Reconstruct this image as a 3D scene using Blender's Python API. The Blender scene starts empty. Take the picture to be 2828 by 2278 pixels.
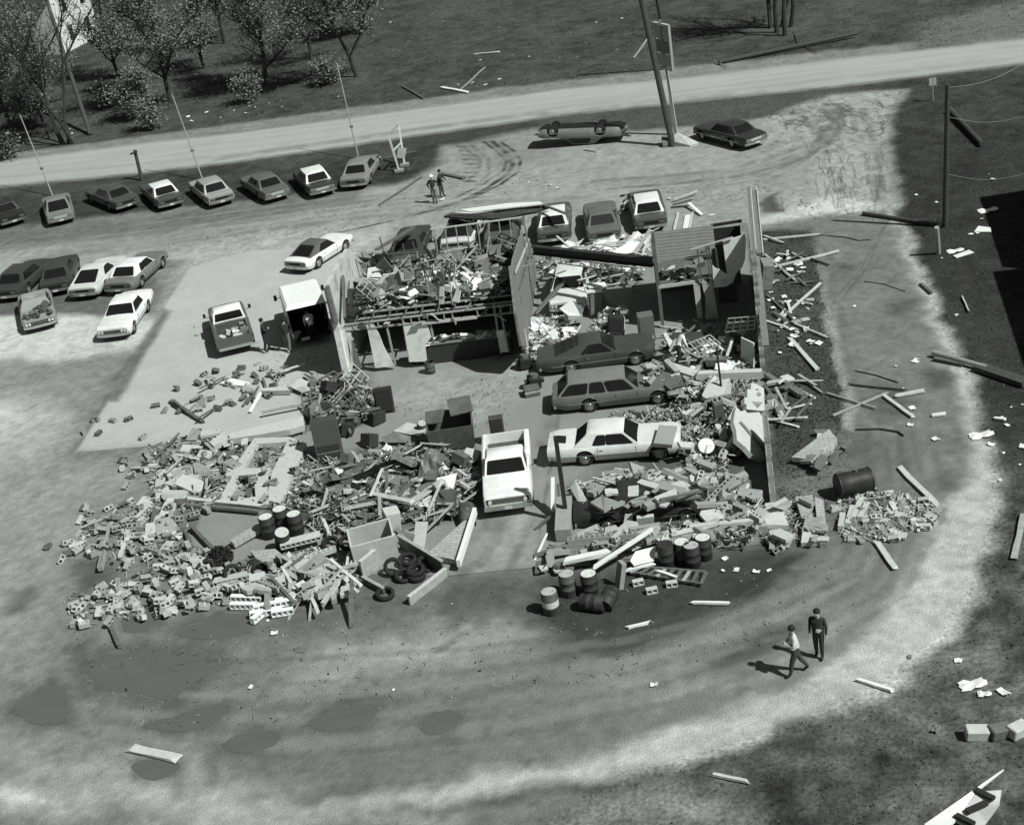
import bpy, bmesh, math, random
import numpy as np
from mathutils import Vector, Matrix, Euler
SC = bpy.context.scene
COL = SC.collection
R_ = math.radians
PI = math.pi
random.seed(7)

# ---------------------------------------------------------------- camera
CAM_F, CAM_PITCH, CAM_ROLL, CAM_H, CAM_YAW = 4220.0, R_(26.0), R_(9.2), 29.8, R_(7.0)
PW, PH = 2828.0, 2278.0
_rz = Matrix.Rotation(CAM_YAW, 3, 'Z')
_f = Vector((0, math.cos(CAM_PITCH), -math.sin(CAM_PITCH)))
_r0 = Vector((1, 0, 0)); _u0 = Vector((0, math.sin(CAM_PITCH), math.cos(CAM_PITCH)))
_r = _r0*math.cos(CAM_ROLL) - _u0*math.sin(CAM_ROLL)
_u = _u0*math.cos(CAM_ROLL) + _r0*math.sin(CAM_ROLL)
_f, _r, _u = _rz @ _f, _rz @ _r, _rz @ _u
CAM_P = _rz @ Vector((0, -CAM_H/math.tan(CAM_PITCH), CAM_H))
cd = bpy.data.cameras.new('camera'); cam = bpy.data.objects.new('camera', cd); COL.objects.link(cam)
cd.sensor_width = 36.0; cd.lens = CAM_F/PW*36.0; cd.clip_end = 2000; cd.clip_start = 1
m3 = Matrix((_r, _u, -_f)).transposed()
cam.matrix_world = Matrix.Translation(CAM_P) @ m3.to_4x4()
SC.camera = cam

def at(px, py, z=0.0):
    """survey helper: point at height z seen at photograph pixel (px, py)"""
    d = _f*CAM_F + _r*(px - PW/2) - _u*(py - PH/2)
    return CAM_P + d*((z - CAM_P.z)/d.z)

def atY(px, py, Y):
    d = _f*CAM_F + _r*(px - PW/2) - _u*(py - PH/2)
    return CAM_P + d*((Y - CAM_P.y)/d.y)
def atX(px, py, X):
    d = _f*CAM_F + _r*(px - PW/2) - _u*(py - PH/2)
    return CAM_P + d*((X - CAM_P.x)/d.x)

# ---------------------------------------------------------------- light
SUN_AZ, SUN_EL = R_(-31.0), R_(50.0)      # direction towards the sun, from +X
SC.view_settings.view_transform = 'Standard'
try: SC.view_settings.look = 'None'
except Exception: pass
SC.view_settings.exposure = -0.03; SC.view_settings.gamma = 1.0
w = bpy.data.worlds.new('World'); SC.world = w; w.use_nodes = True
nt = w.node_tree; nt.nodes.clear()
sky = nt.nodes.new('ShaderNodeTexSky'); sky.sky_type = 'NISHITA'; sky.sun_disc = False
sky.sun_elevation = SUN_EL; sky.sun_rotation = PI/2 - SUN_AZ
bw = nt.nodes.new('ShaderNodeRGBToBW'); bg = nt.nodes.new('ShaderNodeBackground'); wo = nt.nodes.new('ShaderNodeOutputWorld')
nt.links.new(sky.outputs[0], bw.inputs[0]); nt.links.new(bw.outputs[0], bg.inputs[0]); bg.inputs[1].default_value = 0.05
nt.links.new(bg.outputs[0], wo.inputs[0])
sd = bpy.data.lights.new('sun', 'SUN'); sd.energy = 5.0; sd.angle = R_(0.6); sd.color = (1.0, 0.995, 0.985)
so = bpy.data.objects.new('sun', sd); COL.objects.link(so)
sdir = Vector((math.cos(SUN_EL)*math.cos(SUN_AZ), math.cos(SUN_EL)*math.sin(SUN_AZ), math.sin(SUN_EL)))
so.rotation_euler = sdir.to_track_quat('Z', 'Y').to_euler(); so.location = (30, -20, 60)

# ---------------------------------------------------------------- materials (black and white stock)
def tint(v): return (v*0.945, v, v*0.955, 1)
MATS = {}
def mat(name, v, rough=0.8, var=0.25, scale=6.0, metal=0.0, spec=0.3, bump=0.0, fine=0.0, brick=None, stripes=None, wear=0.0):
    """grey procedural material: base value v, noise variation var, optional bump, block courses, corrugation, wear patches"""
    if name in MATS: return MATS[name]
    m = bpy.data.materials.new(name); m.use_nodes = True; n = m.node_tree.nodes; l = m.node_tree.links
    b = n['Principled BSDF']; b.inputs['Roughness'].default_value = rough; b.inputs['Metallic'].default_value = metal
    b.inputs['Specular IOR Level'].default_value = spec
    tc = n.new('ShaderNodeTexCoord')
    nz = n.new('ShaderNodeTexNoise'); nz.inputs['Scale'].default_value = scale; nz.inputs['Detail'].default_value = 6; nz.inputs['Roughness'].default_value = 0.65
    l.new(tc.outputs['Object'], nz.inputs['Vector'])
    mr = n.new('ShaderNodeMapRange'); mr.inputs['From Min'].default_value = 0.3; mr.inputs['From Max'].default_value = 0.7
    mr.inputs['To Min'].default_value = 1 - var; mr.inputs['To Max'].default_value = 1 + var
    l.new(nz.outputs[0], mr.inputs['Value'])
    out = mr.outputs[0]
    def mul(a, bsock):
        q = n.new('ShaderNodeMath'); q.operation = 'MULTIPLY'; l.new(a, q.inputs[0]); l.new(bsock, q.inputs[1]); return q.outputs[0]
    if wear:
        n2 = n.new('ShaderNodeTexNoise'); n2.inputs['Scale'].default_value = scale*0.45; n2.inputs['Detail'].default_value = 8
        l.new(tc.outputs['Object'], n2.inputs['Vector'])
        r2 = n.new('ShaderNodeMapRange'); r2.inputs['From Min'].default_value = 0.52; r2.inputs['From Max'].default_value = 0.62
        r2.inputs['To Min'].default_value = 1; r2.inputs['To Max'].default_value = 1 - wear
        l.new(n2.outputs[0], r2.inputs['Value']); out = mul(out, r2.outputs[0])
    if brick:
        bt = n.new('ShaderNodeTexBrick'); bt.inputs['Scale'].default_value = 1.0
        bt.inputs['Brick Width'].default_value = brick[0]; bt.inputs['Row Height'].default_value = brick[1]; bt.inputs['Mortar Size'].default_value = 0.012
        bt.inputs['Color1'].default_value = (1, 1, 1, 1); bt.inputs['Color2'].default_value = (.86, .86, .86, 1); bt.inputs['Mortar'].default_value = (.5, .5, .5, 1)
        sx = n.new('ShaderNodeSeparateXYZ'); cx = n.new('ShaderNodeCombineXYZ'); l.new(tc.outputs['Object'], sx.inputs[0])
        ax = brick[2] if len(brick) > 2 else 'xy'
        l.new(sx.outputs['xyz'.index(ax[0])], cx.inputs[0]); l.new(sx.outputs['xyz'.index(ax[1])], cx.inputs[1])
        l.new(cx.outputs[0], bt.inputs['Vector'])
        rb = n.new('ShaderNodeRGBToBW'); l.new(bt.outputs[0], rb.inputs[0]); out = mul(out, rb.outputs[0])
    if stripes:
        wv = n.new('ShaderNodeTexWave'); wv.bands_direction = stripes[1]; wv.inputs['Scale'].default_value = stripes[0]; wv.inputs['Distortion'].default_value = 0.6; wv.inputs['Detail'].default_value = 2
        l.new(tc.outputs['Object'], wv.inputs['Vector'])
        r3 = n.new('ShaderNodeMapRange'); r3.inputs['To Min'].default_value = 1 - stripes[2]; r3.inputs['To Max'].default_value = 1
        l.new(wv.outputs[1], r3.inputs['Value']); out = mul(out, r3.outputs[0])
    mx = n.new('ShaderNodeMix'); mx.data_type = 'RGBA'; mx.blend_type = 'MULTIPLY'; mx.inputs[0].default_value = 1
    mx.inputs[6].default_value = tint(v); l.new(out, mx.inputs[7]); l.new(mx.outputs[2], b.inputs['Base Color'])
    if bump:
        bp = n.new('ShaderNodeBump'); bp.inputs['Strength'].default_value = bump; bp.inputs['Distance'].default_value = 0.03
        n3 = n.new('ShaderNodeTexNoise'); n3.inputs['Scale'].default_value = scale*3; n3.inputs['Detail'].default_value = 6
        l.new(tc.outputs['Object'], n3.inputs['Vector']); l.new(n3.outputs[0], bp.inputs['Height']); l.new(bp.outputs[0], b.inputs['Normal'])
    MATS[name] = m
    return m

# ---------------------------------------------------------------- mesh builder
class MB:
    def __init__(s): s.v = []; s.f = []; s.m = []
    def add(s, vs, fs, mi=0):
        k = len(s.v); s.v += [tuple(p) for p in vs]
        for f in fs: s.f.append(tuple(i + k for i in f)); s.m.append(mi)
        return s
    def box(s, c, d, rot=None, mi=0):
        x, y, z = d[0]/2, d[1]/2, d[2]/2
        vs = [Vector(p) for p in ((-x,-y,-z),(x,-y,-z),(x,y,-z),(-x,y,-z),(-x,-y,z),(x,-y,z),(x,y,z),(-x,y,z))]
        if rot is not None:
            r = rot if isinstance(rot, Matrix) else Euler(rot).to_matrix()
            vs = [r @ p for p in vs]
        c = Vector(c)
        return s.add([p + c for p in vs], [(0,3,2,1),(4,5,6,7),(0,1,5,4),(1,2,6,5),(2,3,7,6),(3,0,4,7)], mi)
    def bar(s, p, q, w, h, mi=0, up=(0,0,1)):
        p, q = Vector(p), Vector(q); d = (q - p); L = d.length
        if L < 1e-6: return s
        d /= L; u = Vector(up)
        if abs(d.dot(u)) > 0.97: u = Vector((0,1,0))
        a = d.cross(u).normalized(); b = a.cross(d)
        r = Matrix((d, -a, b)).transposed()
        return s.box((p + q)/2, (L, w, h), r, mi)
    def plank(s, p, q, w, h, mi=0, r=random.Random(12)):
        """sawn board with slightly bent length and splintered ends"""
        p, q = Vector(p), Vector(q); d = q-p; L = d.length; d.normalize(); u = Vector((0,0,1))
        if abs(d.z) > .97: u = Vector((0,1,0))
        a = d.cross(u).normalized(); b = a.cross(d); k = len(s.v); n = 5
        for i in range(n):
            t = i/(n-1); c = p+d*(L*t)+a*r.uniform(-.006,.006)*L+b*(r.uniform(-.003,.003)*L)
            for sx, sy in ((-1,-1),(1,-1),(1,1),(-1,1)):
                j = r.uniform(-.1,.1)*min(L,1.5) if i in (0, n-1) else 0
                s.v.append(tuple(c+a*(sx*w/2*r.uniform(.85,1.05))+b*(sy*h/2)+d*j))
        for i in range(n-1):
            for j in range(4): s.f.append((k+i*4+j, k+i*4+(j+1)%4, k+(i+1)*4+(j+1)%4, k+(i+1)*4+j)); s.m.append(mi)
        s.f += [(k,k+1,k+2,k+3), (k+n*4-4,k+n*4-3,k+n*4-2,k+n*4-1)]; s.m += [mi, mi]
        return s
    def tube(s, p, q, r0, r1=None, n=10, mi=0, cap=True):
        p, q = Vector(p), Vector(q); r1 = r0 if r1 is None else r1
        d = (q - p).normalized(); u = Vector((0,0,1)) if abs(d.z) < 0.9 else Vector((1,0,0))
        a = d.cross(u).normalized(); b = d.cross(a)
        vs = []
        for c, r in ((p, r0), (q, r1)):
            for i in range(n):
                t = 2*PI*i/n; vs.append(c + a*(r*math.cos(t)) + b*(r*math.sin(t)))
        fs = [(i, (i+1) % n, n+(i+1) % n, n+i) for i in range(n)]
        if cap: fs += [tuple(range(n))[::-1], tuple(range(n, 2*n))]
        return s.add(vs, fs, mi)
    def path(s, pts, r, n=6, mi=0):
        for a, b in zip(pts[:-1], pts[1:]): s.tube(a, b, r, r, n, mi)
        return s
    def lathe(s, prof, n=20, mi=0, M=None):
        vs = []; fs = []
        for (r, z) in prof:
            for i in range(n):
                t = 2*PI*i/n; p = Vector((r*math.cos(t), r*math.sin(t), z)); vs.append(M @ p if M else p)
        for k in range(len(prof)-1):
            for i in range(n):
                fs.append((k*n+i, k*n+(i+1) % n, (k+1)*n+(i+1) % n, (k+1)*n+i))
        return s.add(vs, fs, mi)
    def prism(s, pts, off, mi=0):
        """polygon pts (3D) extruded by vector off"""
        n = len(pts); off = Vector(off); a = [Vector(p) for p in pts]; b = [p + off for p in a]
        return s.add(a + b, [tuple(range(n))[::-1], tuple(range(n, 2*n))] + [(i, (i+1) % n, n+(i+1) % n, n+i) for i in range(n)], mi)
    def build(s, name, mats, parent=None, origin=None, smooth=False, bevel=0, loc=None, rot=None, smooth_angle=None):
        me = bpy.data.meshes.new(name)
        o3 = Vector(origin) if origin is not None else Vector((0,0,0))
        me.from_pydata([tuple(Vector(p) - o3) for p in s.v], [], s.f)
        ms = mats if isinstance(mats, (list, tuple)) else [mats]
        for m in ms: me.materials.append(m)
        if len(ms) > 1: me.polygons.foreach_set('material_index', s.m)
        bm = bmesh.new(); bm.from_mesh(me); bmesh.ops.recalc_face_normals(bm, faces=bm.faces[:])
        if bevel: bmesh.ops.bevel(bm, geom=bm.edges[:], offset=bevel, segments=1, affect='EDGES')
        bm.to_mesh(me); bm.free()
        if smooth:
            me.shade_smooth()
            if smooth_angle: me.set_sharp_from_angle(angle=R_(smooth_angle))
        o = bpy.data.objects.new(name, me); COL.objects.link(o)
        if parent is not None: o.parent = parent
        o.location = o3 if loc is None else loc
        if rot is not None: o.rotation_euler = rot
        return o

def tag(o, label, cat, group=None, kind=None):
    if label: o['label'] = label
    if cat: o['category'] = cat
    if group: o['group'] = group
    if kind: o['kind'] = kind
    return o
def thing(name, label, cat, loc=(0,0,0), rot=(0,0,0), group=None):
    o = bpy.data.objects.new(name, None); COL.objects.link(o); o.empty_display_size = 0.3
    o.location = loc; o.rotation_euler = rot
    return tag(o, label, cat, group)
def struct(o): o['kind'] = 'structure'; return o
def dup(root, loc=None, rot=None, label=None, group=None, scale=None):
    r = root.copy(); COL.objects.link(r)
    if loc is not None: r.location = loc
    if rot is not None: r.rotation_euler = rot
    if scale is not None: r.scale = scale
    if label: r['label'] = label
    if group: r['group'] = group
    for ch in root.children:
        c = ch.copy(); COL.objects.link(c); c.parent = r
        for g in ch.children:
            d = g.copy(); COL.objects.link(d); d.parent = c
    return r
# ================================================================ GROUND
_rt = np.random.RandomState(3).rand(256, 256)
def vnoise(x, y, sc, seed=0, oct=4):
    tot = np.zeros_like(x); amp = 1.0; s = 0.0
    for o in range(oct):
        gx = x/sc + 37.1*seed + 11.3*o; gy = y/sc + 17.7*seed + 5.9*o
        xi = np.floor(gx).astype(int); yi = np.floor(gy).astype(int); fx = gx - xi; fy = gy - yi
        fx = fx*fx*(3-2*fx); fy = fy*fy*(3-2*fy)
        a = _rt[xi % 256, yi % 256]; b = _rt[(xi+1) % 256, yi % 256]; c = _rt[xi % 256, (yi+1) % 256]; d = _rt[(xi+1) % 256, (yi+1) % 256]
        tot += amp*((a*(1-fx)+b*fx)*(1-fy)+(c*(1-fx)+d*fx)*fy); s += amp; amp *= 0.55; sc *= 0.47
    return tot/s*2-1
def sdf(x, y, poly, closed=True):
    d = np.full(x.shape, 1e9); ins = np.zeros(x.shape, bool); n = len(poly)
    for i in range(n if closed else n-1):
        ax, ay = poly[i]; bx, by = poly[(i+1) % n]; ex, ey = bx-ax, by-ay
        t = np.clip(((x-ax)*ex+(y-ay)*ey)/(ex*ex+ey*ey+1e-9), 0, 1)
        d = np.minimum(d, (x-ax-t*ex)**2+(y-ay-t*ey)**2)
        if closed:
            c = ((ay > y) != (by > y)) & (x < (bx-ax)*(y-ay)/(by-ay+1e-12)+ax); ins ^= c
    d = np.sqrt(d)
    return np.where(ins, d, -d) if closed else d
def W(pts): return [(p.x, p.y) for p in (at(a, b) for a, b in pts)]

ROAD_UP = [(-500,500),(0,445),(384,397),(661,366),(945,328),(1249,289),(1557,247),(1884,216),(2319,163),(2828,108),(3300,60)]
ROAD_LO = [(-500,575),(0,516),(375,480),(661,445),(945,405),(1249,361),(1557,317),(1884,282),(2319,238),(2828,176),(3300,122)]
LOT = [(-400,700),(0,640),(200,612),(500,577),(800,547),(1010,522),(1150,497),(1215,450),(1225,412),(1240,366),(1480,334),(1500,372),(1760,360),(1900,350),(2130,320),(2300,262),(2495,250),(2445,330),(2448,430),(2475,575),(2300,598),(2055,625),(2055,700),(1400,760),(960,690),(700,690),(520,730),(330,790),(-400,820)]
DRIVE = [(2055,625),(2240,603),(2300,590),(2475,575),(2520,720),(2570,840),(2620,960),(2680,1090),(2725,1230),(2740,1380),(2700,1560),(2600,1750),(2400,1900),(2100,2010),(1700,2110),(1200,2170),(600,2190),(0,2160),(-500,2150),(-500,820),(330,790),(520,740),(460,850),(210,1250),(510,1225),(700,1260),(1000,1580),(1230,1590),(2160,1500),(2330,1480),(2345,1180),(2345,1080),(2330,1000),(2290,830),(2262,700),(2240,640)]
APRON = [(210,1250),(452,850),(525,740),(700,690),(970,690),(985,720),(957,1040),(850,1100),(830,1215),(510,1225)]
FLOOR = [(900,1100),(957,1040),(1000,700),(2060,640),(2105,1000),(2160,1500),(1230,1592),(1000,1585),(800,1500),(640,1560),(520,1500),(640,1240),(840,1200)]
# (polygon, tone, softness m, edge roughness m)
LAYERS = [
 ([(-600,515),(0,430),(950,300),(1560,222),(2330,138),(3300,20),(3300,60),(2828,108),(1884,216),(945,328),(0,445),(-600,520)], .2, .6, .7),
 ([(2560,60),(3000,-40),(3000,80),(2500,150)], .13, 1.5, 1.5),
 (LOT, .29, .8, .5),
 ([(1240,366),(1500,334),(1530,400),(1560,430),(1440,470),(1240,440)], .25, 1.0, .4),
 ([(-200,640),(330,600),(1000,520),(1000,560),(500,640),(0,690)], .15, 1.2, .8),
 ([(1480,325),(1760,305),(1900,285),(2320,240),(2450,250),(2320,262),(2130,322),(1980,345),(1700,352),(1500,375)], .075, .7, .6),
 ([(1040,400),(1250,362),(1500,322),(1510,345),(1300,395),(1150,405)], .055, .9, .5),
 ([(2120,340),(2200,290),(2300,262),(2495,250),(2445,330),(2448,430),(2475,565),(2420,585),(2300,598),(2240,608),(2090,640),(2130,560),(2230,500),(2250,430),(2150,420)], .33, .8, .5),
 ([(2080,610),(2240,560),(2300,540),(2440,560),(2410,590),(2300,592),(2240,608),(2080,628)], .52, .5, .3),
 ([(2090,560),(2150,530),(2160,580),(2100,590)], .09, .3, .5),
 (DRIVE, .175, .7, .5),
 # left dirt
 ([(-300,860),(160,850),(330,860),(445,880),(400,960),(200,1000),(-300,1010)], .52, 1.0, .8),
 ([(-300,1010),(200,1000),(370,980),(260,1150),(200,1260),(-300,1420)], .24, 1.5, 1.0),
 ([(-300,1130),(60,1090),(150,1160),(60,1290),(-300,1420)], .46, 1.8, 1.2),
 ([(-300,800),(330,770),(440,770),(445,860),(300,870),(-300,880)], .12, .6, .5),
 ([(400,730),(560,705),(900,690),(900,700),(640,725),(440,745)], .10, .35, .4),
 ([(440,900),(500,700),(760,630),(1060,630),(1010,800),(960,900)], .38, 1.6, .9),
 (APRON, .41, .12, .06),
 ([(200,1252),(520,1226),(540,1250),(300,1290),(190,1300)], .13, .5, .2),
 ([(300,1110),(330,1110),(470,860),(450,852),(200,1250),(190,1250)], .15, .25, .15),
 (FLOOR, .23, .15, .1),
 ([(1150,1030),(1480,985),(1480,1080),(1300,1180),(1060,1130)], .27, 1.0, .6),
 ([(1260,1590),(1500,1560),(1480,1400),(1350,1420)], .27, .6, .5),
 # light gravel verge, from the top of the drive round to the bottom left
 ([(2462,560),(2475,565),(2530,720),(2580,840),(2630,960),(2690,1090),(2735,1230),(2755,1380),(2705,1600),(2620,1770),(2420,1920),(2120,2040),(1700,2140),(1200,2215),(850,2240),(900,2215),(1200,2165),(1650,2080),(2050,1960),(2330,1800),(2530,1600),(2600,1420),(2690,1300),(2684,1180),(2628,1030),(2556,870),(2504,720)], .43, .5, .7),
 ([(1850,1890),(2120,1820),(2330,1700),(2300,1760),(2080,1880),(1800,1960)], .34, .7, .5),
 ([(2230,640),(2262,700),(2290,830),(2332,1000),(2350,1100),(2360,1190),(2320,1180),(2315,1080),(2290,980),(2262,840),(2235,700)], .42, .35, .45),
 ([(-300,2170),(80,2170),(220,2215),(190,2260),(0,2240),(-300,2230)], .58, .8, .6),
 ([(-300,2040),(60,2020),(260,2090),(520,2190),(1000,2270),(1500,2230),(1900,2160),(2000,2300),(-300,2330),(-300,2280),(200,2260),(230,2215),(80,2150),(-300,2120)], .25, 2.0, 1.6),
 ([(120,2090),(420,2110),(700,2190),(1200,2280),(400,2300),(250,2215)], .36, 1.5, 1.6),
 ([(-300,1150),(200,1262),(520,1240),(250,1450),(150,1680),(60,1850),(-300,1900)], .27, 2.2, 1.2),
 # wheel wash on the loop
 ([(900,1760),(1300,1700),(1450,1760),(1150,1840),(800,1900)], .31, 1.2, .9),
 ([(1700,1820),(2100,1700),(2250,1640),(2300,1700),(2000,1860),(1640,1990)], .22, 1.0, .6),
 ([(500,1700),(1000,1690),(1400,1640),(1250,1720),(900,1790),(450,1760)], .15, 1.2, .9),
 ([(2410,2080),(2440,2070),(2470,2085),(2468,2110),(2435,2120),(2412,2105)], .02, .2, .1),  # round hole, its dark inside painted flat on the ground
 ([(860,1280),(1180,1215),(1320,1260),(1320,1400),(1240,1440),(950,1480),(860,1420)], .085, .8, .7), ([(720,1400),(860,1330),(900,1420),(800,1480)], .07, .6, .5), ([(1580,1340),(1900,1180),(2060,1180),(2095,1470),(1640,1500)], .10, .7, .6), ([(840,1050),(1010,1040),(1040,1160),(960,1190),(850,1160)], .10, .6, .5),  # ground under rubble: dirt plus painted shade for the gaps between pieces
 # soil and grass strips
 ([(2105,640),(2240,630),(2268,760),(2295,900),(2330,1050),(2330,1180),(2240,1300),(2330,1480),(2160,1500),(2120,1300)], .062, .4, .5),
 ([(2160,1330),(2420,1200),(2520,1290),(2470,1450),(2260,1520),(2160,1500)], .13, 1.0, .8),
 ([(1500,1585),(2160,1505),(2230,1545),(2080,1650),(1900,1740),(1700,1810),(1560,1800),(1470,1720),(1440,1640)], .05, .9, .5),
 ([(700,1640),(960,1590),(1200,1600),(1150,1700),(900,1740),(680,1720)], .12, .9, .6),
 ([(1960,1820),(2100,1740),(2290,1700),(2150,1790),(2060,1860),(1970,1870)], .085, .5, .3),
 # hollows with damp mud
 ([(2380,1100),(2480,1060),(2520,1120),(2440,1160)], .10, .7, .4), ([(2540,1020),(2610,1020),(2620,1070),(2560,1080)], .075, .6, .3),
 ([(2440,840),(2520,830),(2490,870),(2450,868)], .085, .6, .3), ([(2310,730),(2370,728),(2360,745),(2310,750)], .09, .5, .2),
 ([(2280,1190),(2500,1190),(2540,1260),(2480,1310),(2300,1300)], .115, .8, .5), ([(2560,1330),(2620,1300),(2640,1340),(2590,1370)], .10, .6, .3),
 ([(180,1560),(260,1530),(330,1600),(210,1640)], .10, .6, .4), ([(30,1630),(110,1620),(60,1680),(20,1690)], .11, .6, .4),
 ([(170,1800),(240,1770),(260,1830),(190,1850)], .10, .6, .4),
 ([(1180,1640),(1350,1590),(1480,1620),(1420,1680),(1250,1720)], .10, .8, .5),
]
PUDDLES = [
 [(225,1830),(300,1790),(420,1778),(520,1790),(600,1815),(640,1845),(560,1885),(500,1945),(440,1950),(380,1930),(280,1920),(215,1890)],
 [(25,1950),(80,1905),(150,1880),(195,1910),(205,1970),(180,2005),(110,2012),(40,1985)],
 [(365,2010),(470,1975),(560,1950),(640,1940),(630,1980),(560,2020),(470,2030)],
 [(600,2050),(700,2010),(780,2015),(790,2040),(740,2075),(620,2080)],
 [(850,1985),(920,1950),(1000,1935),(1060,1945),(1050,1985),(990,2020),(900,2025),(840,2010)],
 [(1155,2000),(1200,1960),(1270,1955),(1290,1990),(1230,2030),(1165,2030)],
 [(360,2100),(430,2085),(505,2105),(490,2140),(430,2160),(370,2145)],
 [(480,1735),(600,1690),(720,1690),(700,1750),(560,1775),(490,1765)],
 [(330,1700),(420,1690),(440,1720),(400,1745),(340,1745)],
]
for q in PUDDLES:
    cx = sum(a for a, b in q)/len(q); cy = sum(b for a, b in q)/len(q)
    LAYERS.append(([(cx+(a-cx)*1.08, cy+(b-cy)*1.12) for a, b in q], .105, .5, .35))
# (polyline, width m, tone, strength)
LINES = [
 ([(1381,392),(1421,419),(1438,445),(1429,476),(1381,511),(1315,542),(1227,573),(1072,613),(900,650)], .13, .04, 1.0),
 ([(1359,392),(1399,423),(1416,454),(1403,481),(1337,525),(1249,564),(1100,600)], .2, .045, 1.0),
 ([(1337,392),(1372,419),(1399,445),(1390,472),(1337,507),(1260,545)], .13, .05, .95),
 ([(1275,406),(1328,441),(1324,467),(1293,498)], .14, .09, .7), ([(1300,400),(1350,440),(1350,480),(1320,510)], .13, .09, .6),
 ([(0,472),(660,408),(945,366),(1249,325),(1557,282),(1884,250),(2319,200),(2828,142)], .35, .31, .35),
 ([(0,492),(660,425),(945,385),(1249,342),(1557,299),(1884,266),(2319,219),(2828,160)], .4, .22, .35),
 ([(600,440),(900,396),(1200,352),(1500,312)], .5, .14, .5), ([(1500,318),(1884,276),(2100,255)], .5, .18, .5),
 ([(1640,500),(1800,490),(2000,470),(2150,430),(2260,390),(2300,340),(2280,300)], .25, .12, .6),
 ([(1640,525),(1850,510),(2050,485),(2200,445),(2300,390),(2330,340),(2310,290)], .25, .11, .6), ([(2180,300),(2240,310),(2270,350),(2260,400)], .2, .1, .6),
 ([(2130,300),(2220,320),(2250,370)], .22, .1, .6), ([(2260,300),(2300,330),(2280,420)], .2, .1, .6), ([(2380,300),(2420,420),(2440,560)], .3, .13, .6), ([(2340,280),(2390,420),(2420,560)], .2, .15, .5),
 ([(1620,1790),(1800,1740),(2000,1660),(2140,1570),(2210,1530)], .22, .035, .8), ([(1640,1812),(1830,1755),(2030,1675),(2170,1580)], .22, .04, .8),
 ([(1480,1420),(1400,1580),(1330,1720),(1200,1800)], .2, .1, .5), ([(1360,1420),(1290,1560),(1230,1690)], .3, .08, .6), ([(1395,1420),(1330,1560)], .25, .08, .5),
 ([(1960,1960),(2200,1850),(2400,1700)], .5, .2, .5), ([(1500,1980),(1900,1890),(2200,1780)], .4, .13, .4), ([(700,2130),(1300,2080),(1900,1960)], .5, .13, .4),
 ([(2330,820),(2400,730),(2430,650),(2460,600)], .07, .09, .7), ([(2290,850),(2380,740),(2420,660)], .06, .09, .6),
 ([(80,720),(300,690),(600,650),(900,615)], .5, .15, .5), ([(0,690),(400,640),(800,590)], .5, .17, .4), ([(120,700),(500,650),(1000,600),(1300,560),(1800,540)], .4, .17, .35),
 ([(1150,440),(1130,470)], .1, .1, .5), ([(590,1870),(640,1868)], .12, .06, .8), ([(300,1855),(335,1860)], .1, .06, .6),
 ([(580,2060),(590,2160)], .2, .1, .6), ([(490,2130),(495,2200)], .2, .1, .5), ([(930,1940),(1060,1925)], .15, .07, .7), ([(1060,1000),(1480,985)], .05, .1, .5),
 ([(1480,1540),(1535,1200),(1555,1090)], .06, .09, .8), ([(1500,1230),(1540,1100)], .35, .11, .6),
]
for k in range(9):
    f = k/8.0; o = 330*f
    LINES.append(([(2560-o*.5,1180),(2610-o*.6,1400-o*.1),(2500-o*.55,1640-o*.25),(2250-o*.5,1800-o*.45),(1850-o*.4,1940-o*.6),(1350-o*.3,2040-o*.75),(800-o*.2,2090-o*.8),(300,2050-o*.7)], .16+.1*(k % 3 == 1), (.1,.26,.12,.22)[k % 4], .42))
rg = random.Random(4)
for k in range(44):      # cracks and rivulets running down the bright mud
    x0, y0 = rg.uniform(2250,2440), rg.uniform(400,520); pts = [(x0, y0)]
    for j in range(rg.randint(3,6)): pts.append((pts[-1][0]+rg.uniform(-5,10), pts[-1][1]+rg.uniform(10,20)))
    LINES.append((pts, .035, .1, .65))
for k in range(34):      # looping wheel marks in the turn-in
    cx, cy, a0 = rg.uniform(2180,2400), rg.uniform(290,360), rg.uniform(0,6)
    LINES.append(([(cx+rg.uniform(40,70)*math.cos(a0+.35*j), cy+rg.uniform(14,26)*math.sin(a0+.35*j)) for j in range(6)], .08, .07, .75))
for k in range(12):
    LINES.append(([(1700+rg.uniform(-80,80), 520+k*4-20), (1950, 500+k*4-20), (2120+rg.uniform(-30,30), 470+k*4-20), (2230, 420+k*3-10), (2290+k*4, 350), (2270+k*5, 285)], .07, .14, .5))
for k in range(10):
    LINES.append(([(rg.uniform(200,500), 690-k*7), (700, 640-k*7), (1000, 600-k*7), (rg.uniform(1200,1500), 560-k*6)], .12, (.17,.4)[k % 2], .35))
for k in range(3):       # dashed lug marks
    for j in range(9): a, b = 1262+18*k+j*(9-k)*.9-(j*j)*.75, 404+j*12; LINES.append(([(a, b), (a+9, b+2)], .11, .06, .85))
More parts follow.
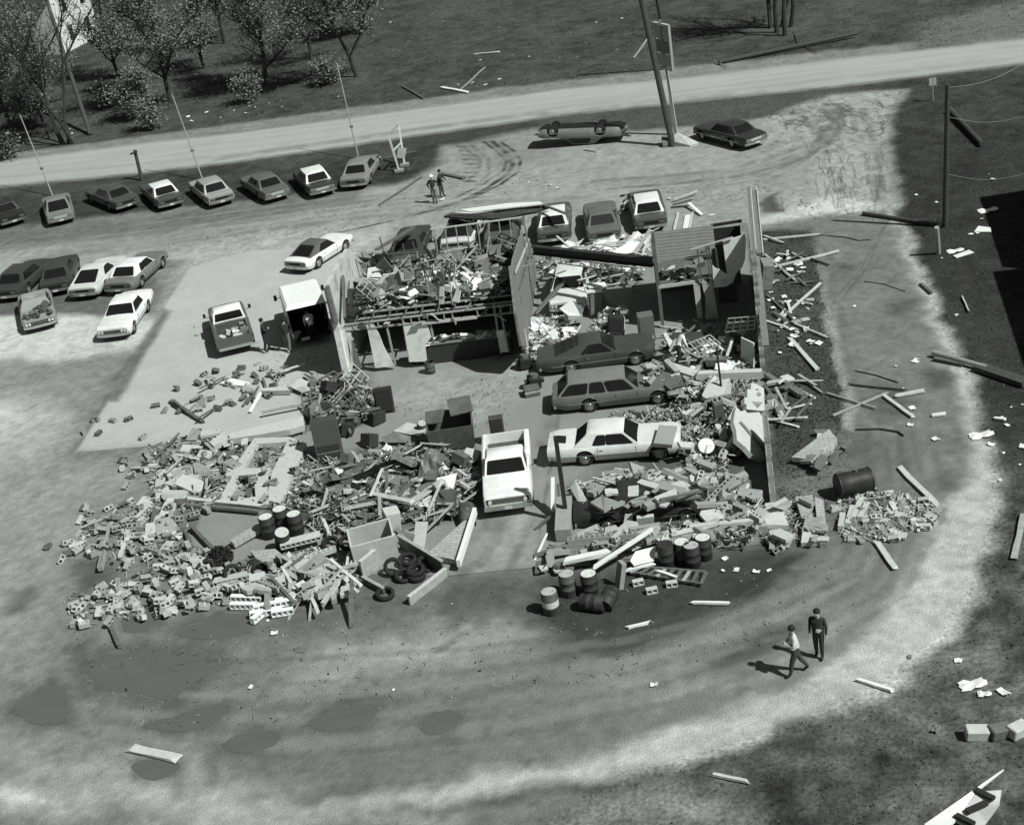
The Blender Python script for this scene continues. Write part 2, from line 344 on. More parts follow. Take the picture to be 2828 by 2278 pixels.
def tone(x, y):
    n1 = vnoise(x, y, 9, 1); n2 = vnoise(x, y, 1.6, 2); n3 = vnoise(x, y, .5, 3, 2); n4 = vnoise(x, y, 3.5, 8); n5 = vnoise(x, y, .22, 14, 2)
    grass = (.031+.03*np.clip((y-25)/25, 0, 1))*(1+.35*n1+.45*n2+.4*n3)
    # mottled rough grass towards the camera
    near = np.clip((-6-y)/10, 0, 1)*np.clip((x-4)/6, 0, 1); grass = grass*(1+near*(1.6+.8*np.clip(n2, -.4, 1)+1.0*n3+.8*n5))
    c = np.maximum(grass, .02)
    wx = x + 0.0; wy = y + 0.0
    e1 = vnoise(x, y, 1.5, 4, 5); e2 = vnoise(x, y, 1.5, 5, 5)
    for k, (poly, t, soft, rough) in enumerate(LAYERS):
        P = W(poly); xs = [p[0] for p in P]; ys = [p[1] for p in P]; m = soft + rough + .5
        sel = (x > min(xs)-m) & (x < max(xs)+m) & (y > min(ys)-m) & (y < max(ys)+m)
        if not sel.any(): continue
        d = sdf(wx[sel]+rough*e1[sel], wy[sel]+rough*e2[sel], P)
        a = np.clip(d/soft*.5+.5, 0, 1); a = a*a*(3-2*a)
        tt = t*(1+.06*n1[sel]+.1*n2[sel]+.2*n3[sel]+.09*n4[sel]+.22*n5[sel]) if poly is not APRON and poly is not FLOOR else t*(1+.05*n1[sel]+.09*n2[sel]+.05*n3[sel])
        c[sel] = c[sel]*(1-a)+tt*a
    P = W(ROAD_UP)+W(ROAD_LO)[::-1]
    d = sdf(x+.25*e1, y+.25*e2, P); a = np.clip(d/.5*.5+.5, 0, 1)
    st = vnoise(x*.06, y, .7, 6)
    c = c*(1-a)+a*(.37*(1+.16*st+.07*n2))
    # cracked mud on the bright patch
    P = W(LAYERS[7][0]); sel = sdf(x, y, P) > 0
    cr = np.abs(vnoise(x*2.2, y*.7, 1.3, 9, 3)); c = np.where(sel, c*np.clip(.35+cr*7, 0, 1)**.6, c)
    for pl, wd, t, s in LINES:
        P = W(pl); xs = [p[0] for p in P]; ys = [p[1] for p in P]; m = wd*2+.5
        sel = (x > min(xs)-m) & (x < max(xs)+m) & (y > min(ys)-m) & (y < max(ys)+m)
        if not sel.any(): continue
        d = sdf(x[sel]+.06*e1[sel], y[sel]+.06*e2[sel], P, False)
        a = s*np.clip(1.5-d/wd, 0, 1)*np.clip(.75+1.0*vnoise(x[sel], y[sel], .8, 7, 2), 0, 1); c[sel] = c[sel]*(1-a)+t*a
    return np.clip(c, .012, .6)

def ground_mat(name, rough=.95, bscale=14, bstr=.5, grain=.35, gscale=18):
    m = bpy.data.materials.new(name); m.use_nodes = True; n = m.node_tree.nodes; l = m.node_tree.links
    b = n['Principled BSDF']; b.inputs['Roughness'].default_value = rough; b.inputs['Specular IOR Level'].default_value = .12
    a = n.new('ShaderNodeAttribute'); a.attribute_name = 'tone'
    tc = n.new('ShaderNodeTexCoord'); nz = n.new('ShaderNodeTexNoise'); nz.inputs['Scale'].default_value = gscale; nz.inputs['Detail'].default_value = 4; nz.inputs['Roughness'].default_value = .7
    l.new(tc.outputs['Object'], nz.inputs['Vector'])
    mr = n.new('ShaderNodeMapRange'); mr.inputs['From Min'].default_value = .3; mr.inputs['From Max'].default_value = .7; mr.inputs['To Min'].default_value = 1-grain; mr.inputs['To Max'].default_value = 1+grain
    l.new(nz.outputs[0], mr.inputs['Value'])
    mx = n.new('ShaderNodeMix'); mx.data_type = 'RGBA'; mx.blend_type = 'MULTIPLY'; mx.inputs[0].default_value = 1
    l.new(a.outputs['Color'], mx.inputs[6]); l.new(mr.outputs[0], mx.inputs[7]); l.new(mx.outputs[2], b.inputs['Base Color'])
    bp = n.new('ShaderNodeBump'); bp.inputs['Strength'].default_value = bstr; bp.inputs['Distance'].default_value = .06
    n3 = n.new('ShaderNodeTexNoise'); n3.inputs['Scale'].default_value = bscale; n3.inputs['Detail'].default_value = 5
    l.new(tc.outputs['Object'], n3.inputs['Vector']); l.new(n3.outputs[0], bp.inputs['Height']); l.new(bp.outputs[0], b.inputs['Normal'])
    return m

def sheet(name, poly, z, step, mt, box=None, relief=0.0):
    P = None
    if poly is not None:
        P = W(poly); x0, x1 = min(p[0] for p in P), max(p[0] for p in P); y0, y1 = min(p[1] for p in P), max(p[1] for p in P)
        if box: x0, y0, x1, y1 = max(x0, box[0]), max(y0, box[1]), min(x1, box[2]), min(y1, box[3])
    else: x0, y0, x1, y1 = box
    nx, ny = int((x1-x0)/step)+2, int((y1-y0)/step)+2
    X, Y = np.meshgrid(np.linspace(x0, x1, nx), np.linspace(y0, y1, ny), indexing='ij')
    idx = np.arange(nx*ny).reshape(nx, ny)
    q = np.stack([idx[:-1, :-1], idx[1:, :-1], idx[1:, 1:], idx[:-1, 1:]], -1).reshape(-1, 4)
    if P is not None:
        cx = (X[:-1, :-1]+X[1:, 1:]).ravel()/2; cy = (Y[:-1, :-1]+Y[1:, 1:]).ravel()/2
        q = q[sdf(cx, cy, P) > 0]
        used = np.unique(q); rm = np.full(nx*ny, -1); rm[used] = np.arange(len(used)); q = rm[q]
        x, y = X.ravel()[used], Y.ravel()[used]
    else: x, y = X.ravel(), Y.ravel()
    zz = np.full(x.shape, z)
    if relief: zz = zz + relief*vnoise(x, y, 2.2, 12)
    t = tone(x, y)
    me = bpy.data.meshes.new(name); nv, nf = len(x), len(q)
    me.vertices.add(nv); me.vertices.foreach_set('co', np.stack([x, y, zz], 1).astype(np.float32).ravel())
    me.loops.add(nf*4); me.loops.foreach_set('vertex_index', q.astype(np.int32).ravel())
    me.polygons.add(nf); me.polygons.foreach_set('loop_start', np.arange(0, nf*4, 4, dtype=np.int32)); me.polygons.foreach_set('loop_total', np.full(nf, 4, dtype=np.int32))
    me.update(calc_edges=True)
    at_ = me.color_attributes.new('tone', 'FLOAT_COLOR', 'POINT')
    at_.data.foreach_set('color', np.stack([t*.945, t, t*.955, np.ones_like(t)], 1).astype(np.float32).ravel())
    me.materials.append(mt); me.shade_smooth()
    o = bpy.data.objects.new(name, me); COL.objects.link(o); o['kind'] = 'structure'
    return o

G_SOIL = ground_mat('soil and grass', bstr=.8, bscale=7, grain=.5, gscale=6)
G_GRAVEL = ground_mat('gravel', bstr=.7, bscale=22, grain=.38, gscale=20)
G_CONC = ground_mat('concrete', bstr=.2, bscale=16, grain=.14, gscale=9)
# horizon sheet, then the finer sheets each 4 mm or more above it
mb = MB(); mb.add([(-600,-300,-.03),(600,-300,-.03),(600,900,-.03),(-600,900,-.03)], [(0,1,2,3)])
struct(mb.build('terrain', mat('far field', .05, .95, .4, .35)))
sheet('ground', None, -.012, .22, G_SOIL, (-62, -34, 56, 130))
sheet('road', ROAD_UP+ROAD_LO[::-1], .004, .3, G_GRAVEL, (-62, 20, 56, 70))
sheet('parking_lot', LOT, -.004, .085, G_GRAVEL, (-40, 0, 40, 60))
DRIVE_SHEET = [p for p in DRIVE if p not in [(2100,2010),(1700,2110),(1200,2170),(600,2190),(0,2160),(-500,2150)]]
k = DRIVE_SHEET.index((2400,1900))+1; DRIVE_SHEET[k:k] = [(2130,2020),(1700,2140),(1300,2400),(600,2480),(0,2500),(-500,2500)]
sheet('driveway', DRIVE_SHEET, -.008, .1, G_GRAVEL, (-40, -34, 40, 40))
sheet('concrete_apron', APRON, .01, .1, G_CONC)
sheet('concrete_floor', FLOOR, .014, .1, G_CONC)
wet = mat('wet mud', .105, .7, .08, .8, spec=.12)
for q in PUDDLES:
    cx = sum(a for a, b in q)/len(q); cy = sum(b for a, b in q)/len(q); q = [(cx+(a-cx)*.84, cy+(b-cy)*.78) for a, b in q]
    P = [at(a, b, .003) for a, b in q]; n = len(P)
    # smooth the outline
    out = []
    for i in range(n):
        p0, p1, p2, p3 = P[i-1], P[i], P[(i+1) % n], P[(i+2) % n]
        for t in (0, .25, .5, .75):
            out.append(.5*((2*p1)+(-p0+p2)*t+(2*p0-5*p1+4*p2-p3)*t*t+(-p0+3*p1-3*p2+p3)*t**3))
    mb = MB(); mb.prism([p + Vector((.08*random.uniform(-1,1), .08*random.uniform(-1,1), 0)) for p in out], (0,0,-.02))
    struct(mb.build('puddle', wet, origin=sum(P, Vector())/n))

def tufts(name, poly, n, size, seed, tones):
    r = np.random.RandomState(seed); P = W(poly); xs = [p[0] for p in P]; ys = [p[1] for p in P]
    x = r.uniform(min(xs), max(xs), n*3); y = r.uniform(min(ys), max(ys), n*3)
    ok = (sdf(x, y, P) > 0) & (tone(x, y) < .13) & (vnoise(x, y, 1.2, 21) > -.25); x, y = x[ok][:n], y[ok][:n]; n = len(x)
    a = r.uniform(0, 2*PI, n); s = size*r.uniform(.5, 1.4, n); h = s*r.uniform(.3, .9, n); lx, ly = r.normal(0, .5, n)*h, r.normal(0, .5, n)*h
    v = np.stack([np.stack([x-np.cos(a)*s*.5, y-np.sin(a)*s*.5, np.zeros(n)-.01], 1), np.stack([x+np.cos(a)*s*.5, y+np.sin(a)*s*.5, np.zeros(n)-.01], 1), np.stack([x+lx+np.cos(a)*s*.3, y+ly+np.sin(a)*s*.3, h], 1), np.stack([x+lx-np.cos(a)*s*.3, y+ly-np.sin(a)*s*.3, h*.8], 1)], 1).reshape(-1, 3)
    me = bpy.data.meshes.new(name); me.vertices.add(4*n); me.vertices.foreach_set('co', v.astype(np.float32).ravel())
    me.loops.add(4*n); me.loops.foreach_set('vertex_index', np.arange(4*n, dtype=np.int32))
    me.polygons.add(n); me.polygons.foreach_set('loop_start', np.arange(0, 4*n, 4, dtype=np.int32)); me.polygons.foreach_set('loop_total', np.full(n, 4, dtype=np.int32))
    for k, t in enumerate(tones): me.materials.append(mat('grass %.3f' % t, t, .9, .3, 2, spec=.05))
    me.polygons.foreach_set('material_index', r.randint(0, len(tones), n).astype(np.int32)); me.update(calc_edges=True)
    o = bpy.data.objects.new(name, me); COL.objects.link(o); tag(o, None, None, None, 'stuff')
tufts('grass', [(2480,180),(2900,120),(2900,2320),(1200,2320),(1700,2160),(2420,1930),(2700,1600),(2760,1380),(2690,1080),(2480,570)], 16000, .055, 5, (.05,.07,.10))
tufts('field_grass', [(-100,-60),(2900,-60),(2900,95),(1884,205),(945,318),(-100,440)], 26000, .09, 6, (.06,.085,.12))
tufts('verge_grass', [(2100,640),(2250,640),(2335,1080),(2300,1400),(2160,1480)], 9000, .05, 7, (.03,.05,.07))
# ================================================================ VEHICLES
def paint(v, name=None):
    return mat('paint %.2f' % v, v, .32, .13, 1.6, spec=.5, wear=.12) if name is None else mat(name, v, .6, .08, 2)
GLASS = mat('window glass', .012, .1, .2, 2, spec=.35)
CHROME = mat('chrome', .55, .22, .1, 3, metal=.85)
RUBBER = mat('rubber', .018, .8, .3, 9)
BLACK = mat('black trim', .012, .6, .2, 5)
LAMP = mat('lamp lens', .12, .2, .1, 5, spec=.7)
LIGHTLENS = mat('headlamp lens', .6, .15, .1, 5, spec=.7)
PLATE = mat('plate', .5, .5, .1, 8)
RIM = mat('hub cap', .38, .3, .1, 5, metal=.6)
CABIN = mat('car interior', .03, .8, .3, 6)

def ss(a, b, t):
    t = max(0.0, min(1.0, (t-a)/(b-a))); return t*t*(3-2*t)
_wheels = {}
def wheel_parts(root, pos, side, r=.34, wd=.2, cover=.38):
    key = (r, wd)
    if key not in _wheels:
        mb = MB(); prof = [(r*.62,-wd/2),(r*.9,-wd/2),(r*.985,-wd*.36),(r,-wd*.2),(r,wd*.2),(r*.985,wd*.36),(r*.9,wd/2),(r*.62,wd/2),(r*.62,-wd/2)]
        M = Matrix.Rotation(-PI/2, 4, 'X')
        mb.lathe(prof, 20, 0, M); a = mb.build('tyre', RUBBER, smooth=True)
        mb = MB(); mb.lathe([(0,wd*.42),(r*.16,wd*.42),(r*.22,wd*.3),(r*.4,wd*.34),(r*.5,wd*.2),(r*.63,wd*.3),(r*.63,-wd*.3),(0,-wd*.3)], 20, 0, M)
        b = mb.build('rim', RIM, smooth=True, smooth_angle=40)
        _wheels[key] = (a.data, b.data); bpy.data.objects.remove(a); bpy.data.objects.remove(b)
    e = bpy.data.objects.new('wheel', None); COL.objects.link(e); e.parent = root; e.location = pos; e.empty_display_size = .2
    if side < 0: e.rotation_euler = (0, 0, PI)
    for nm, me in zip(('tyre', 'rim'), _wheels[key]):
        o = bpy.data.objects.new(nm, me); COL.objects.link(o); o.parent = e

def quad_pane(mb, a, b, c, d, inset=(.06,.06,.06,.06), off=.006, mi=0, rnd=True):
    """pane set in the quad a b c d (a-b bottom, d-c top); inset = left, right, bottom, top fractions"""
    a, b, c, d = map(Vector, (a, b, c, d))
    def P(u, v): return (a*(1-u)+b*u)*(1-v)+(d*(1-u)+c*u)*v
    n = (b-a).cross(d-a).normalized()*off
    l, r, bo, t = inset
    pts = []
    rr = .035 if rnd else 0
    for u, v in ((l,bo+rr),(l+rr,bo),(1-r-rr,bo),(1-r,bo+rr),(1-r,1-t-rr*2),(1-r-rr,1-t),(l+rr,1-t),(l,1-t-rr*2)):
        pts.append(P(u, v)+n)
    mb.prism(pts, -n*2.2, mi)

def car(label, group=None, L=5.4, Wd=1.96, H=1.38, body=.05, roof=None, style='coupe', pos=(0,0), head=0.0, z=0.0, tilt=(0,0), name='parked_car',
        belly=.2, belt=.86, hood=.82, deck=.86, wb=3.0, fo=.92, ws=(1.55,2.15), bl=(3.75,4.45), tail='dark', two_tone=None, detail=1, cpillar=.25, front=True, cat='car', no_glass=(), crush=0.0, vinyl=False):
    """x runs from nose (0) to tail (L) inside; the finished car has its nose at +x and its origin on the ground at mid length"""
    roofv = body if roof is None else roof
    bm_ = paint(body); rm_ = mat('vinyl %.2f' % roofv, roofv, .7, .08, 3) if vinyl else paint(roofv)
    root = thing(name, label, cat, (pos[0], pos[1], z), (tilt[0], tilt[1], head), group)
    hw = Wd/2; rw = .36
    axf, axr = fo, fo+wb
    X = lambda x: L/2-x
    # ---- lower body
    xs = set([0, .03, .1, .22, L-.03, L-.1, L-.22, L])
    k = 0
    while k*.16 < L: xs.add(round(k*.16, 3)); k += 1
    for ax in (axf, axr):
        for j in range(-6, 7): xs.add(round(ax+j*(rw+.04)/6, 4))
    xs = sorted(xs); rings = []
    for x in xs:
        taper = 1-.10*(1-ss(0, .55, x))-.09*ss(L-.7, L, x)
        wv = hw*taper
        if style in ('wagon',): zt = hood+(belt-hood)*ss(ws[0]-.5, ws[0]+.2, x)
        else: zt = hood+(belt-hood)*ss(ws[0]-.6, ws[0]+.3, x)+(deck-belt)*ss(bl[0]-.2, bl[1]+.2, x)
        zt -= .07*(1-ss(0, .35, x)); zt -= .05*ss(L-.3, L, x)
        zb = belly+.12*(1-ss(0, .4, x))+.12*ss(L-.55, L, x)
        arch = 0
        for ax in (axf, axr):
            dx = abs(x-ax)
            if dx < rw+.035: arch = max(arch, .33+math.sqrt(max(0, (rw+.04)**2-dx*dx)))
        za = max(zb, arch)
        sh = zt-.10
        end = 1-.0*x
        top = .025
        rings.append([(0,za),(wv*.86,za),(wv*.965,max(za+.01, min(zb+.14, sh))),(wv,max(za+.02, .52)),(wv*.985,max(za+.03, sh)),(wv*.94,zt-.012),(wv*.88,zt),(wv*.5,zt+top),(0,zt+top*1.3)])
    mb = MB(); n = len(rings[0]); vs = []
    for x, r in zip(xs, rings):
        for (y, zz) in r: vs.append((X(x), y, zz))
        for (y, zz) in r[1:-1][::-1]: vs.append((X(x), -y, zz))
    m = 2*n-2; fs = []
    for i in range(len(xs)-1):
        for j in range(m): fs.append((i*m+j, i*m+(j+1) % m, (i+1)*m+(j+1) % m, (i+1)*m+j))
    fs.append(tuple(range(m))); fs.append(tuple(range((len(xs)-1)*m, len(xs)*m)))
    mi = []
    mb.add(vs, fs)
    mats = [bm_, BLACK]
    for i in range(len(xs)-1):
        for j in range(m):
            jj = j if j < n-1 else m-1-j
            mi.append(1 if jj in (0,) else (2 if (two_tone is not None and jj in (1, 2)) else 0))
    mi += [0, 0]; mb.m = mi
    if two_tone is not None: mats.append(paint(two_tone))
    bo = mb.build('body', mats, root, smooth=True, smooth_angle=38)
    # ---- greenhouse
    wB, wT = hw*.90, hw*.70
    zB = belt-.03; zR = H-.06
    xa, xb, xc, xd = ws[0], ws[1], bl[0], bl[1]          # windscreen base/top, backlight top/base
    A0, A1 = (X(xa), wB, zB), (X(xa), -wB, zB); B0, B1 = (X(xb), wT, zR), (X(xb), -wT, zR)
    C0, C1 = (X(xc), wT, zR), (X(xc), -wT, zR); D0, D1 = (X(xd), wB*.97, zB+.02), (X(xd), -wB*.97, zB+.02)
    mb = MB()
    rr = .10
    # roof with crown: nested rings
    xm = (xb+xc)/2; hl = (xc-xb)/2
    rows = [(1, 0, 0), (.985, .022, 0), (.9, .05, 0), (.6, .062, 0), (0, .07, 0)]
    NX = 9; base = []
    grid = []
    for iu in range(NX):
        u = -1+2*iu/(NX-1); col = []
        for iv in range(9):
            v = -1+2*iv/8
            zz = zR+.07*(1-abs(u)**4)*(1-abs(v)**3.2)+.0
            col.append(len(mb.v)); mb.v.append((X(xm+u*hl), wT*v*(1-.05*abs(u)**3), zz-crush*(1-abs(u))*(1-abs(v))))
        grid.append(col)
    for iu in range(NX-1):
        for iv in range(8):
            mb.f.append((grid[iu][iv], grid[iu+1][iv], grid[iu+1][iv+1], grid[iu][iv+1])); mb.m.append(0)
    k = len(mb.v)
    mb.v += [A0, A1, D1, D0]
    f0 = grid[0]; fl = grid[-1]
    mb.f.append(tuple([k, k+1]+f0)); mb.m.append(1)
    mb.f.append(tuple([k+2, k+3]+fl[::-1])); mb.m.append(1)
    mb.f.append(tuple([k+3, k]+[g[8] for g in grid])); mb.m.append(1)
    mb.f.append(tuple([k+1, k+2]+[g[0] for g in grid][::-1])); mb.m.append(1)
    mb.build('roof', [rm_, rm_ if (roof is not None) else bm_], root, smooth=True, smooth_angle=28)
    if 'windshield' not in no_glass:
        mb = MB(); quad_pane(mb, A0, A1, B1, B0, (.035,.035,.06,.07)); mb.build('windshield', GLASS, root)
    mb = MB()
    if style == 'wagon': quad_pane(mb, D1, D0, C0, C1, (.07,.07,.05,.12))
    else: quad_pane(mb, D1, D0, C0, C1, (.09,.09,.10,.07))
    mb.build('rear_window', GLASS if 'rear' not in no_glass else BLACK, root)
    # side windows
    def side(s):
        a, b = (D0, A0) if s > 0 else (D1, A1); t0, t1 = (C0, B0) if s > 0 else (C1, B1)
        a, b, t0, t1 = map(Vector, (a, b, t0, t1))
        if s < 0: a, b, t0, t1 = b, a, t1, t0     # keep outward winding
        return a, b, t1, t0
    if style == 'wagon': cuts = [(.03,.36),(.385,.60),(.625,.955)]
    elif style == 'sedan': cuts = [(cpillar,.56),(.585,.95)]
    elif style == 'pickup': cuts = [(.12,.93)]
    else: cuts = [(cpillar,.50),(.51,.95)]
    for s in (1, -1):
        a, b, c, d = side(s)
        for (u0, u1) in cuts:
            if s < 0: u0, u1 = 1-u1, 1-u0
            mb = MB(); quad_pane(mb, a, b, c, d, (u0, 1-u1, .08, .10)); mb.build('side_window', GLASS, root)
    # chrome gutter strips
    if detail:
        for s in (1, -1):
            mb = MB(); a, b, c, d = side(s); off = Vector((0, s*.012, 0))
            mb.bar(a+off+Vector((0,0,.02)), b+off+Vector((0,0,.02)), .014, .02); mb.build('window_trim', CHROME, root)
        for s in (1, -1):
            for xx in ([ws[0]+.1, (ws[1]+bl[0])/2+.35] if style != 'wagon' else [ws[0]+.1, 2.75, 3.6]):
                mb = MB(); mb.box((X(xx), s*(hw*.994), .58), (.012, .012, .44)); mb.build('door_seam', BLACK, root)
        for s in (1, -1):
            mb = MB(); mb.box((X((ws[1]+bl[0])/2+.2), s*(hw*.99+.012), belt-.16), (.16, .02, .03)); mb.build('door_handle', CHROME, root)
        for s in (1, -1):
            mb = MB(); mb.box((0, s*(hw*1.0), .50), (L*.78, .014, .025)); mb.build('side_trim', CHROME, root)
    # bumpers
    def bumper(nm, xe, sg, zc):
        mb = MB(); w2 = hw*.93; ys = [-1,-.9,-.5,0,.5,.9,1]; pts = []
        for a, b in zip(ys[:-1], ys[1:]):
            xa_ = xe+sg*(.06-.13*abs(a)**4); xb_ = xe+sg*(.06-.13*abs(b)**4)
            mb.bar((X(xa_), a*w2, zc), (X(xb_), b*w2, zc), .07, .14)
        mb.build(nm, CHROME, root)
    bumper('front_bumper', 0, -1, .40); bumper('rear_bumper', L, 1, .42)
    # front: grille and lamps
    zf = hood-.07
    mb = MB(); mb.box((X(-.012)-.0, 0, .59), (.03, hw*1.66, .16)); gr = mb.build('grille', BLACK, root)
    mb = MB(); mb.box((X(-.03), 0, .59), (.012, hw*.9, .02)); mb.build('grille_bar', CHROME, gr)
    for s in (1, -1):
        for q in (.74, .56):
            mb = MB(); mb.tube((X(-.02), s*hw*q, .60), (X(-.05), s*hw*q, .60), .073, .073, 12); mb.build('headlight', LIGHTLENS, root)
    # rear panel and lamps
    mb = MB(); pv = {'dark': BLACK, 'light': mat('bright tail panel', .6, .3, .05, 3, metal=.5), 'body': bm_}[tail]
    mb.box((X(L+.008), 0, .63), (.03, hw*1.62, .17)); mb.build('tail_panel', pv, root)
    for s in (1, -1):
        mb = MB(); mb.box((X(L+.028), s*hw*.62, .635), (.02, hw*.34, .11)); mb.build('taillight', LAMP, root)
    mb = MB(); mb.box((X(L+.11), 0, .42), (.012, .31, .12)); mb.build('license_plate', PLATE, root)
    for ax in (axf, axr):
        for s in (1, -1): wheel_parts(root, (X(ax), s*(hw-.14), .34), s)
    # dark wheel-well liner and underside
    mb = MB(); mb.box((0, 0, belly+.16), (L*.8, hw*1.2, .24)); mb.build('underbody', BLACK, root)
    return root

def px_head(a, b): d = at(*b)-at(*a); return math.atan2(d.y, d.x)
def rear_pose(RL, RR, L, zb=.30, skew=0.0):
    a, b = at(RL[0], RL[1], zb), at(RR[0], RR[1], zb); d = b-a
    h = math.atan2(d.y, d.x)+PI/2+skew; m = (a+b)/2
    return (m.x+math.cos(h)*L/2, m.y+math.sin(h)*L/2), h
def front_pose(FL, FR, L, zb=.30, skew=0.0):
    p, h = rear_pose(FL, FR, L, zb, skew); return p, h+PI

FB = dict(ws=(1.75,2.45), bl=(3.35,4.75), deck=.84, cpillar=.42)         # fastback
HT = dict(ws=(1.7,2.3), bl=(3.75,4.35), cpillar=.28)
SD = dict(style='sedan', ws=(1.6,2.15), bl=(3.85,4.35), cpillar=.14, H=1.42)
ROW = 'cars parked in the row along the road'
for (RL, RR, lab, kw) in [
 ((15,622),(66,606), 'dark two-tone car with bright bumper at the left edge of the roadside row', dict(body=.03, **SD)),
 ((137,619),(205,604), 'grey fastback with bright tail parked below the leftmost thin mast', dict(turn=112, body=.2, tail='light', **FB)),
 ((324,579),(390,561), 'dark grey hardtop parked left of the white-roofed dark car and near the stub pole', dict(turn=131, body=.075, **HT)),
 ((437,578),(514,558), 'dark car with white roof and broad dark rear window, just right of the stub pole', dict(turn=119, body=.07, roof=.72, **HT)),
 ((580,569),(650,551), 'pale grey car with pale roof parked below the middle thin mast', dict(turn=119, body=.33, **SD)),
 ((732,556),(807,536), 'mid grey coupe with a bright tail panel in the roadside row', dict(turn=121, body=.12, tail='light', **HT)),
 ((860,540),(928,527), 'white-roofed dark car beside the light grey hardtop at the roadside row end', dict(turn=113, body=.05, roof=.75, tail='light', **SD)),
 ((940,522),(1013,510), 'light grey hardtop at the right end of the roadside row beside the wrecked sign', dict(turn=86, body=.22, **HT))]:
    p, h = rear_pose(RL, RR, 5.3)
    if 'turn' in kw: t_ = R_(kw.pop('turn')); m = (p[0]-math.cos(h)*2.65, p[1]-math.sin(h)*2.65); h = t_; p = (m[0]+math.cos(h)*2.65, m[1]+math.sin(h)*2.65)
    car(lab, ROW, L=5.3, pos=p, head=h, **kw)

# upside-down car by the tall sign
a, b = at(1488,414), at(1742,392)
h = math.atan2(b.y-a.y, b.x-a.x)
uc = car('grey car lying upside down on its roof near the twin sign poles', None, L=5.8, wb=3.2, fo=1.0, body=.2, pos=((a.x+b.x)/2, (a.y+b.y)/2+.9), head=h+PI, z=1.36, tilt=(PI,0), name='overturned_car', **HT)
uc.rotation_euler = Euler((PI+R_(4), R_(-3), h+PI+R_(0))); 
p, h = rear_pose((2054,408),(2126,386), 5.3, .3); h2 = px_head((2060,412),(1936,380))
car('dark coupe with bright tail panel standing right of the twin sign poles', None, L=5.3, body=.035, tail='light', pos=(at(2090,397,.3).x+math.cos(h2)*2.65, at(2090,397,.3).y+math.sin(h2)*2.65), head=h2, **HT)

G2 = 'cars in the row facing the front of the ruined building'
for (RL, RR, lab, kw) in [
 ((1078,738),(1160,729), 'dark car half hidden behind the broken rafters at the front of the ruin', dict(body=.05, **HT)),
 ((1218,694),(1303,686), 'dark-roofed car with a white tail under the collapsed shingle roof', dict(body=.62, roof=.06, vinyl=True, **FB)),
 ((1338,686),(1426,677), 'grey car under the right end of the collapsed shingle roof', dict(body=.1, **HT)),
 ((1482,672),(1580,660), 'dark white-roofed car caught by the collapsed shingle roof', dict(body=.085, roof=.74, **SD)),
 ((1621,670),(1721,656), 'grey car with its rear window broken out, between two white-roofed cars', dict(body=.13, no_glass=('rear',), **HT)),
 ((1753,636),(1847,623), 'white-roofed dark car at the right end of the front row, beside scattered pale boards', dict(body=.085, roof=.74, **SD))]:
    p, h = rear_pose(RL, RR, 5.3, .32); car(lab, G2, L=5.3, pos=p, head=h, **kw)

G3 = 'cars on the dirt at the left edge'
for (RL, RR, lab, kw) in [
 ((-30,832),(60,818), 'dark car at the left edge behind the wrecked one', dict(body=.05, **SD)),
 ((120,816),(190,798), 'dark car parked left of the white fastback', dict(body=.05, **HT)),
 ((188,826),(272,812), 'white fastback with a narrow rear window on the dirt lot', dict(body=.6, **FB)),
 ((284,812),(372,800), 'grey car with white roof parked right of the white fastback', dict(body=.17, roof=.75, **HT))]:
    h = px_head((372,800),(445,752)) if False else None
    p, h = rear_pose(RL, RR, 5.2, .3, R_(-12)); car(lab, G3, L=5.2, pos=p, head=h, **kw)
h = px_head((445,815),(365,938)); c0 = at(315,928,.3)
car('white hardtop nosed towards the concrete apron, in front of the other dirt-lot cars', G3, L=5.4, body=.78, pos=(c0.x-math.cos(h)*2.6, c0.y-math.sin(h)*2.6), head=h, **HT)
p, h = front_pose((149,880),(71,915), 4.9)
wreck = car('wrecked pale car with crushed roof and torn-open nose on the dirt lot', G3, L=4.9, body=.28, pos=(at(110,878).x, at(110,878).y), head=px_head((95,800),(115,900)), crush=.3, no_glass=('windshield',), name='wrecked_car', ws=(1.6,2.1), bl=(3.4,4.0))
mb = MB(); random.seed(5)
for k in range(22):
    x = random.uniform(.4, 2.3); y = random.uniform(-.75,.75); mb.box((x, y, .86+random.uniform(0,.16)), (random.uniform(.15,.5), random.uniform(.1,.35), random.uniform(.06,.25)), (random.uniform(-.4,.4), random.uniform(-.4,.4), random.uniform(0,3)))
mb.build('torn_engine_bay', mat('engine scrap', .09, .7, .6, 6), wreck)

# white coupe with dark top by the left wall
p, h = rear_pose((787,740),(848,750), 4.6, .3); h = px_head((845,748),(948,683))
c0 = at(818,745,.3)
car('small white coupe with a dark roof nosed against the left garage wall', None, L=4.6, Wd=1.8, H=1.34, wb=2.65, fo=.85, body=.8, roof=.1, vinyl=True, pos=(c0.x+math.cos(h)*2.3, c0.y+math.sin(h)*2.3), head=h, ws=(1.6,2.15), bl=(3.1,4.1), deck=.84, cpillar=.36)

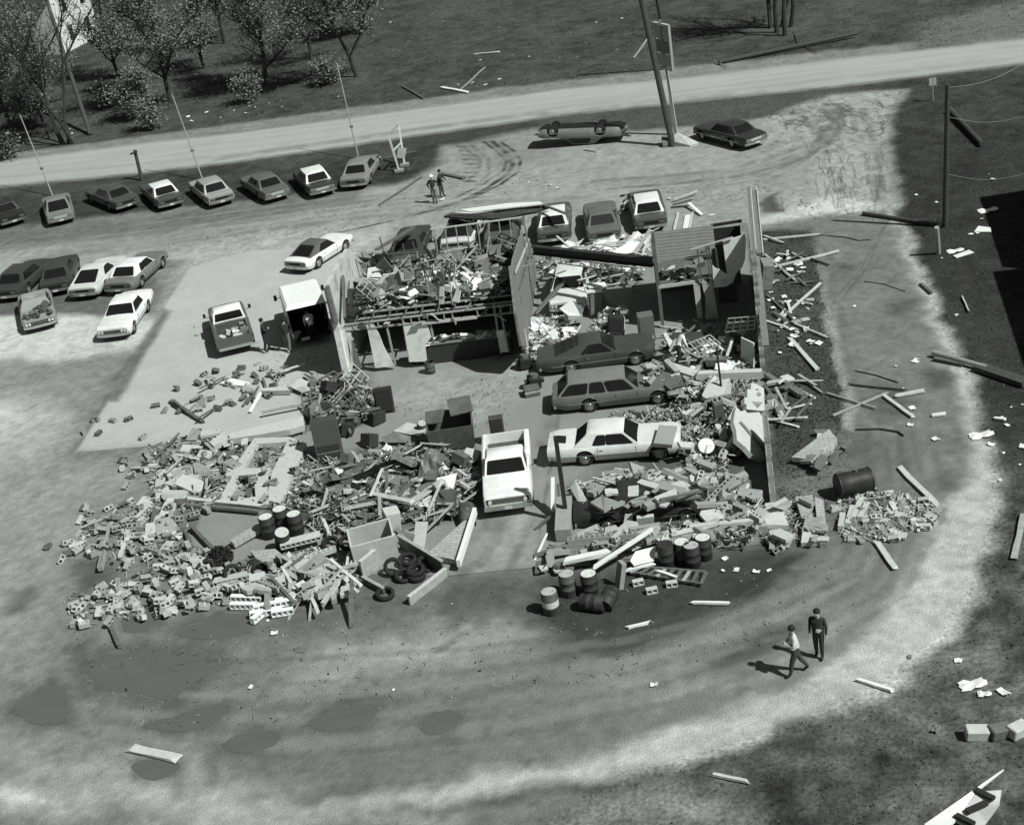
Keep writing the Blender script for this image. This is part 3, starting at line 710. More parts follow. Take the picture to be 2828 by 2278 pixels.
# cars inside the ruin
a, b = at(1500,1046), at(1800,1005); h = px_head((1500,1046),(1800,1005))
car('dark hardtop inside the ruined garage with rubble over its nose', None, L=5.4, body=.06, pos=((a.x+b.x)/2, (a.y+b.y)/2+.95), head=h, **FB)
a, b = at(1530,1152), at(1880,1112); h = px_head((1530,1152),(1880,1112))
car('grey station wagon inside the ruined garage behind the white hardtop', None, L=5.5, Wd=1.98, H=1.45, body=.14, roof=.19, style='wagon', pos=((a.x+b.x)/2, (a.y+b.y)/2+.95), head=h, ws=(1.7,2.3), bl=(4.75,5.3), name='station_wagon')
a, b = at(1520,1296), at(1888,1268); h = px_head((1520,1296),(1888,1268))
car('white hardtop with a pale panel on its hood, inside the ruined garage', None, L=5.45, body=.68, two_tone=.5, pos=((a.x+b.x)/2, (a.y+b.y)/2+.95), head=h, **HT)
a, b = at(1615,1462), at(1940,1432); h = px_head((1615,1462),(1940,1432))
car('dark car half buried under broken blocks at the front of the garage', None, L=5.2, body=.03, pos=((a.x+b.x)/2, (a.y+b.y)/2+.9), head=h, z=-.22, crush=.25, **FB)
c0 = at(1575,852,.3)
car('white car buried to its roof in rubble behind the tall plank wall', None, L=5.2, body=.66, pos=(c0.x+.0, c0.y+2.3), head=-PI/2-.05, **SD)

# ---------------------------------------------------------------- pickups and van
def pickup(label, pos, head, body, roofv, load=False, L=5.3, Wd=1.98, name='pickup_truck', bedv=None):
    root = thing(name, label, 'pickup truck', (pos[0], pos[1], 0), (0,0,head))
    bm_, rm_ = paint(body), paint(roofv); hw = Wd/2; X = lambda x: L/2-x
    mb = MB()
    secs = []
    for x, zt, wv in ((0,.90,.9),(.06,.96,.95),(.5,1.0,.98),(1.45,1.03,1),(1.6,1.05,1),(2.95,1.05,1)):
        wv *= hw; secs.append([(X(x), y, z) for y, z in ((-wv*.9,.42),(-wv,.55),(-wv,.85),(-wv*.95,zt-.03),(-wv*.85,zt),(0,zt+.03),(wv*.85,zt),(wv*.95,zt-.03),(wv,.85),(wv,.55),(wv*.9,.42))])
    n = len(secs[0]); vs = [p for s in secs for p in s]; fs = []
    for i in range(len(secs)-1):
        for j in range(n): fs.append((i*n+j, i*n+(j+1) % n, (i+1)*n+(j+1) % n, (i+1)*n+j))
    fs += [tuple(range(n)), tuple(range((len(secs)-1)*n, len(secs)*n))]
    mb.add(vs, fs); mb.build('body', bm_, root, smooth=True, smooth_angle=35)
    # cab roof block and glass
    A = [(X(1.62), hw*.88, 1.03),(X(1.62), -hw*.88, 1.03),(X(2.95), -hw*.88, 1.03),(X(2.95), hw*.88, 1.03)]
    B = [(X(1.98), hw*.76, 1.60),(X(1.98), -hw*.76, 1.60),(X(2.88), -hw*.76, 1.60),(X(2.88), hw*.76, 1.60)]
    Cc = [(X(2.1), hw*.66, 1.68),(X(2.1), -hw*.66, 1.68),(X(2.8), -hw*.66, 1.68),(X(2.8), hw*.66, 1.68)]
    mb = MB(); mb.add(A+B+Cc, [(0,1,5,4),(1,2,6,5),(2,3,7,6),(3,0,4,7),(4,5,9,8),(5,6,10,9),(6,7,11,10),(7,4,8,11),(8,9,10,11)])
    mb.build('roof', rm_, root, smooth=True, smooth_angle=45)
    mb = MB(); quad_pane(mb, A[0], A[1], B[1], B[0], (.05,.05,.08,.08)); mb.build('windshield', GLASS, root)
    mb = MB(); quad_pane(mb, A[2], A[3], B[3], B[2], (.06,.06,.2,.1)); mb.build('rear_window', GLASS, root)
    for i, j in ((3,0),(1,2)):
        mb = MB(); quad_pane(mb, A[i], A[j], B[j], B[i], (.12,.08,.08,.1)); mb.build('side_window', GLASS, root)
    # bed
    bv = paint(bedv if bedv is not None else body)
    mb = MB(); x0, x1 = X(3.0), X(L)
    mb.box(((x0+x1)/2, 0, .58), (x0-x1, Wd*.94, .06)); mb.build('bed_floor', mat('bed floor', .07, .7, .4, 5), root)
    for s in (1, -1):
        mb = MB(); mb.prism([(x0, s*hw*.80, .45),(x0, s*hw, .5),(x0, s*hw, 1.02),(x0, s*hw*.94, 1.06),(x0, s*hw*.80, 1.06)], (x1-x0, 0, 0))
        mb.build('bed_side', bv, root)
    mb = MB(); mb.box((x1+.03, 0, .8), (.05, Wd*.8, .5)); mb.build('tailgate', bv, root)
    mb = MB(); mb.box((x0-.03, 0, .8), (.05, Wd*.8, .5)); mb.build('bed_headboard', bv, root)
    mb = MB(); mb.box((X(-.06), 0, .5), (.1, Wd*.96, .17)); mb.build('front_bumper', CHROME, root)
    mb = MB(); mb.box((X(L+.06), 0, .52), (.1, Wd*.9, .15)); mb.build('rear_bumper', CHROME, root)
    mb = MB(); mb.box((X(-.01), 0, .76), (.03, Wd*.84, .20)); g = mb.build('grille', BLACK, root)
    for k in (-1, 0, 1):
        mb = MB(); mb.box((X(-.03), 0, .76+k*.06), (.015, Wd*.6, .018)); mb.build('grille_bar', CHROME, g)
    for s in (1, -1):
        mb = MB(); mb.tube((X(-.02), s*hw*.7, .76), (X(-.06), s*hw*.7, .76), .085, .08, 12); mb.build('headlight', LIGHTLENS, root)
        mb = MB(); mb.box((X(L+.02), s*hw*.9, .75), (.03, .1, .22)); mb.build('taillight', LAMP, root)
        mb = MB(); mb.bar((X(1.95), s*hw, 1.1), (X(1.95), s*(hw+.2), 1.2), .02, .02); mb.box((X(1.95), s*(hw+.22), 1.25), (.04, .14, .22)); mb.build('side_mirror', BLACK, root)
    mb = MB(); mb.box((X(-.125), 0, .5), (.012, .3, .12)); mb.build('license_plate', PLATE, root)
    for ax in (.95, 3.95):
        for s in (1, -1): wheel_parts(root, (X(ax), s*(hw-.12), .37), s, .37, .2)
    mb = MB(); mb.box((0, 0, .42), (L*.9, hw*1.3, .2)); mb.build('chassis', BLACK, root)
    return root
c0 = at(655,964,.35); h = px_head((655,964),(622,852))
pk = pickup('dark pickup with white cab roof and scrap heaped in its bed', (c0.x+math.cos(h)*2.65, c0.y+math.sin(h)*2.65), h, .1, .78)
random.seed(9)
for k in range(16):
    x = random.uniform(-2.4,-.6); y = random.uniform(-.65,.65); pm = pk.matrix_basis
    mb = MB(); mb.box((0,0,0), (random.uniform(.2,.5), random.uniform(.2,.4), random.uniform(.12,.3)))
    q = Matrix.Translation(pk.location) @ Matrix.Rotation(h, 4, 'Z') @ Vector((x, y, .78+random.uniform(0,.14)))
    o = mb.build('salvaged_box', mat(('scrap a','scrap b','scrap c')[k % 3], (.5,.2,.07)[k % 3], .8, .4, 7), loc=q, rot=(random.uniform(-.4,.4), random.uniform(-.4,.4), random.uniform(0,3)))
    tag(o, 'salvaged box or part heaped in the bed of the dark pickup', 'salvage', 'salvage in the pickup bed')
c0 = at(1405,1400,.45); h = px_head((1406,1190),(1412,1400))
pickup('white pickup standing nose out in the garage doorway', (c0.x-math.cos(h)*2.65, c0.y-math.sin(h)*2.65), h, .8, .8)

def van(label, pos, head):
    L, Wd, Hh = 5.0, 2.05, 2.35; hw = Wd/2
    root = thing('panel_truck', label, 'van', (pos[0], pos[1], 0), (0,0,head)); X = lambda x: L/2-x
    dk = paint(.09); lt = mat('box paint', .78, .5, .05, 2)
    # cab nose
    mb = MB(); secs = []
    for x, zt, wv in ((0,.95,.86),(.1,1.05,.92),(.75,1.12,.96),(1.0,1.2,.98),(1.4,1.9,.86),(1.5,1.95,.84)):
        wv *= hw; secs.append([(X(x), -wv, .4),(X(x), -wv, zt-.1),(X(x), -wv*.9, zt),(X(x), 0, zt+.03),(X(x), wv*.9, zt),(X(x), wv, zt-.1),(X(x), wv, .4)])
    n = 7; vs = [p for s in secs for p in s]; fs = [(i*n+j, i*n+(j+1) % n, (i+1)*n+(j+1) % n, (i+1)*n+j) for i in range(len(secs)-1) for j in range(n)]
    fs += [tuple(range(n)), tuple(range(n*(len(secs)-1), n*len(secs)))]
    mb.add(vs, fs); mb.build('cab', dk, root, smooth=True, smooth_angle=30)
    mb = MB(); quad_pane(mb, (X(1.0), hw*.8, 1.24),(X(1.0), -hw*.8, 1.24),(X(1.38), -hw*.72, 1.84),(X(1.38), hw*.72, 1.84), (.02,.02,.04,.04), .03); mb.build('windshield', GLASS, root)
    x0, x1 = X(1.5), X(L)
    for s in (1, -1):
        mb = MB(); mb.box(((x0+x1)/2, s*(hw-.03), 1.3), (x0-x1, .06, 1.7)); mb.build('side_panel', dk, root)
        mb = MB(); mb.bar((X(1.2), s*hw*.9, 1.5), (X(1.2), s*(hw+.25), 1.55), .03, .03); mb.box((X(1.2), s*(hw+.25), 1.55), (.05, .16, .3)); mb.build('side_mirror', BLACK, root)
        mb = MB(); mb.box((x1-.02, s*hw*.92, .75), (.03, .1, .2)); mb.build('taillight', LAMP, root)
    mb = MB(); mb.add([(x0, -hw, 2.15),(x0, hw, 2.15),(x1, hw, 2.15),(x1, -hw, 2.15),(x0-.05, -hw*.88, 2.26),(x0-.05, hw*.88, 2.26),(x1+.35, hw*.88, 2.26),(x1+.35, -hw*.88, 2.26)],
                    [(0,1,5,4),(1,2,6,5),(2,3,7,6),(3,0,4,7),(4,5,6,7),(0,3,2,1)]); mb.build('roof', lt, root)
    mb = MB(); mb.box(((x0+x1)/2, 0, .55), (x0-x1, Wd-.14, .08)); mb.build('load_floor', BLACK, root)
    mb = MB(); mb.box((x0-.04, 0, 1.35), (.06, Wd-.14, 1.5)); mb.build('bulkhead', dk, root)
    mb = MB(); mb.box((x1-.08, 0, .5), (.14, Wd*.95, .16)); mb.build('rear_bumper', BLACK, root)
    mb = MB(); mb.box((x1-.16, hw*.35, .52), (.02, .42, .16)); mb.build('license_plate', PLATE, root)
    for ax in (.85, 3.7):
        for s in (1, -1): wheel_parts(root, (X(ax), s*(hw-.14), .38), s, .38, .2)
    return root
h = px_head((840,942),(800,830)); c0 = at(862,928,.5)
van('dark panel truck with a white roof and open back beside the left garage wall', (c0.x+math.cos(h)*2.45, c0.y+math.sin(h)*2.45), h)
VAN_POS, VAN_H = (c0.x, c0.y), h
# ================================================================ RUIN
BLK = mat('concrete block', .29, .9, .16, 5, bump=.25)
BLKW = mat('pale block', .47, .9, .12, 5, bump=.2)
BLKD = mat('grey block', .13, .9, .2, 5, bump=.25)
WALL_YZ = mat('block wall along y', .36, .9, .15, 3, brick=(.4,.2,'yz'), bump=.2)
WALL_XZ = mat('block wall along x', .36, .9, .15, 3, brick=(.4,.2,'xz'), bump=.2)
WALL_XY = mat('fallen block wall', .40, .9, .14, 3, brick=(.4,.2,'xy'), bump=.2)
PLASTER = mat('plaster', .5, .85, .12, 2.5, wear=.3)
PLASTW = mat('white plaster', .74, .8, .1, 3, wear=.2)
WOOD = mat('bare wood', .33, .8, .25, 5); WOODW = mat('pale wood', .5, .75, .15, 5); WOODD = mat('weathered wood', .11, .85, .3, 5)
PLANK = mat('plank wall', .23, .85, .18, 4, stripes=(2.2,'Y',.3))
SIDING = mat('lap siding', .36, .8, .15, 3, stripes=(2.0,'Z',.35))
STEEL = mat('dull steel', .16, .5, .25, 5, metal=.2); DARKST = mat('dark steel', .035, .5, .3, 5); RUST = mat('rusty steel', .07, .8, .4, 7)
SHINGLE = mat('shingles', .06, .9, .35, 6, brick=(.35,.16,'xy'))
WHITE = mat('white paint', .74, .6, .06, 3); PAPER = mat('paper', .7, .8, .1, 4); CARD = mat('cardboard', .27, .8, .15, 4); GREYB = mat('grey board', .17, .8, .2, 4); TAR = mat('tar paper', .025, .8, .3, 5)

def grid_holes(mb, xs, ys, z0, z1, hole, M=None, mi=0):
    """welded prism on the grid xs, ys with the cells hole(i, j) left open"""
    nx, ny = len(xs), len(ys); cells = {(i, j) for i in range(nx-1) for j in range(ny-1) if not hole(i, j)}
    idx = {}; vs = []; fs = []
    def V(i, j, k):
        key = (i, j, k)
        if key not in idx:
            p = Vector((xs[i], ys[j], (z0, z1)[k])); idx[key] = len(vs); vs.append(M @ p if M else p)
        return idx[key]
    for i, j in cells:
        fs.append((V(i,j,1), V(i+1,j,1), V(i+1,j+1,1), V(i,j+1,1))); fs.append((V(i,j,0), V(i,j+1,0), V(i+1,j+1,0), V(i+1,j,0)))
        if (i-1,j) not in cells: fs.append((V(i,j,0), V(i,j,1), V(i,j+1,1), V(i,j+1,0)))
        if (i+1,j) not in cells: fs.append((V(i+1,j,0), V(i+1,j+1,0), V(i+1,j+1,1), V(i+1,j,1)))
        if (i,j-1) not in cells: fs.append((V(i,j,0), V(i+1,j,0), V(i+1,j,1), V(i,j,1)))
        if (i,j+1) not in cells: fs.append((V(i,j+1,0), V(i,j+1,1), V(i+1,j+1,1), V(i+1,j+1,0)))
    mb.add(vs, fs, mi)
def cored(mb, n, H, Wd=.2, M=None, mi=0, cell=.2):
    """n hollow cells in a row along x, cores running along z"""
    xs = [0.0]; 
    for k in range(n): xs += [k*cell+.032, (k+1)*cell-.032]
    xs.append(n*cell); xs = sorted(set(xs)); ys = [-Wd/2, -Wd/2+.034, Wd/2-.034, Wd/2]
    xs = [x-n*cell/2 for x in xs]
    grid_holes(mb, xs, ys, -H/2, H/2, lambda i, j: j == 1 and i % 2 == 1, M, mi)
def S3(p): return at(*p)
def slab(name, label, cat, pts, th, m, group=None, parent=None):
    """broken slab: outline of (px, py, height) points, thickness th below"""
    P = [at(*p) for p in pts]; n = (P[1]-P[0]).cross(P[2]-P[0])
    for i in range(3, len(P)):
        q = (P[i-1]-P[0]).cross(P[i]-P[0]); n += q
    n.normalize(); 
    if n.z < 0: n = -n
    c = sum(P, Vector())/len(P)
    mb = MB(); mb.prism(P, -n*th); o = mb.build(name, m, parent, origin=None if parent else c)
    if not parent: tag(o, label, cat, group)
    return o

# ---- tall block wall on the right
def stepwall(name, label, x_of, prof, thick, m, cat='wall'):
    """wall running along y: prof = list of (y0, y1, height)"""
    root = thing(name, label, cat, (x_of(prof[0][0]), prof[0][0], 0)); O = Vector(root.location)
    for y0, y1, h in prof:
        mb = MB(); ym = (y0+y1)/2; ang = math.atan2(y1-y0, x_of(y1)-x_of(y0)); Ln = abs(y1-y0)
        mb.box(Vector((x_of(ym), ym, (h-.2)/2))-O, (Ln, thick, h-.2), (0,0,ang)); mb.build('block_courses', m, root)
        mb = MB(); n = max(1, int(round(Ln/.2))); M = Matrix.Translation(Vector((x_of(ym), ym, h-.1))-O) @ Matrix.Rotation(ang, 4, 'Z')
        cored(mb, n, .2, thick, M, cell=Ln/n); mb.build('open_top_course', BLK, root)
    return root
xw = lambda y: 11.15+.06*y
prof = [(12.7,8.0,4.8),(8.0,3.9,4.8),(3.9,3.5,4.6),(3.5,3.1,4.0),(3.1,2.7,3.4),(2.7,2.3,2.6),(2.3,1.9,1.8),(1.9,1.5,1.0),(1.5,1.1,.6)]
W4 = stepwall('block_wall', 'tall concrete block side wall standing along the right side of the ruin, open cores on top', xw, prof, .22, WALL_YZ)
mb = MB(); O = Vector(W4.location)
mb.box(Vector((xw(8.2)+.27, 8.2, 4.62))-O, (8.6, .26, .06), (0,0,math.atan2(1,.06))); mb.build('wall_plate', GREYB, W4)
mb = MB(); mb.bar(Vector((xw(12.6)+.42, 12.6, 4.65))-O, Vector((xw(3.8)+.42, 3.8, 4.6))-O, .05, .16); mb.build('fascia_strip', WOODW, W4)
mb = MB(); mb.bar(Vector((xw(12.6)+.135, 12.6, 4.72))-O, Vector((xw(4.2)+.135, 4.2, 4.7))-O, .03, .1); mb.build('flashing', WOODW, W4)
o = MB(); o.bar((xw(3)+.25, 5.4, 3.9), (xw(-1)+.3, .6, 1.6), .3, .07); tag(o.build('outer_plank', GREYB, origin=(xw(1)+.3, 3, 2.7)), 'long grey plank hanging down the end of the tall block wall', 'plank')
o = MB(); o.box((xw(5)+.5, 5.2, 3.1), (.5, .9, 1.2), (.1,.15,.1)); tag(o.build('brick_chunk', mat('grey chunk', .2, .9, .3, 5, bump=.4), origin=(xw(5)+.5, 5.2, 3.1)), 'chunk of grey masonry clinging to the outside of the tall block wall', 'masonry')

# leaning and fallen parts of the right wall
def atPlane(px, py, P0, n):
    d = _f*CAM_F + _r*(px - PW/2) - _u*(py - PH/2)
    return CAM_P + d*((P0-CAM_P).dot(n)/d.dot(n))
LN = Vector((.74,-.12,.66)).normalized(); LP0 = at(2116,1180,.25)
def leanslab(name, label, pts, th, m):
    P = [atPlane(a, b, LP0, LN) for a, b in pts]; c = sum(P, Vector())/len(P); mb = MB(); mb.prism(P, -LN*th); return tag(mb.build(name, m, origin=c), label, 'wall slab')
leanslab('leaning_slab', 'pale wall slab leaning inward with a dark groove across it, right of the white drum lid',
     [(2030,1134),(2034,1124),(2046,1136),(2058,1132),(2064,1140),(2096,1138),(2113,1162),(2113,1222),(2128,1250),(2126,1276),(2078,1257),(2060,1236),(2035,1215),(2033,1188),(2025,1164)], .2, BLKW)
a, b = atPlane(2042,1166,LP0,LN), atPlane(2122,1258,LP0,LN); mb = MB(); mb.bar(a+LN*.03, b+LN*.03, .2, .06, up=LN); tag(mb.build('groove_batten', GREYB, origin=a), 'grey batten standing in for the dark groove across the pale leaning wall slab', 'batten')  # raised dark strip added in place of the groove across the slab
leanslab('fallen_slab', 'upper pale wall slab with stepped edge above the leaning slab', [(2064,1098),(2064,1075),(2074,1075),(2074,1058),(2084,1058),(2110,1072),(2112,1134),(2096,1134),(2062,1130),(2062,1116),(2056,1116),(2056,1098)], .2, BLKW)
stepwall('wall_stub', 'low stub of block wall with open cores below the leaning slab', lambda y: 10.72+.05*(y+6), [(-5.8,-7.6,1.5),(-7.6,-8.6,1.2),(-8.6,-9.6,.9),(-9.6,-10.4,.6)], .22, WALL_YZ)
stepwall('foundation_wall', 'low grey foundation wall along the front of the garage behind the drums', lambda y: 0, [], .2, WALL_XZ) if False else None
root = thing('foundation_wall', 'low grey foundation wall along the garage front behind the drums', 'wall', (6.4,-12.4,0))
mb = MB(); mb.box((0,0,.25), (7.4,.22,.5)); mb.build('block_courses', WALL_XZ, root)
mb = MB(); cored(mb, 16, .2, .22, Matrix.Translation((-2.0,0,.6)), cell=.2); mb.build('open_top_course', BLK, root)
mb = MB(); mb.box((2.2,.02,.62), (2.6,.24,.24)); mb.build('sill_blocks', BLKW, root)
# fallen flat wall pieces outside the corner
G = 'fallen wall pieces outside the garage corner'
for k, (lab, pts, m) in enumerate([
 ('broad pale wall slab lying just outside the near corner of the garage', [(2112,1405,.5),(2160,1403,.4),(2178,1450,.3),(2112,1448,.45)], BLKW),
 ('tall cracked wall slab with square end, second from the right edge of the fallen wall', [(2196,1372,.4),(2244,1366,.4),(2246,1392,.36),(2225,1432,.3),(2214,1430,.3)], WALL_XY),
 ('narrow fallen wall slab at the right edge of the fallen wall', [(2250,1372,.35),(2274,1380,.3),(2282,1458,.25),(2258,1452,.25)], WALL_XY),
 ('small squarish slab at the lower edge of the fallen wall', [(2216,1470,.3),(2256,1458,.3),(2262,1496,.22),(2212,1498,.22)], BLKW),
 ('long narrow slab in the middle of the fallen wall', [(2224,1432,.34),(2250,1426,.34),(2252,1462,.28),(2214,1468,.28)], BLK),
 ('slab at the lower right corner of the fallen wall', [(2264,1462,.24),(2283,1460,.22),(2284,1500,.2),(2264,1500,.2)], BLK),
 ('tilted slab wedge beside the broad pale slab', [(2130,1392,.8),(2168,1372,.9),(2180,1384,.6),(2160,1402,.45)], BLKW)]):
    slab('fallen_slab', lab, 'wall slab', pts, .2, m, G)

# ---- left garage wall
root = thing('garage_wall', 'ruined block wall at the left end with its pale inner face in the sun', 'wall', (-8.4,5.9,0)); O = Vector(root.location)
mb = MB(); P = [(-8.35,6.0,.0),(-8.38,5.8,4.75),(-8.2,8.2,4.85),(-8.1,10.6,4.8),(-8.05,11.3,4.2),(-8.0,12.1,3.4),(-8.0,11.8,2.6),(-8.0,12.2,1.5),(-8.0,12.0,0)]
mb.prism([Vector(p)-O for p in P], (-.22,0,0)); mb.build('block_face', PLASTER, root)
mb = MB(); mb.box(Vector((-8.4,5.85,1.45))-O, (.3,.24,2.9)); mb.build('end_pier', PLASTW, root)
mb = MB(); mb.bar(Vector((-8.4,5.75,4.8))-O, Vector((-8.3,5.7,2.9))-O, .16, .3); mb.build('broken_edge', GREYB, root)
mb = MB(); mb.bar(Vector((-8.1,8.1,4.3))-O, Vector((-7.95,6.0,2.95))-O, .12, .22); mb.build('torn_trim', WOODD, root)
mb = MB(); mb.bar(Vector((-8.1,9.3,3.6))-O, Vector((-8.0,7.7,3.0))-O, .04, .05); mb.build('stud', WOODD, root)

# ---- front stud wall under the loft (plane y = 5)
YW = 5.95
root = thing('stud_wall', 'torn plaster and stud wall with two dark doorways and a wide opening, under the loft', 'wall', (-4,YW,0)); O = Vector(root.location)
def panelY(nm, z5, m, th=.09, y=YW, off=(900,820), s=3.592, par=None, o0=None):
    P = [atY(off[0]+a/s, off[1]+b/s, y) for a, b in z5]
    P = [Vector((p.x, p.y, max(p.z, .02))) for p in P]
    mb = MB(); mb.prism([p-(O if o0 is None else o0) for p in P], (0, th, 0)); return mb.build(nm, m, root if par is None else par)
panelY('plaster_panel', [(110,300),(200,340),(245,560),(250,740),(200,770)], PLASTW)
panelY('plaster_panel', [(400,265),(460,248),(530,380),(570,490),(620,590),(682,684),(490,705)], PLASTW)
panelY('lintel_panel', [(110,290),(400,262),(404,318),(206,346)], PLASTER, .1)
panelY('plaster_panel', [(765,265),(900,258),(1010,285),(1045,400),(985,480),(1002,640),(832,645),(800,470)], PLASTW)
panelY('plaster_panel', [(1690,340),(1762,330),(1806,545),(1738,552)], PLASTW)
panelY('plaster_panel', [(1890,165),(1940,260),(1975,330),(2012,512),(1952,524)], PLASTW)
panelY('plaster_panel', [(205,345),(250,360),(268,560),(262,720),(246,745),(230,560)], PLASTW)
panelY('door_leaf', [(215,365),(275,470),(360,700),(300,745),(250,560)], GREYB, .05)
for x, (a, b) in enumerate([((590,225),(690,672)),((1665,60),(1735,560)),((1720,70),(1812,545)),((1030,230),(1065,400)),((760,200),(832,640)),((1875,60),(1955,530))]):
    p, q = atY(900+a[0]/3.592, 820+a[1]/3.592, YW+.05), atY(900+b[0]/3.592, 820+b[1]/3.592, YW+.05)
    mb = MB(); mb.bar(p-O, q-O, .09, .09, up=(0,1,0)); mb.build('stud', WOOD, root)
for (za, zb, yy) in ((2.66,2.72,5.95),(2.36,2.30,5.97),(2.68,2.72,7.15),(2.38,2.4,7.15)):
    mb = MB(); mb.bar(Vector((-8.0,yy,za))-O, Vector((.35,yy,zb))-O, .1, .07); mb.build('top_plate', WOOD, root)
random.seed(3)
for k in range(21):
    x = -7.6+k*.4
    if k in (5,13,14,18): continue
    mb = MB(); mb.box(Vector((x,5.95,2.51))-O, (.05,.08,.24)); mb.build('cripple_stud', WOOD, root)
    if k % 2 == 0:
        mb = MB(); mb.box(Vector((x+.1,6.55,2.69))-O, (.05,1.1,.09)); mb.build('joist', WOODD, root)
mb = MB(); mb.box(Vector((-3.1,5.88,2.28))-O, (2.9,.05,.1)); mb.build('opening_head', WOODW, root)
G = 'broken boards hanging along the loft front'
for k in range(12):
    x = -7.4+k*.66; a = Vector((x, 5.85+random.uniform(-.1,.05), 2.5+random.uniform(-.2,.3))); b = a+Vector((random.uniform(-.5,.7), random.uniform(-.15,.1), random.uniform(-.8,.5)))
    mb = MB(); mb.plank(a, b, random.uniform(.08,.2), .035); tag(mb.build('hanging_board', (WOOD, WOODD, WOODW, GREYB)[k % 4], origin=a), 'broken board hanging along the front edge of the loft', 'board', G)
# loft deck
root = thing('loft_deck', 'storage loft floor over the left bays, heaped with debris', 'loft', (-3.8,10.4,2.55)); O = Vector(root.location)
mb = MB(); mb.box((0,.45,.03), (8.3,6.7,.1)); mb.build('deck_boards', WOODD, root)
for k in range(9):
    mb = MB(); mb.box((-3.8+k*.95,.4,-.12), (.08,6.6,.18)); mb.build('joist', WOODD, root)
mb = MB(); mb.box((0,3.6,-1.25), (8.2,.15,2.4)); mb.build('rear_wall', BLKD, root)
# rear stud frame on the loft
root = thing('framed_wall', 'bare stud frame with a long top rail along the back of the loft', 'stud frame', (-1.3,13.4,2.6)); O = Vector(root.location)
mb = MB(); mb.bar(Vector((-4.3,13.4,4.32))-O, Vector((.5,13.4,4.38))-O, .09, .06); mb.build('top_plate', WOODW, root)
for k in range(9):
    x = -4.1+k*.56; mb = MB(); mb.bar(Vector((x-.05,13.4,2.65))-O, Vector((x,13.4,4.3))-O, .05, .08, up=(0,1,0)); mb.build('stud', WOOD, root)
mb = MB(); mb.bar(Vector((-8.2,13.3,2.75))-O, Vector((-4.2,13.4,2.75))-O, .1, .07); mb.build('sole_plate', WOOD, root)
for k in range(8):
    x = -8.0+k*.55; hh = (.8,.75,1.5,.85,1.0,1.05,.9,1.2)[k]; mb = MB(); mb.bar(Vector((x,13.35,2.78))-O, Vector((x-.06,13.35,2.75+hh))-O, .05, .09, up=(0,1,0)); mb.build('stud', WOODD, root)
mb = MB(); mb.bar(Vector((.5,13.4,4.38))-O, Vector((.9,10.6,3.2))-O, .09, .1); mb.build('end_post', WOODD, root)
# leaning rafter board over the front cars
P, Q = at(1040,690,2.7), at(1142,628,1.9); mb = MB(); mb.bar(P, Q, .3, .06); tag(mb.build('rafter_board', WOODD, origin=P), 'long dark board slanting from the loft onto the dark half-hidden car', 'board')

# ---- plank partition
root = thing('plank_partition', 'tall partition of vertical planks standing between the loft and the open bay', 'wall', (.5,7,0)); O = Vector(root.location)
Sp = [(1410,734),(1425,867),(1440,955),(1463,962),(1478,862),(1491,805),(1468,676),(1459,659),(1448,664),(1444,640),(1434,668),(1419,716),(1416,740)]
P = [atX(a, b, .5) for a, b in Sp]; P = [Vector((p.x, p.y, max(p.z, .02))) for p in P]
mb = MB(); mb.prism([p-O for p in P], (-.1,0,0)); mb.build('planking', PLANK, root)
a, b = atX(1424,752,.58), atX(1461,662,.58); mb = MB(); mb.bar(a-O, b-O, .14, .05, up=(1,0,0)); mb.build('diagonal_brace', WOODW, root)
a, b = atX(1436,800,.58), atX(1466,690,.58); mb = MB(); mb.bar(a-O, b-O, .04, .03, up=(1,0,0)); mb.build('diagonal_brace', GREYB, root)
a, b = Vector((.45,6.2,0)), Vector((.42,6.2,3.6)); mb = MB(); mb.bar(a-O, b-O, .1, .12); mb.build('end_stud', WOODW, root)

# ---- office on the right
root = thing('office_front', 'remains of the two storey office with lap siding above a dark opening', 'building', (8.4,7.5,0)); O = Vector(root.location)
mb = MB(); mb.bar(Vector((7.0,7.45,0))-O, Vector((7.0,7.5,4.9))-O, .16, .16); mb.build('steel_column', STEEL, root)
mb = MB(); mb.prism([Vector(p)-O for p in ((7.05,7.5,3.35),(7.0,7.6,4.85),(9.82,7.45,4.9),(9.85,7.4,3.8),(9.3,7.4,3.62),(8.0,7.45,3.45))], (0,.07,0)); mb.build('lap_siding', SIDING, root)
mb = MB(); mb.box(Vector((8.5,9.6,2.16))-O, (3.1,4.2,.12)); mb.build('upper_floor', WOODD, root)
mb = MB(); mb.bar(Vector((7.0,7.42,2.14))-O, Vector((9.3,7.38,2.22))-O, .06, .16); mb.build('floor_edge', PLASTER, root)
mb = MB(); mb.box(Vector((9.0,12.0,1.45))-O, (4.3,.15,2.9)); mb.build('rear_wall', BLKD, root)
mb = MB(); mb.bar(Vector((9.8,9.9,4.0))-O, Vector((11.3,9.8,4.1))-O, .1, .14); mb.build('roof_edge', DARKST, root)
mb = MB(); mb.box(Vector((10.4,9.7,3.5))-O, (1.6,.1,.8)); mb.build('dark_back_wall', TAR, root)  # plain dark wall filling the black gap at the rear right
off2 = (1760,540); s2 = 5.105
def panelO(nm, pts, m, y=7.3, th=.07): return panelY(nm, pts, m, th, y, off2, s2)
panelO('door_jamb', [(790,1255),(880,1236),(918,1725),(850,1735)], PLASTER)
panelO('plaster_panel', [(905,1225),(1058,1212),(1145,1735),(965,1740),(960,1450)], PLASTER)
panelO('plaster_panel', [(1205,652),(1522,552),(1534,640),(1520,900),(1480,1010),(1390,1110),(1268,1120)], PLASTW, 7.2)
panelO('plaster_panel', [(1058,985),(1095,1025),(1170,1050),(1250,1110),(1390,1110),(1350,1230),(1260,1280),(1080,1305)], PLASTW, 7.2)
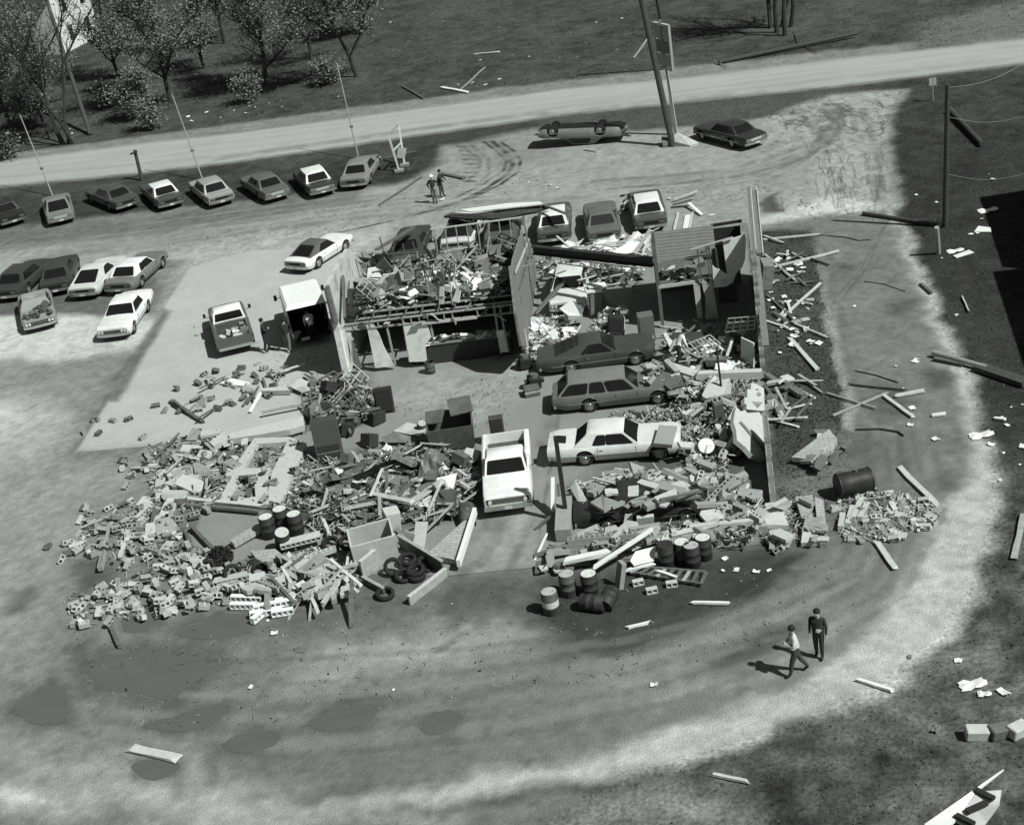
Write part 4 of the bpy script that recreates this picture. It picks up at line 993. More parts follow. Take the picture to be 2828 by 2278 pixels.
for (a, b) in (((845,765),(905,1215)),((965,715),(1035,1210)),((1000,715),(1070,1210)),((1100,700),(1140,1025)),((1410,980),(1270,1260))):
    p, q = atY(off2[0]+a[0]/s2, off2[1]+a[1]/s2, 7.25), atY(off2[0]+b[0]/s2, off2[1]+b[1]/s2, 7.25)
    mb = MB(); mb.bar(p-O, q-O, .06, .08, up=(0,1,0)); mb.build('stud', WOODD, root)
p, q = atY(1906,690,7.1), atY(2024,655,7.1); mb = MB(); mb.bar(p-O, q-O, .05, .07, up=(0,1,0)); mb.build('ledger', WOODW, root)
mb = MB(); mb.box(Vector((10.3,8.6,1.0))-O, (.9,.4,1.0)); mb.build('shelf_unit', mat('shelf', .07, .8, .4, 12), root)
# low lit partition inside
slab('low_partition', 'smooth grey partition standing in the open bay in front of the office', 'partition', [(1662,797,1.5),(1745,789,1.5),(1738,850,.1),(1655,848,.1)], .08, mat('partition board', .2, .8, .08, 3))
# steel beam
a, b = at(1472,690,3.0), at(1803,724,3.3)
root = thing('steel_beam', 'long dark steel roof beam fallen across the open bay to the office column', 'beam', a)
d = b-a
for nm, dz, w_, h_ in (('top_flange', .2, .3, .04), ('web', .0, .04, .36), ('bottom_flange', -.2, .3, .04)):
    mb = MB(); mb.bar(Vector((0,0,dz)), d+Vector((0,0,dz)), w_, h_); mb.build(nm, DARKST, root)
a, b = at(1548,712,2.4), at(1775,742,2.6)
root = thing('lintel_trough', 'pale edged lintel with square cells hanging under the fallen steel beam', 'lintel', a); d = b-a
mb = MB(); mb.bar((0,0,0), d, .05, .06); mb.build('top_rail', WOODW, root)
mb = MB(); mb.bar((0,0,-.32), d+Vector((0,0,-.32)), .05, .05); mb.build('bottom_rail', WOOD, root)
for k in range(9):
    c = d*(k/8); mb = MB(); mb.bar(c, c+Vector((0,0,-.32)), .04, .05); mb.build('divider', WOOD, root)
# collapsed shingle roof in front
z1 = 1.75
slab('shingle_roof', 'collapsed dark shingle roof section resting on the cars at the front of the ruin', 'roof',
     [(1225,597,z1),(1246,588,z1),(1300,590,z1+.1),(1420,576,z1+.15),(1500,566,z1+.1),(1522,570,z1),(1480,585,z1-.05),(1441,591,z1-.1),(1400,603,z1-.15),(1360,604,z1-.2),(1290,603,z1-.1)], .14, SHINGLE)
slab('fascia_board', 'long white fascia board along the far edge of the collapsed shingle roof', 'board', [(1268,579,z1+.1),(1400,562,z1+.25),(1490,557,z1+.3),(1500,562,z1+.3),(1380,576,z1+.3),(1300,585,z1+.15)], .05, WHITE)
a, b = at(1500,566,1.9), at(1562,590,1.75); mb = MB(); mb.bar(a, b, .16, .08); tag(mb.build('rafter_tail', WOODD, origin=a), 'dark rafter hanging from the shingle roof across a white car roof', 'rafter')

# ---- other structures in the doorway
P0, P1 = at(1562,1412,.5), at(1562,1412,.5)+Vector((.02,.1,3.2))
root = thing('steel_post', 'tall dark steel post standing by the garage doorway beside the white hardtop', 'post', P0)
mb = MB(); mb.bar((0,0,-.4), (.03,.1,3.2), .16, .16); mb.build('post', DARKST, root)
mb = MB(); mb.box((.25,.1,3.05), (.32,.05,.3), (0,.2,0)); mb.build('top_bracket', DARKST, root)
mb = MB(); a, b = at(1560,1385,.45), at(1556,1478,.3); mb.bar(a, b, .6, .5); tag(mb.build('concrete_pier', BLK, origin=a), 'thick pale concrete pier at the foot of the steel post', 'pier')
mb = MB(); a, b = at(1527,1318,1.3), at(1526,1412,0.2); mb.bar(a, b, .14, .3, up=(0,1,0)); tag(mb.build('door_jamb', WHITE, origin=b), 'white door jamb standing left of the steel post', 'jamb')
mb = MB(); a, b = at(1541,1335,1.1), at(1544,1412,0.2); mb.bar(a, b, .1, .12, up=(0,1,0)); tag(mb.build('jamb_board', WOODD, origin=b), 'dark upright board between the white jamb and the steel post', 'board')
# thin pole in rubble
mb = MB(); a, b = at(1995,1096,.6), at(1995,1096,.6)+Vector((-.05,.1,2.2)); mb.tube(a, b, .05, .045, 8); tag(mb.build('thin_pole', DARKST, origin=a), 'thin dark pole standing in the rubble by the big tilted slab', 'pole')

# ---- building off to the right whose shadow falls across the grass
root = thing('neighbour_building', 'plain building just outside the frame to the right, seen only by its dark shadow', 'building', (30,2,0))
O = Vector(root.location)
# shadow edge points on the ground traced back along the sun to the eaves
def eave(px, py, h): g = at(px, py, 0); k = h/math.tan(SUN_EL); return g+Vector((math.cos(SUN_AZ)*k, math.sin(SUN_AZ)*k, h))
e0, e1, e2, e3 = eave(2705,545,7.0), eave(2768,737,7.0), eave(2737,743,6.0), eave(2850,1080,6.0)
mb = MB(); P = [e0, e1, e1+Vector((9,-.5,0)), e0+Vector((9,1.0,0))]
mb.prism([Vector((p.x, p.y, 0))-O for p in P], (0,0,7.0)); mb.build('main_block', WALL_XZ, root)
P = [e2, e3, e3+Vector((9,-.5,0)), e2+Vector((9,-.2,0))]
P[0].y = e1.y-.02; P[3].y = P[3].y-.1
mb = MB(); mb.prism([Vector((p.x, p.y, 0))-O for p in P], (0,0,6.0)); mb.build('low_block', WALL_XZ, root)
# ================================================================ TREES, POLES, HOUSE, SIGNS
BARK = mat('bark', .045, .95, .35, 8, bump=.4); POLEW = mat('pole wood', .06, .9, .3, 6); POLEL = mat('pale pole', .28, .8, .2, 6)
LEAF = [mat('leaves %d' % k, v, .8, .4, 3, spec=.1) for k, v in enumerate((.15, .22, .09))]
def tree(name, label, base, lean, h, spread, nleaf, seed, group=None, bare=.0, crown0=.35, leafsz=.085, stems=1):
    rnd = random.Random(seed); root = thing(name, label, 'tree', base, (0,0,0), group)
    mb = MB(); tips = []
    def limb(p, d, L, r, lev):
        n = 4; q = p
        for k in range(n):
            d = (d+Vector((rnd.uniform(-.16,.16), rnd.uniform(-.16,.16), rnd.uniform(-.02,.10)))).normalized()
            q2 = q+d*(L/n); mb.tube(q, q2, r*(1-k/n*.45), r*(1-(k+1)/n*.45), 7 if lev < 2 else 4, 0, False)
            if lev >= 1: tips.append((q2.copy(), lev))
            if lev < 4 and (lev > 0 or k >= 1 or (crown0 < .2 and k == 0 and p.z < .5)):
                for j in range(rnd.choice((1,2,2)) if lev < 2 else (1 if lev < 3 or rnd.random() < .4 else 0)):
                    a = rnd.uniform(0, 2*PI); out = Vector((math.cos(a), math.sin(a), rnd.uniform(.25,.8))).normalized()
                    limb(q2, (d*.45+out*.75*spread).normalized(), L*rnd.uniform(.42,.62), r*.5, lev+1)
            q = q2
    for k in range(stems):
        d0 = (Vector(lean)+Vector((0,0,1))+(Vector((rnd.uniform(-.25,.25), rnd.uniform(-.25,.25), 0)) if stems > 1 else Vector())).normalized()
        limb(Vector((rnd.uniform(-.2,.2)*(stems-1), 0, -.1)), d0, h*.8, .05*h**.6*(1 if stems == 1 else .6), 0)
    mb.build('trunk', BARK, root)
    tips = [t for t in tips if t[0].z > h*crown0*.6]
    cl = MB()
    cents = [t[0]+Vector((rnd.gauss(0,.25), rnd.gauss(0,.25), rnd.gauss(0,.2))) for t in tips if rnd.random() > bare]
    if cents and nleaf:
        for k in range(int(nleaf*2.0)):
            c = rnd.choice(cents); p = c+Vector((rnd.gauss(0,.4), rnd.gauss(0,.4), rnd.gauss(0,.3)))
            s = leafsz*rnd.uniform(.5,1.3); u = Vector((rnd.uniform(-1,1), rnd.uniform(-1,1), rnd.uniform(-.5,.5))).normalized(); v = u.cross(Vector((rnd.uniform(-1,1), rnd.uniform(-1,1), 1))).normalized()
            cl.add([p-u*s-v*s*.6, p+u*s-v*s*.5, p+u*s*.8+v*s*.6, p-u*s*.9+v*s*.5], [(0,1,2,3)], rnd.choice((0,0,1,1,2)))
        cl.build('crown', LEAF, root)
    return root
GT = 'roadside trees'
tree('roadside_tree', 'leafy roadside tree with a thick dark trunk right of the leaning pole', at(470,282), (-.03,0,0), 10.5, 1.45, 6500, 11, GT, .3, .1)
tree('roadside_tree', 'slim leafy roadside tree whose shadow darkens the bank, between two others', at(735,252), (-.02,0,0), 10.0, 1.45, 6000, 23, GT, .35, .1)
tree('roadside_tree', 'thin half-bare roadside tree, the rightmost by the road', at(985,212), (-.02,0,0), 9.5, 1.35, 3600, 31, GT, .5, .15)
tree('roadside_tree', 'dense low tree at the top left edge in front of the white house', at(45,395), (0,0,0), 8.5, 1.4, 7000, 47, GT, .05, .1)
tree('bare_tree', 'bare many-branched tree standing against the white house', at(190,398), (.0,.0,0), 11, .9, 900, 57, None, .6, .3, stems=4)
tree('roadside_bush', 'leafy bush at the foot of the leaning pole', at(120,350), (0,0,0), 4.5, 1.2, 3500, 61, None, 0, .1)
tree('roadside_bush', 'low dark bush beside the road left of the middle mast', at(370,330), (0,0,0), 3.2, 1.2, 2200, 67, None, 0, .1)
tree('field_tree', 'leafy tree behind the roadside trees at the top edge', at(620,120), (0,0,0), 9.5, 1.4, 5500, 71, None, .1, .1)
tree('field_tree', 'pale leafy tree in the field behind the thin half-bare tree', at(1000,95), (0,0,0), 6.5, 1.3, 5200, 73, None, .2, .15)
for k, (x, y, hh, nl) in enumerate(((330,215,7.5,3000),(565,190,7.0,2600),(860,165,7.5,2200),(120,300,7.0,3600))):
    tree('scrub_tree', ('sparse scrub tree between the house and the thick dark trunk','sparse scrub tree between the two leafy roadside trees','sparse scrub tree left of the thin half-bare tree','scrub tree in front of the left part of the white house')[k], at(x, y), (.03*(k-1),.02,0), hh, 1.5, nl, 90+k, 'scrub trees behind the road', .55, .1)
for k, (x, y) in enumerate(((300,300),(420,360),(690,285),(905,235),(20,440))):
    tree('scrub_bush', ('low scrub below the sparse tree by the house','low scrub on the bank behind the middle mast','low scrub on the bank right of the middle mast','low scrub on the bank behind the right mast','low scrub by the road at the left edge')[k], at(x, y), (0,0,0), 1.8, 1.7, 700, 110+k, 'low scrub along the bank', .1, .05)
GB = 'slim trunks standing in a clump across the road'
for k, (a, b, hh) in enumerate(((2128,78,9),(2146,90,10),(2168,98,10),(2184,74,9),(2160,70,8))):
    tree('slim_tree', 'slim bare tree trunk in the clump across the road behind the fallen pole', at(a, b), (-.02+.02*k,0,0), hh, .5, 260, 80+k, GB, .5, .6)
# verge tufts beside the road
def pole(name, label, base, top, h, r0, r1, m, ext=1.0, cat='pole', group=None):
    a = at(*base); b = at(top[0], top[1], h); b = a+(b-a)*ext
    mb = MB(); mb.tube(a, b, r0, r1, 10); return tag(mb.build(name, m, origin=a), label, cat, group), a, b
pole('utility_pole', 'tall wooden utility pole leaning left among the roadside trees', (250,374), (128,0), 9.2, .19, .15, POLEW, 1.1)
GM = 'thin light masts behind the parked row'
for lab, bs, tp, h in (('thin mast rising behind the grey fastback at the left', (146,542), (55,318), 5.6), ('thin mast rising behind the pale grey car in the middle of the row', (560,498), (474,258), 5.9), ('thin mast rising beside the light grey hardtop at the row end', (991,440), (930,176), 6.4)):
    o, a, b = pole('mast', lab, bs, tp, h, .055, .035, POLEL, group=GM)
    c = a+(b-a)*.34; mb = MB(); mb.box((0,0,0), (.22,.1,.14)); mb.build('coupling', WOODD, o, loc=c-a)
o, a, b = pole('stub_pole', 'short dark broken pole standing behind the row of cars', (392,498), (372,415), 2.2, .13, .12, POLEW)
mb = MB(); mb.bar((-.35,0,2.0), (.2,0,2.15), .1, .12); mb.build('broken_crossarm', POLEW, o)
# sign poles
pole('sign_pole', 'thick dark pole leaning left, nearest of the tall sign poles', (1858,404), (1772,0), 9.3, .22, .19, POLEW, 1.2)
pole('utility_pole', 'dark pole on the far side of the road behind the tall sign', (1849,190), (1815,0), 5.6, .17, .15, POLEW, 1.6)
a = at(1866,372); b = at(1836,192,4.5); root = thing('tall_sign', 'tall roadside sign with three stacked light boxes seen almost edge on', 'sign', a)
mb = MB(); mb.bar((0,0,0), b-a+Vector((0,0,3.2)), .2, .26); mb.build('steel_post', mat('sign post', .2, .5, .1, 4), root)
mb = MB(); mb.bar(Vector((.16,-.05,0)), b-a+Vector((.16,-.05,.2)), .05, .12); mb.build('post_edge', WHITE, root)
R = Matrix.Rotation(R_(-58), 4, 'Z'); c = b-a+Vector((.05,0,1.5))
SG = mat('sign face', .3, .5, .1, 3)
for nm, cc, dd, m in (('sign_frame', (-.83,0,0), (.14,.18,3.0), PLASTER), ('sign_frame', (.83,0,0), (.14,.18,3.0), SG), ('sign_frame', (0,0,1.43), (1.52,.18,.14), PLASTER), ('sign_frame', (0,0,-1.43), (1.52,.18,.14), PLASTER),
                      ('light_box', (0,0,.9), (1.4,.12,.8), SG), ('light_box', (0,0,0), (1.4,.12,.8), GREYB), ('light_box', (0,0,-.9), (1.4,.12,.8), SG)):
    mb = MB(); mb.box(cc, dd); o = mb.build(nm, m, root); o.matrix_local = Matrix.Translation(c) @ R
P = [at(1852,378,.55), at(1872,366,.75), at(1930,394,.1), at(1905,402,.1), at(1862,392,.3)]
mb = MB(); mb.prism(P, (0,0,-.45)); tag(mb.build('concrete_footing', mat('footing', .42, .9, .15, 3, bump=.3), origin=P[0]), 'tapered pale concrete footing torn up at the base of the tall sign', 'footing')
mb = MB(); mb.prism([at(1826,376,.5), at(1850,372,.55), at(1852,388,.4), at(1830,394,.35)], (0,0,-.3)); tag(mb.build('concrete_footing', mat('footing grey', .2, .9, .2, 3), origin=at(1840,385)), 'small grey footing block left of the tall sign base', 'footing')
# right pole
o, a, b = pole('utility_pole', 'upright wooden pole standing on the grass at the right', (2610,626), (2617,234), 7.7, .15, .12, POLEW)
mb = MB(); mb.box((.02,-.16,3.2), (.14,.06,.4)); mb.build('meter_tag', POLEL, o)
pole('pole_stub', 'short pale post stump leaning near the upright wooden pole', (2592,700), (2587,628), 1.6, .12, .12, WOOD)
def lying(name, label, p, q, r, m, cat, z=(.15,.15), group=None):
    a, b = at(p[0], p[1], z[0]), at(q[0], q[1], z[1]); mb = MB(); mb.tube(a, b, r, r*.8, 9); return tag(mb.build(name, m, origin=a), label, cat, group)
lying('fallen_pole', 'long fallen pole lying along the far verge of the road at the right', (1985,172), (2367,93), .17, POLEW, 'pole', (.2,.3))
for k, (p, q) in enumerate((((1973,170),(2010,184)),((2210,118),(2255,145)),((2195,95),(2205,120)))):
    lying('broken_branch', 'broken branch beside the long fallen pole on the far verge', p, q, .05, POLEL if k == 0 else POLEW, 'branch', (.1,.15), 'branches at the fallen pole')
lying('fallen_pole', 'dark fallen pole lying on the grass beside the upright wooden pole', (2622,302), (2712,398), .19, POLEW, 'pole', (.25,.2))
lying('pole_shadow_bar', 'long dark bar standing for the shadow line at the foot of the upright wooden pole', (2383,589), (2600,622), .11, POLEW, 'beam', (.12,.12))  # the pole's shadow line, built as a dark bar on the ground
lying('fallen_pole', 'pale pole lying on the lower right drive edge beside dark planks', (2577,974), (2724,1014), .13, POLEL, 'pole', (.2,.2))
a, b = at(2700,1012,.15), at(2835,1058,.15); mb = MB(); mb.bar(a, b, .55, .22); tag(mb.build('dark_timber', POLEW, origin=a), 'thick dark timber lying at the right edge in line with the pale pole', 'timber')
a, b = at(2580,990,.1), at(2660,1006,.1); mb = MB(); mb.bar(a, b, .2, .12); tag(mb.build('dark_plank', WOODD, origin=a), 'short dark plank below the pale pole at the drive edge', 'plank')
# road sign
a = at(2577,280); root = thing('road_sign', 'small two-panel road sign on a thin post at the drive entrance', 'sign', a)
mb = MB(); mb.tube((0,0,0), (-.02,0,1.55), .035, .035, 8); mb.build('post', POLEL, root)
for x in (-.13,.13):
    mb = MB(); mb.box((x,-.02,1.3), (.2,.03,.5)); mb.build('panel', mat('sign panel', .42, .6, .1, 4), root)
# wrecked sign stand
a, b = at(1103,474), at(1118,458); root = thing('sign_stand', 'wrecked two-legged sign stand with an empty frame beside the parked row', 'sign', a); d = b-a
la, lb = Vector((0,0,0)), d
ta, tb = at(1072,372,2.5)-a, at(1101,344,2.6)-a
WL = mat('stand paint', .5, .6, .1, 4)
for p, q in ((la,ta),(lb,tb)):
    mb = MB(); mb.bar(p, q, .12, .1); mb.build('leg', WL, root)
for f in (1.0,.56):
    mb = MB(); p, q = la.lerp(ta, f), lb.lerp(tb, f); mb.bar(p, q, .08, .1); mb.build('frame_bar', WL if f < 1 else POLEL, root)
mb = MB(); q = la.lerp(ta,.42).lerp(lb.lerp(tb,.42),.6); mb.box(q+Vector((.15,-.1,-.1)), (.6,.06,.7), (.1,.35,.5)); mb.build('hanging_panel', mat('hung panel', .38, .7, .25, 6), root)
for p in (la, lb):
    mb = MB(); mb.box(p+Vector((0,0,.08)), (.6,.4,.16)); mb.build('foot_block', BLK, root)
# white house
A, B = at(276,100), at(70,205); d = (B-A); d.z = 0; Ln = d.length; d.normalize(); nrm = Vector((-d.y, d.x, 0))
if nrm.dot(CAM_P-A) < 0: nrm = -nrm
root = thing('white_house', 'white clapboard house behind the trees at the top left corner', 'house', A)
CLAP = mat('white clapboard', .75, .7, .06, 3, stripes=(3.0,'Z',.15))
mb = MB(); q = [Vector((0,0,0)), d*7.5, d*7.5-nrm*8, -nrm*8]; mb.prism(q, (0,0,6.2)); mb.build('wall', CLAP, root)
mb = MB(); e = [Vector((0,0,6.2))-d*.4+nrm*.4, d*7.9+nrm*.4+Vector((0,0,6.2)), d*7.9-nrm*8.4+Vector((0,0,6.2)), -d*.4-nrm*8.4+Vector((0,0,6.2))]; r0, r1 = d*3.7+Vector((0,0,8.6))+nrm*.4, d*3.7+Vector((0,0,8.6))-nrm*8.4
mb.add(e+[r0, r1], [(0,4,5,3),(1,2,5,4),(0,1,4),(2,3,5),(0,3,2,1)]); mb.build('roof', SHINGLE, root)
def win(x, z, w_, h_):
    mb = MB(); c = d*x+Vector((0,0,z))+nrm*.04
    mb.prism([c-d*w_/2-Vector((0,0,h_/2)), c+d*w_/2-Vector((0,0,h_/2)), c+d*w_/2+Vector((0,0,h_/2)), c-d*w_/2+Vector((0,0,h_/2))], -nrm*.08); f = mb.build('window', WHITE, root)
    mb = MB(); c += nrm*.02; w_ -= .2; h_ -= .2
    mb.prism([c-d*w_/2-Vector((0,0,h_/2)), c+d*w_/2-Vector((0,0,h_/2)), c+d*w_/2+Vector((0,0,h_/2)), c-d*w_/2+Vector((0,0,h_/2))], -nrm*.03); mb.build('pane', GLASS, f)
win(1.7,1.7,1.0,1.7); win(5.2,1.7,1.0,1.7); win(1.7,4.6,1.0,1.6); win(5.2,4.6,1.0,1.6)
A2 = at(60,95); root = thing('white_shed', 'low white outbuilding with a dark roof at the top left corner', 'shed', A2)
mb = MB(); q = [Vector((0,0,0)), d*5, d*5-nrm*4, -nrm*4]; mb.prism(q, (0,0,2.6)); mb.build('wall', CLAP, root)
mb = MB(); q = [nrm*.3-d*.2+Vector((0,0,2.6)), d*5.2+nrm*.3+Vector((0,0,2.6)), d*5.2-nrm*4.2+Vector((0,0,3.4)), -d*.2-nrm*4.2+Vector((0,0,3.4))]; mb.prism(q, (0,0,.1)); mb.build('roof', SHINGLE, root)

for lab, a_, b_, h1, h2 in (('upper wire running right from the upright wooden pole', (2617,242), (2840,168), 7.4, 7.2), ('middle wire running right from the upright wooden pole', (2613,322), (2840,318), 5.9, 5.6), ('low wire sagging right of the upright wooden pole', (2612,480), (2840,478), 2.8, 2.6)):
    p, q = at(a_[0], a_[1], h1), at(b_[0], b_[1], h2); pts = [p.lerp(q, t/8)-Vector((0,0,.35*math.sin(PI*t/8))) for t in range(9)]
    mb = MB(); mb.path(pts, .012, 5); tag(mb.build('overhead_wire', POLEL, origin=p), lab, 'wire')
# ================================================================ DEBRIS
rnd = random.Random(42)
def inpoly(x, y, P):
    c = False; n = len(P)
    for i in range(n):
        (ax, ay), (bx, by) = P[i], P[(i+1) % n]
        if (ay > y) != (by > y) and x < (bx-ax)*(y-ay)/(by-ay)+ax: c = not c
    return c
def sample(P, r=None):
    r = r or rnd; xs = [p[0] for p in P]; ys = [p[1] for p in P]
    while True:
        x, y = r.uniform(min(xs), max(xs)), r.uniform(min(ys), max(ys))
        if inpoly(x, y, P): return x, y
def mesh_of(mb, name, m):
    o = mb.build(name, m); me = o.data; bpy.data.objects.remove(o); return me
def put(name, me, loc, rot, label, cat, group=None, scale=None, m=None):
    o = bpy.data.objects.new(name, me); COL.objects.link(o); o.location = loc; o.rotation_euler = rot
    if scale: o.scale = scale
    return tag(o, label, cat, group)
TONES = {'w': BLKW, 'm': BLK, 'd': BLKD}
# base meshes
BM = {}
for t, m in TONES.items():
    mb = MB(); cored(mb, 2, .2); BM['block', t] = mesh_of(mb, 'cinder_block', m)
    mb = MB(); cored(mb, 1, .2); BM['half', t] = mesh_of(mb, 'half_block', m)
    for n in (3, 4, 6, 8):
        for h in (.2, .4):
            mb = MB(); cored(mb, n, h); BM['chunk', t, n, h] = mesh_of(mb, 'block_run', m)
    for k in range(5):
        r = random.Random(k*7+ord(t)); n = r.choice((5,5,6,7)); a0 = r.random()*6; pts = []
        L_, W_ = r.uniform(.38,.55), r.uniform(.16,.34)
        for sx, sy in ((-1,-1),(1,-1),(1,1),(-1,1)):
            c1, c2 = r.uniform(.0,.22), r.uniform(.0,.14); q = r.random()
            if q < .45: pts.append((sx*L_, sy*W_, 0))
            elif q < .75: pts += [(sx*(L_-c1), sy*W_, 0), (sx*L_, sy*(W_-c2), 0)][::1 if sx*sy > 0 else -1] if sx*sy < 0 else [(sx*L_, sy*(W_-c2), 0), (sx*(L_-c1), sy*W_, 0)]
            else: pts += ([(sx*L_, sy*(W_-c2), 0), (sx*(L_-c1), sy*(W_-c2), 0), (sx*(L_-c1), sy*W_, 0)] if sx*sy > 0 else [(sx*(L_-c1), sy*W_, 0), (sx*(L_-c1), sy*(W_-c2), 0), (sx*L_, sy*(W_-c2), 0)])
        mb = MB(); mb.prism(pts, (0,0,r.choice((.1,.14,.2)))); BM['slab', t, k] = mesh_of(mb, 'masonry_piece', m)
for t, m in (('w', WHITE), ('p', PAPER), ('c', CARD), ('g', GREYB), ('d', TAR), ('l', WOODW), ('k', WOOD), ('x', WOODD), ('s', STEEL)):
    mb = MB(); mb.plank((-.5,0,.015), (.5,0,.015), .13, .035, 0, random.Random(ord(t))); BM['board', t] = mesh_of(mb, 'board', m)
    mb = MB(); mb.box((0,0,.15), (.45,.32,.3)); BM['box', t] = mesh_of(mb, 'carton', m)
    for k in range(3):
        r = random.Random(k+31); nx = 5; vs = []; fs = []
        for i in range(nx):
            for j in range(nx): vs.append(((i/(nx-1)-.5)*1.0+r.uniform(-.07,.07), (j/(nx-1)-.5)*.75+r.uniform(-.07,.07), r.uniform(-.05,.07)+(.22*(i/(nx-1)-.5)**2 if k else 0)))
        for i in range(nx-1):
            for j in range(nx-1): fs.append((i*nx+j, (i+1)*nx+j, (i+1)*nx+j+1, i*nx+j+1))
        mb = MB(); mb.add(vs, fs); BM['sheet', t, k] = mesh_of(mb, 'crumpled_sheet', m)
    mb = MB(); mb.box((0,0,.02), (1,.7,.03)); BM['panel', t] = mesh_of(mb, 'flat_sheet', m)
    # open rack / crate frame
    mb = MB()
    xs = [0,.04,.30,.34,.62,.66,.96,1.0]; ys = [0,.04,.34,.38,.66,.7]
    grid_holes(mb, [x-.5 for x in xs], [y-.35 for y in ys], 0, .05, lambda i, j: i % 2 == 1 and j % 2 == 1); BM['rack', t] = mesh_of(mb, 'shelf_rack', m)

def scatter(kind, tones, poly, n, z, label, cat, group, name=None, tilt=.5, sz=(.8,1.2), rz=None):
    for k in range(n):
        t = rnd.choice(tones); px, py = sample(poly)
        zz = z(px, py) if callable(z) else rnd.uniform(*z)
        if kind == 'chunk': key = ('chunk', t, rnd.choice((3,3,4,4,6,8)), rnd.choice((.2,.2,.4)))
        elif kind == 'slab': key = ('slab', t, rnd.randrange(5))
        elif kind == 'sheet': key = ('sheet', t, rnd.randrange(3))
        else: key = (kind, t)
        me = BM[key]; s = rnd.uniform(*sz)
        yaw = rnd.uniform(0, 2*PI) if rz is None else rz+rnd.gauss(0,.35)
        rot = [rnd.gauss(0, tilt*.6), rnd.gauss(0, tilt*.6), yaw]
        if kind in ('block','half','chunk'):
            s = 1.0
            if rnd.random() < .72: rot[0] += PI/2
            zz += .1
        sc = (s, s*rnd.uniform(.8,1.2), s) if kind not in ('block','half','chunk','board') else ((s, 1, 1) if kind == 'board' else None)
        put(name or me.name.split('.')[0], me, at(px, py, zz), rot, label, cat, group, sc)

# ---- scattered block field at the lower left
F1 = [(175,1650),(300,1600),(430,1565),(560,1505),(650,1570),(640,1660),(520,1690),(330,1715),(190,1730)]
F2 = [(240,1440),(400,1385),(520,1430),(545,1560),(330,1570),(200,1520)]
F3 = [(400,1235),(520,1200),(640,1200),(660,1370),(500,1440),(420,1380)]
F4 = [(120,1500),(230,1400),(330,1270),(430,1240),(430,1400),(250,1440),(180,1560)]
scatter('block', 'wwm', F1, 95, lambda x, y: rnd.uniform(0,.15)+(.3 if inpoly(x, y, [(380,1600),(560,1540),(620,1600),(560,1660),(400,1680)]) else 0)*rnd.random(), 'loose concrete block in the dense heap at the bottom left of the wreckage', 'concrete block', 'blocks in the bottom left heap')
scatter('half', 'wm', F1, 25, (.0,.3), 'broken half block in the dense heap at the bottom left of the wreckage', 'concrete block', 'half blocks in the bottom left heap')
scatter('block', 'wmm', F2, 60, (0,.15), 'loose concrete block in the open scatter left of the three capped drums', 'concrete block', 'blocks left of the three drums')
scatter('chunk', 'wm', F2, 12, (0,.15), 'mortared run of blocks in the open scatter left of the three capped drums', 'wall chunk', 'block runs left of the drums', tilt=.2)
scatter('block', 'mmd', F3, 42, (0,.2), 'loose concrete block around the fallen window wall', 'concrete block', 'blocks around the fallen window wall')
scatter('slab', 'wwm', F3, 26, (0,.2), 'broken wall piece around the fallen window wall', 'wall piece', 'broken pieces around the fallen window wall', sz=(.5,1.3), tilt=.25)
scatter('block', 'wmd', F4, 26, (0,.02), 'lone concrete block thrown out to the left of the scatter', 'concrete block', 'outlying blocks at the left')
for k, (x, y) in enumerate(((265,1160),(272,1196),(312,1162),(355,1157),(232,1193),(430,1120),(456,1133),(262,1160),(395,1208),(445,1250))):
    put('cinder_block', BM['block', 'd' if k % 2 else 'm'], at(x, y, .1), (PI/2*(k % 2), 0, k*1.3), 'lone concrete block thrown onto the concrete apron', 'concrete block', 'blocks on the apron')
F5 = [(480,1075),(560,1030),(700,1000),(860,1010),(870,1060),(700,1110),(560,1150),(480,1130)]
scatter('block', 'mdd', F5, 26, (0,.1), 'grey block strewn on the apron below the panel truck', 'concrete block', 'blocks below the panel truck')
scatter('slab', 'wmd', F5, 16, (0,.12), 'broken masonry piece strewn on the apron below the panel truck', 'masonry', 'masonry below the panel truck', sz=(.4,.9))
scatter('board', 'kxl', F5, 14, (.05,.3), 'board strewn on the apron below the panel truck', 'board', 'boards below the panel truck', sz=(.6,1.8), tilt=.2)
# named slabs of the left field
slab('fallen_slab', 'long pale fallen wall slab lying level above the window wall', 'wall slab', [(632,1197,.55),(837,1147,.6),(839,1174,.5),(800,1186,.5),(636,1212,.5)], .3, BLKW)
slab('fallen_slab', 'short pale slab end left of the long fallen wall slab', 'wall slab', [(578,1220,.4),(620,1194,.45),(628,1212,.4),(590,1232,.35)], .25, BLKW)
slab('loose_sheet', 'white sheet panel lying on the apron below the dark pickup', 'panel', [(604,1058,.12),(640,1044,.18),(690,1056,.12),(680,1067,.1)], .04, WHITE)
slab('loose_sheet', 'smooth pale grey board lying below the two standing men', 'panel', [(792,1064,.3),(828,1044,.4),(872,1062,.3),(848,1090,.2)], .04, PLASTER)
slab('pale_beam', 'pale flat beam edge left of the smooth grey board', 'beam', [(720,1072,.35),(790,1066,.35),(800,1078,.3),(722,1080,.3)], .25, BLKW)
a, b = at(690,1138,.1), at(720,1085,.5); mb = MB(); mb.bar(a, b, .14, .08); tag(mb.build('white_board', WHITE, origin=a), 'bright white board standing in the rubble below the apron', 'board')
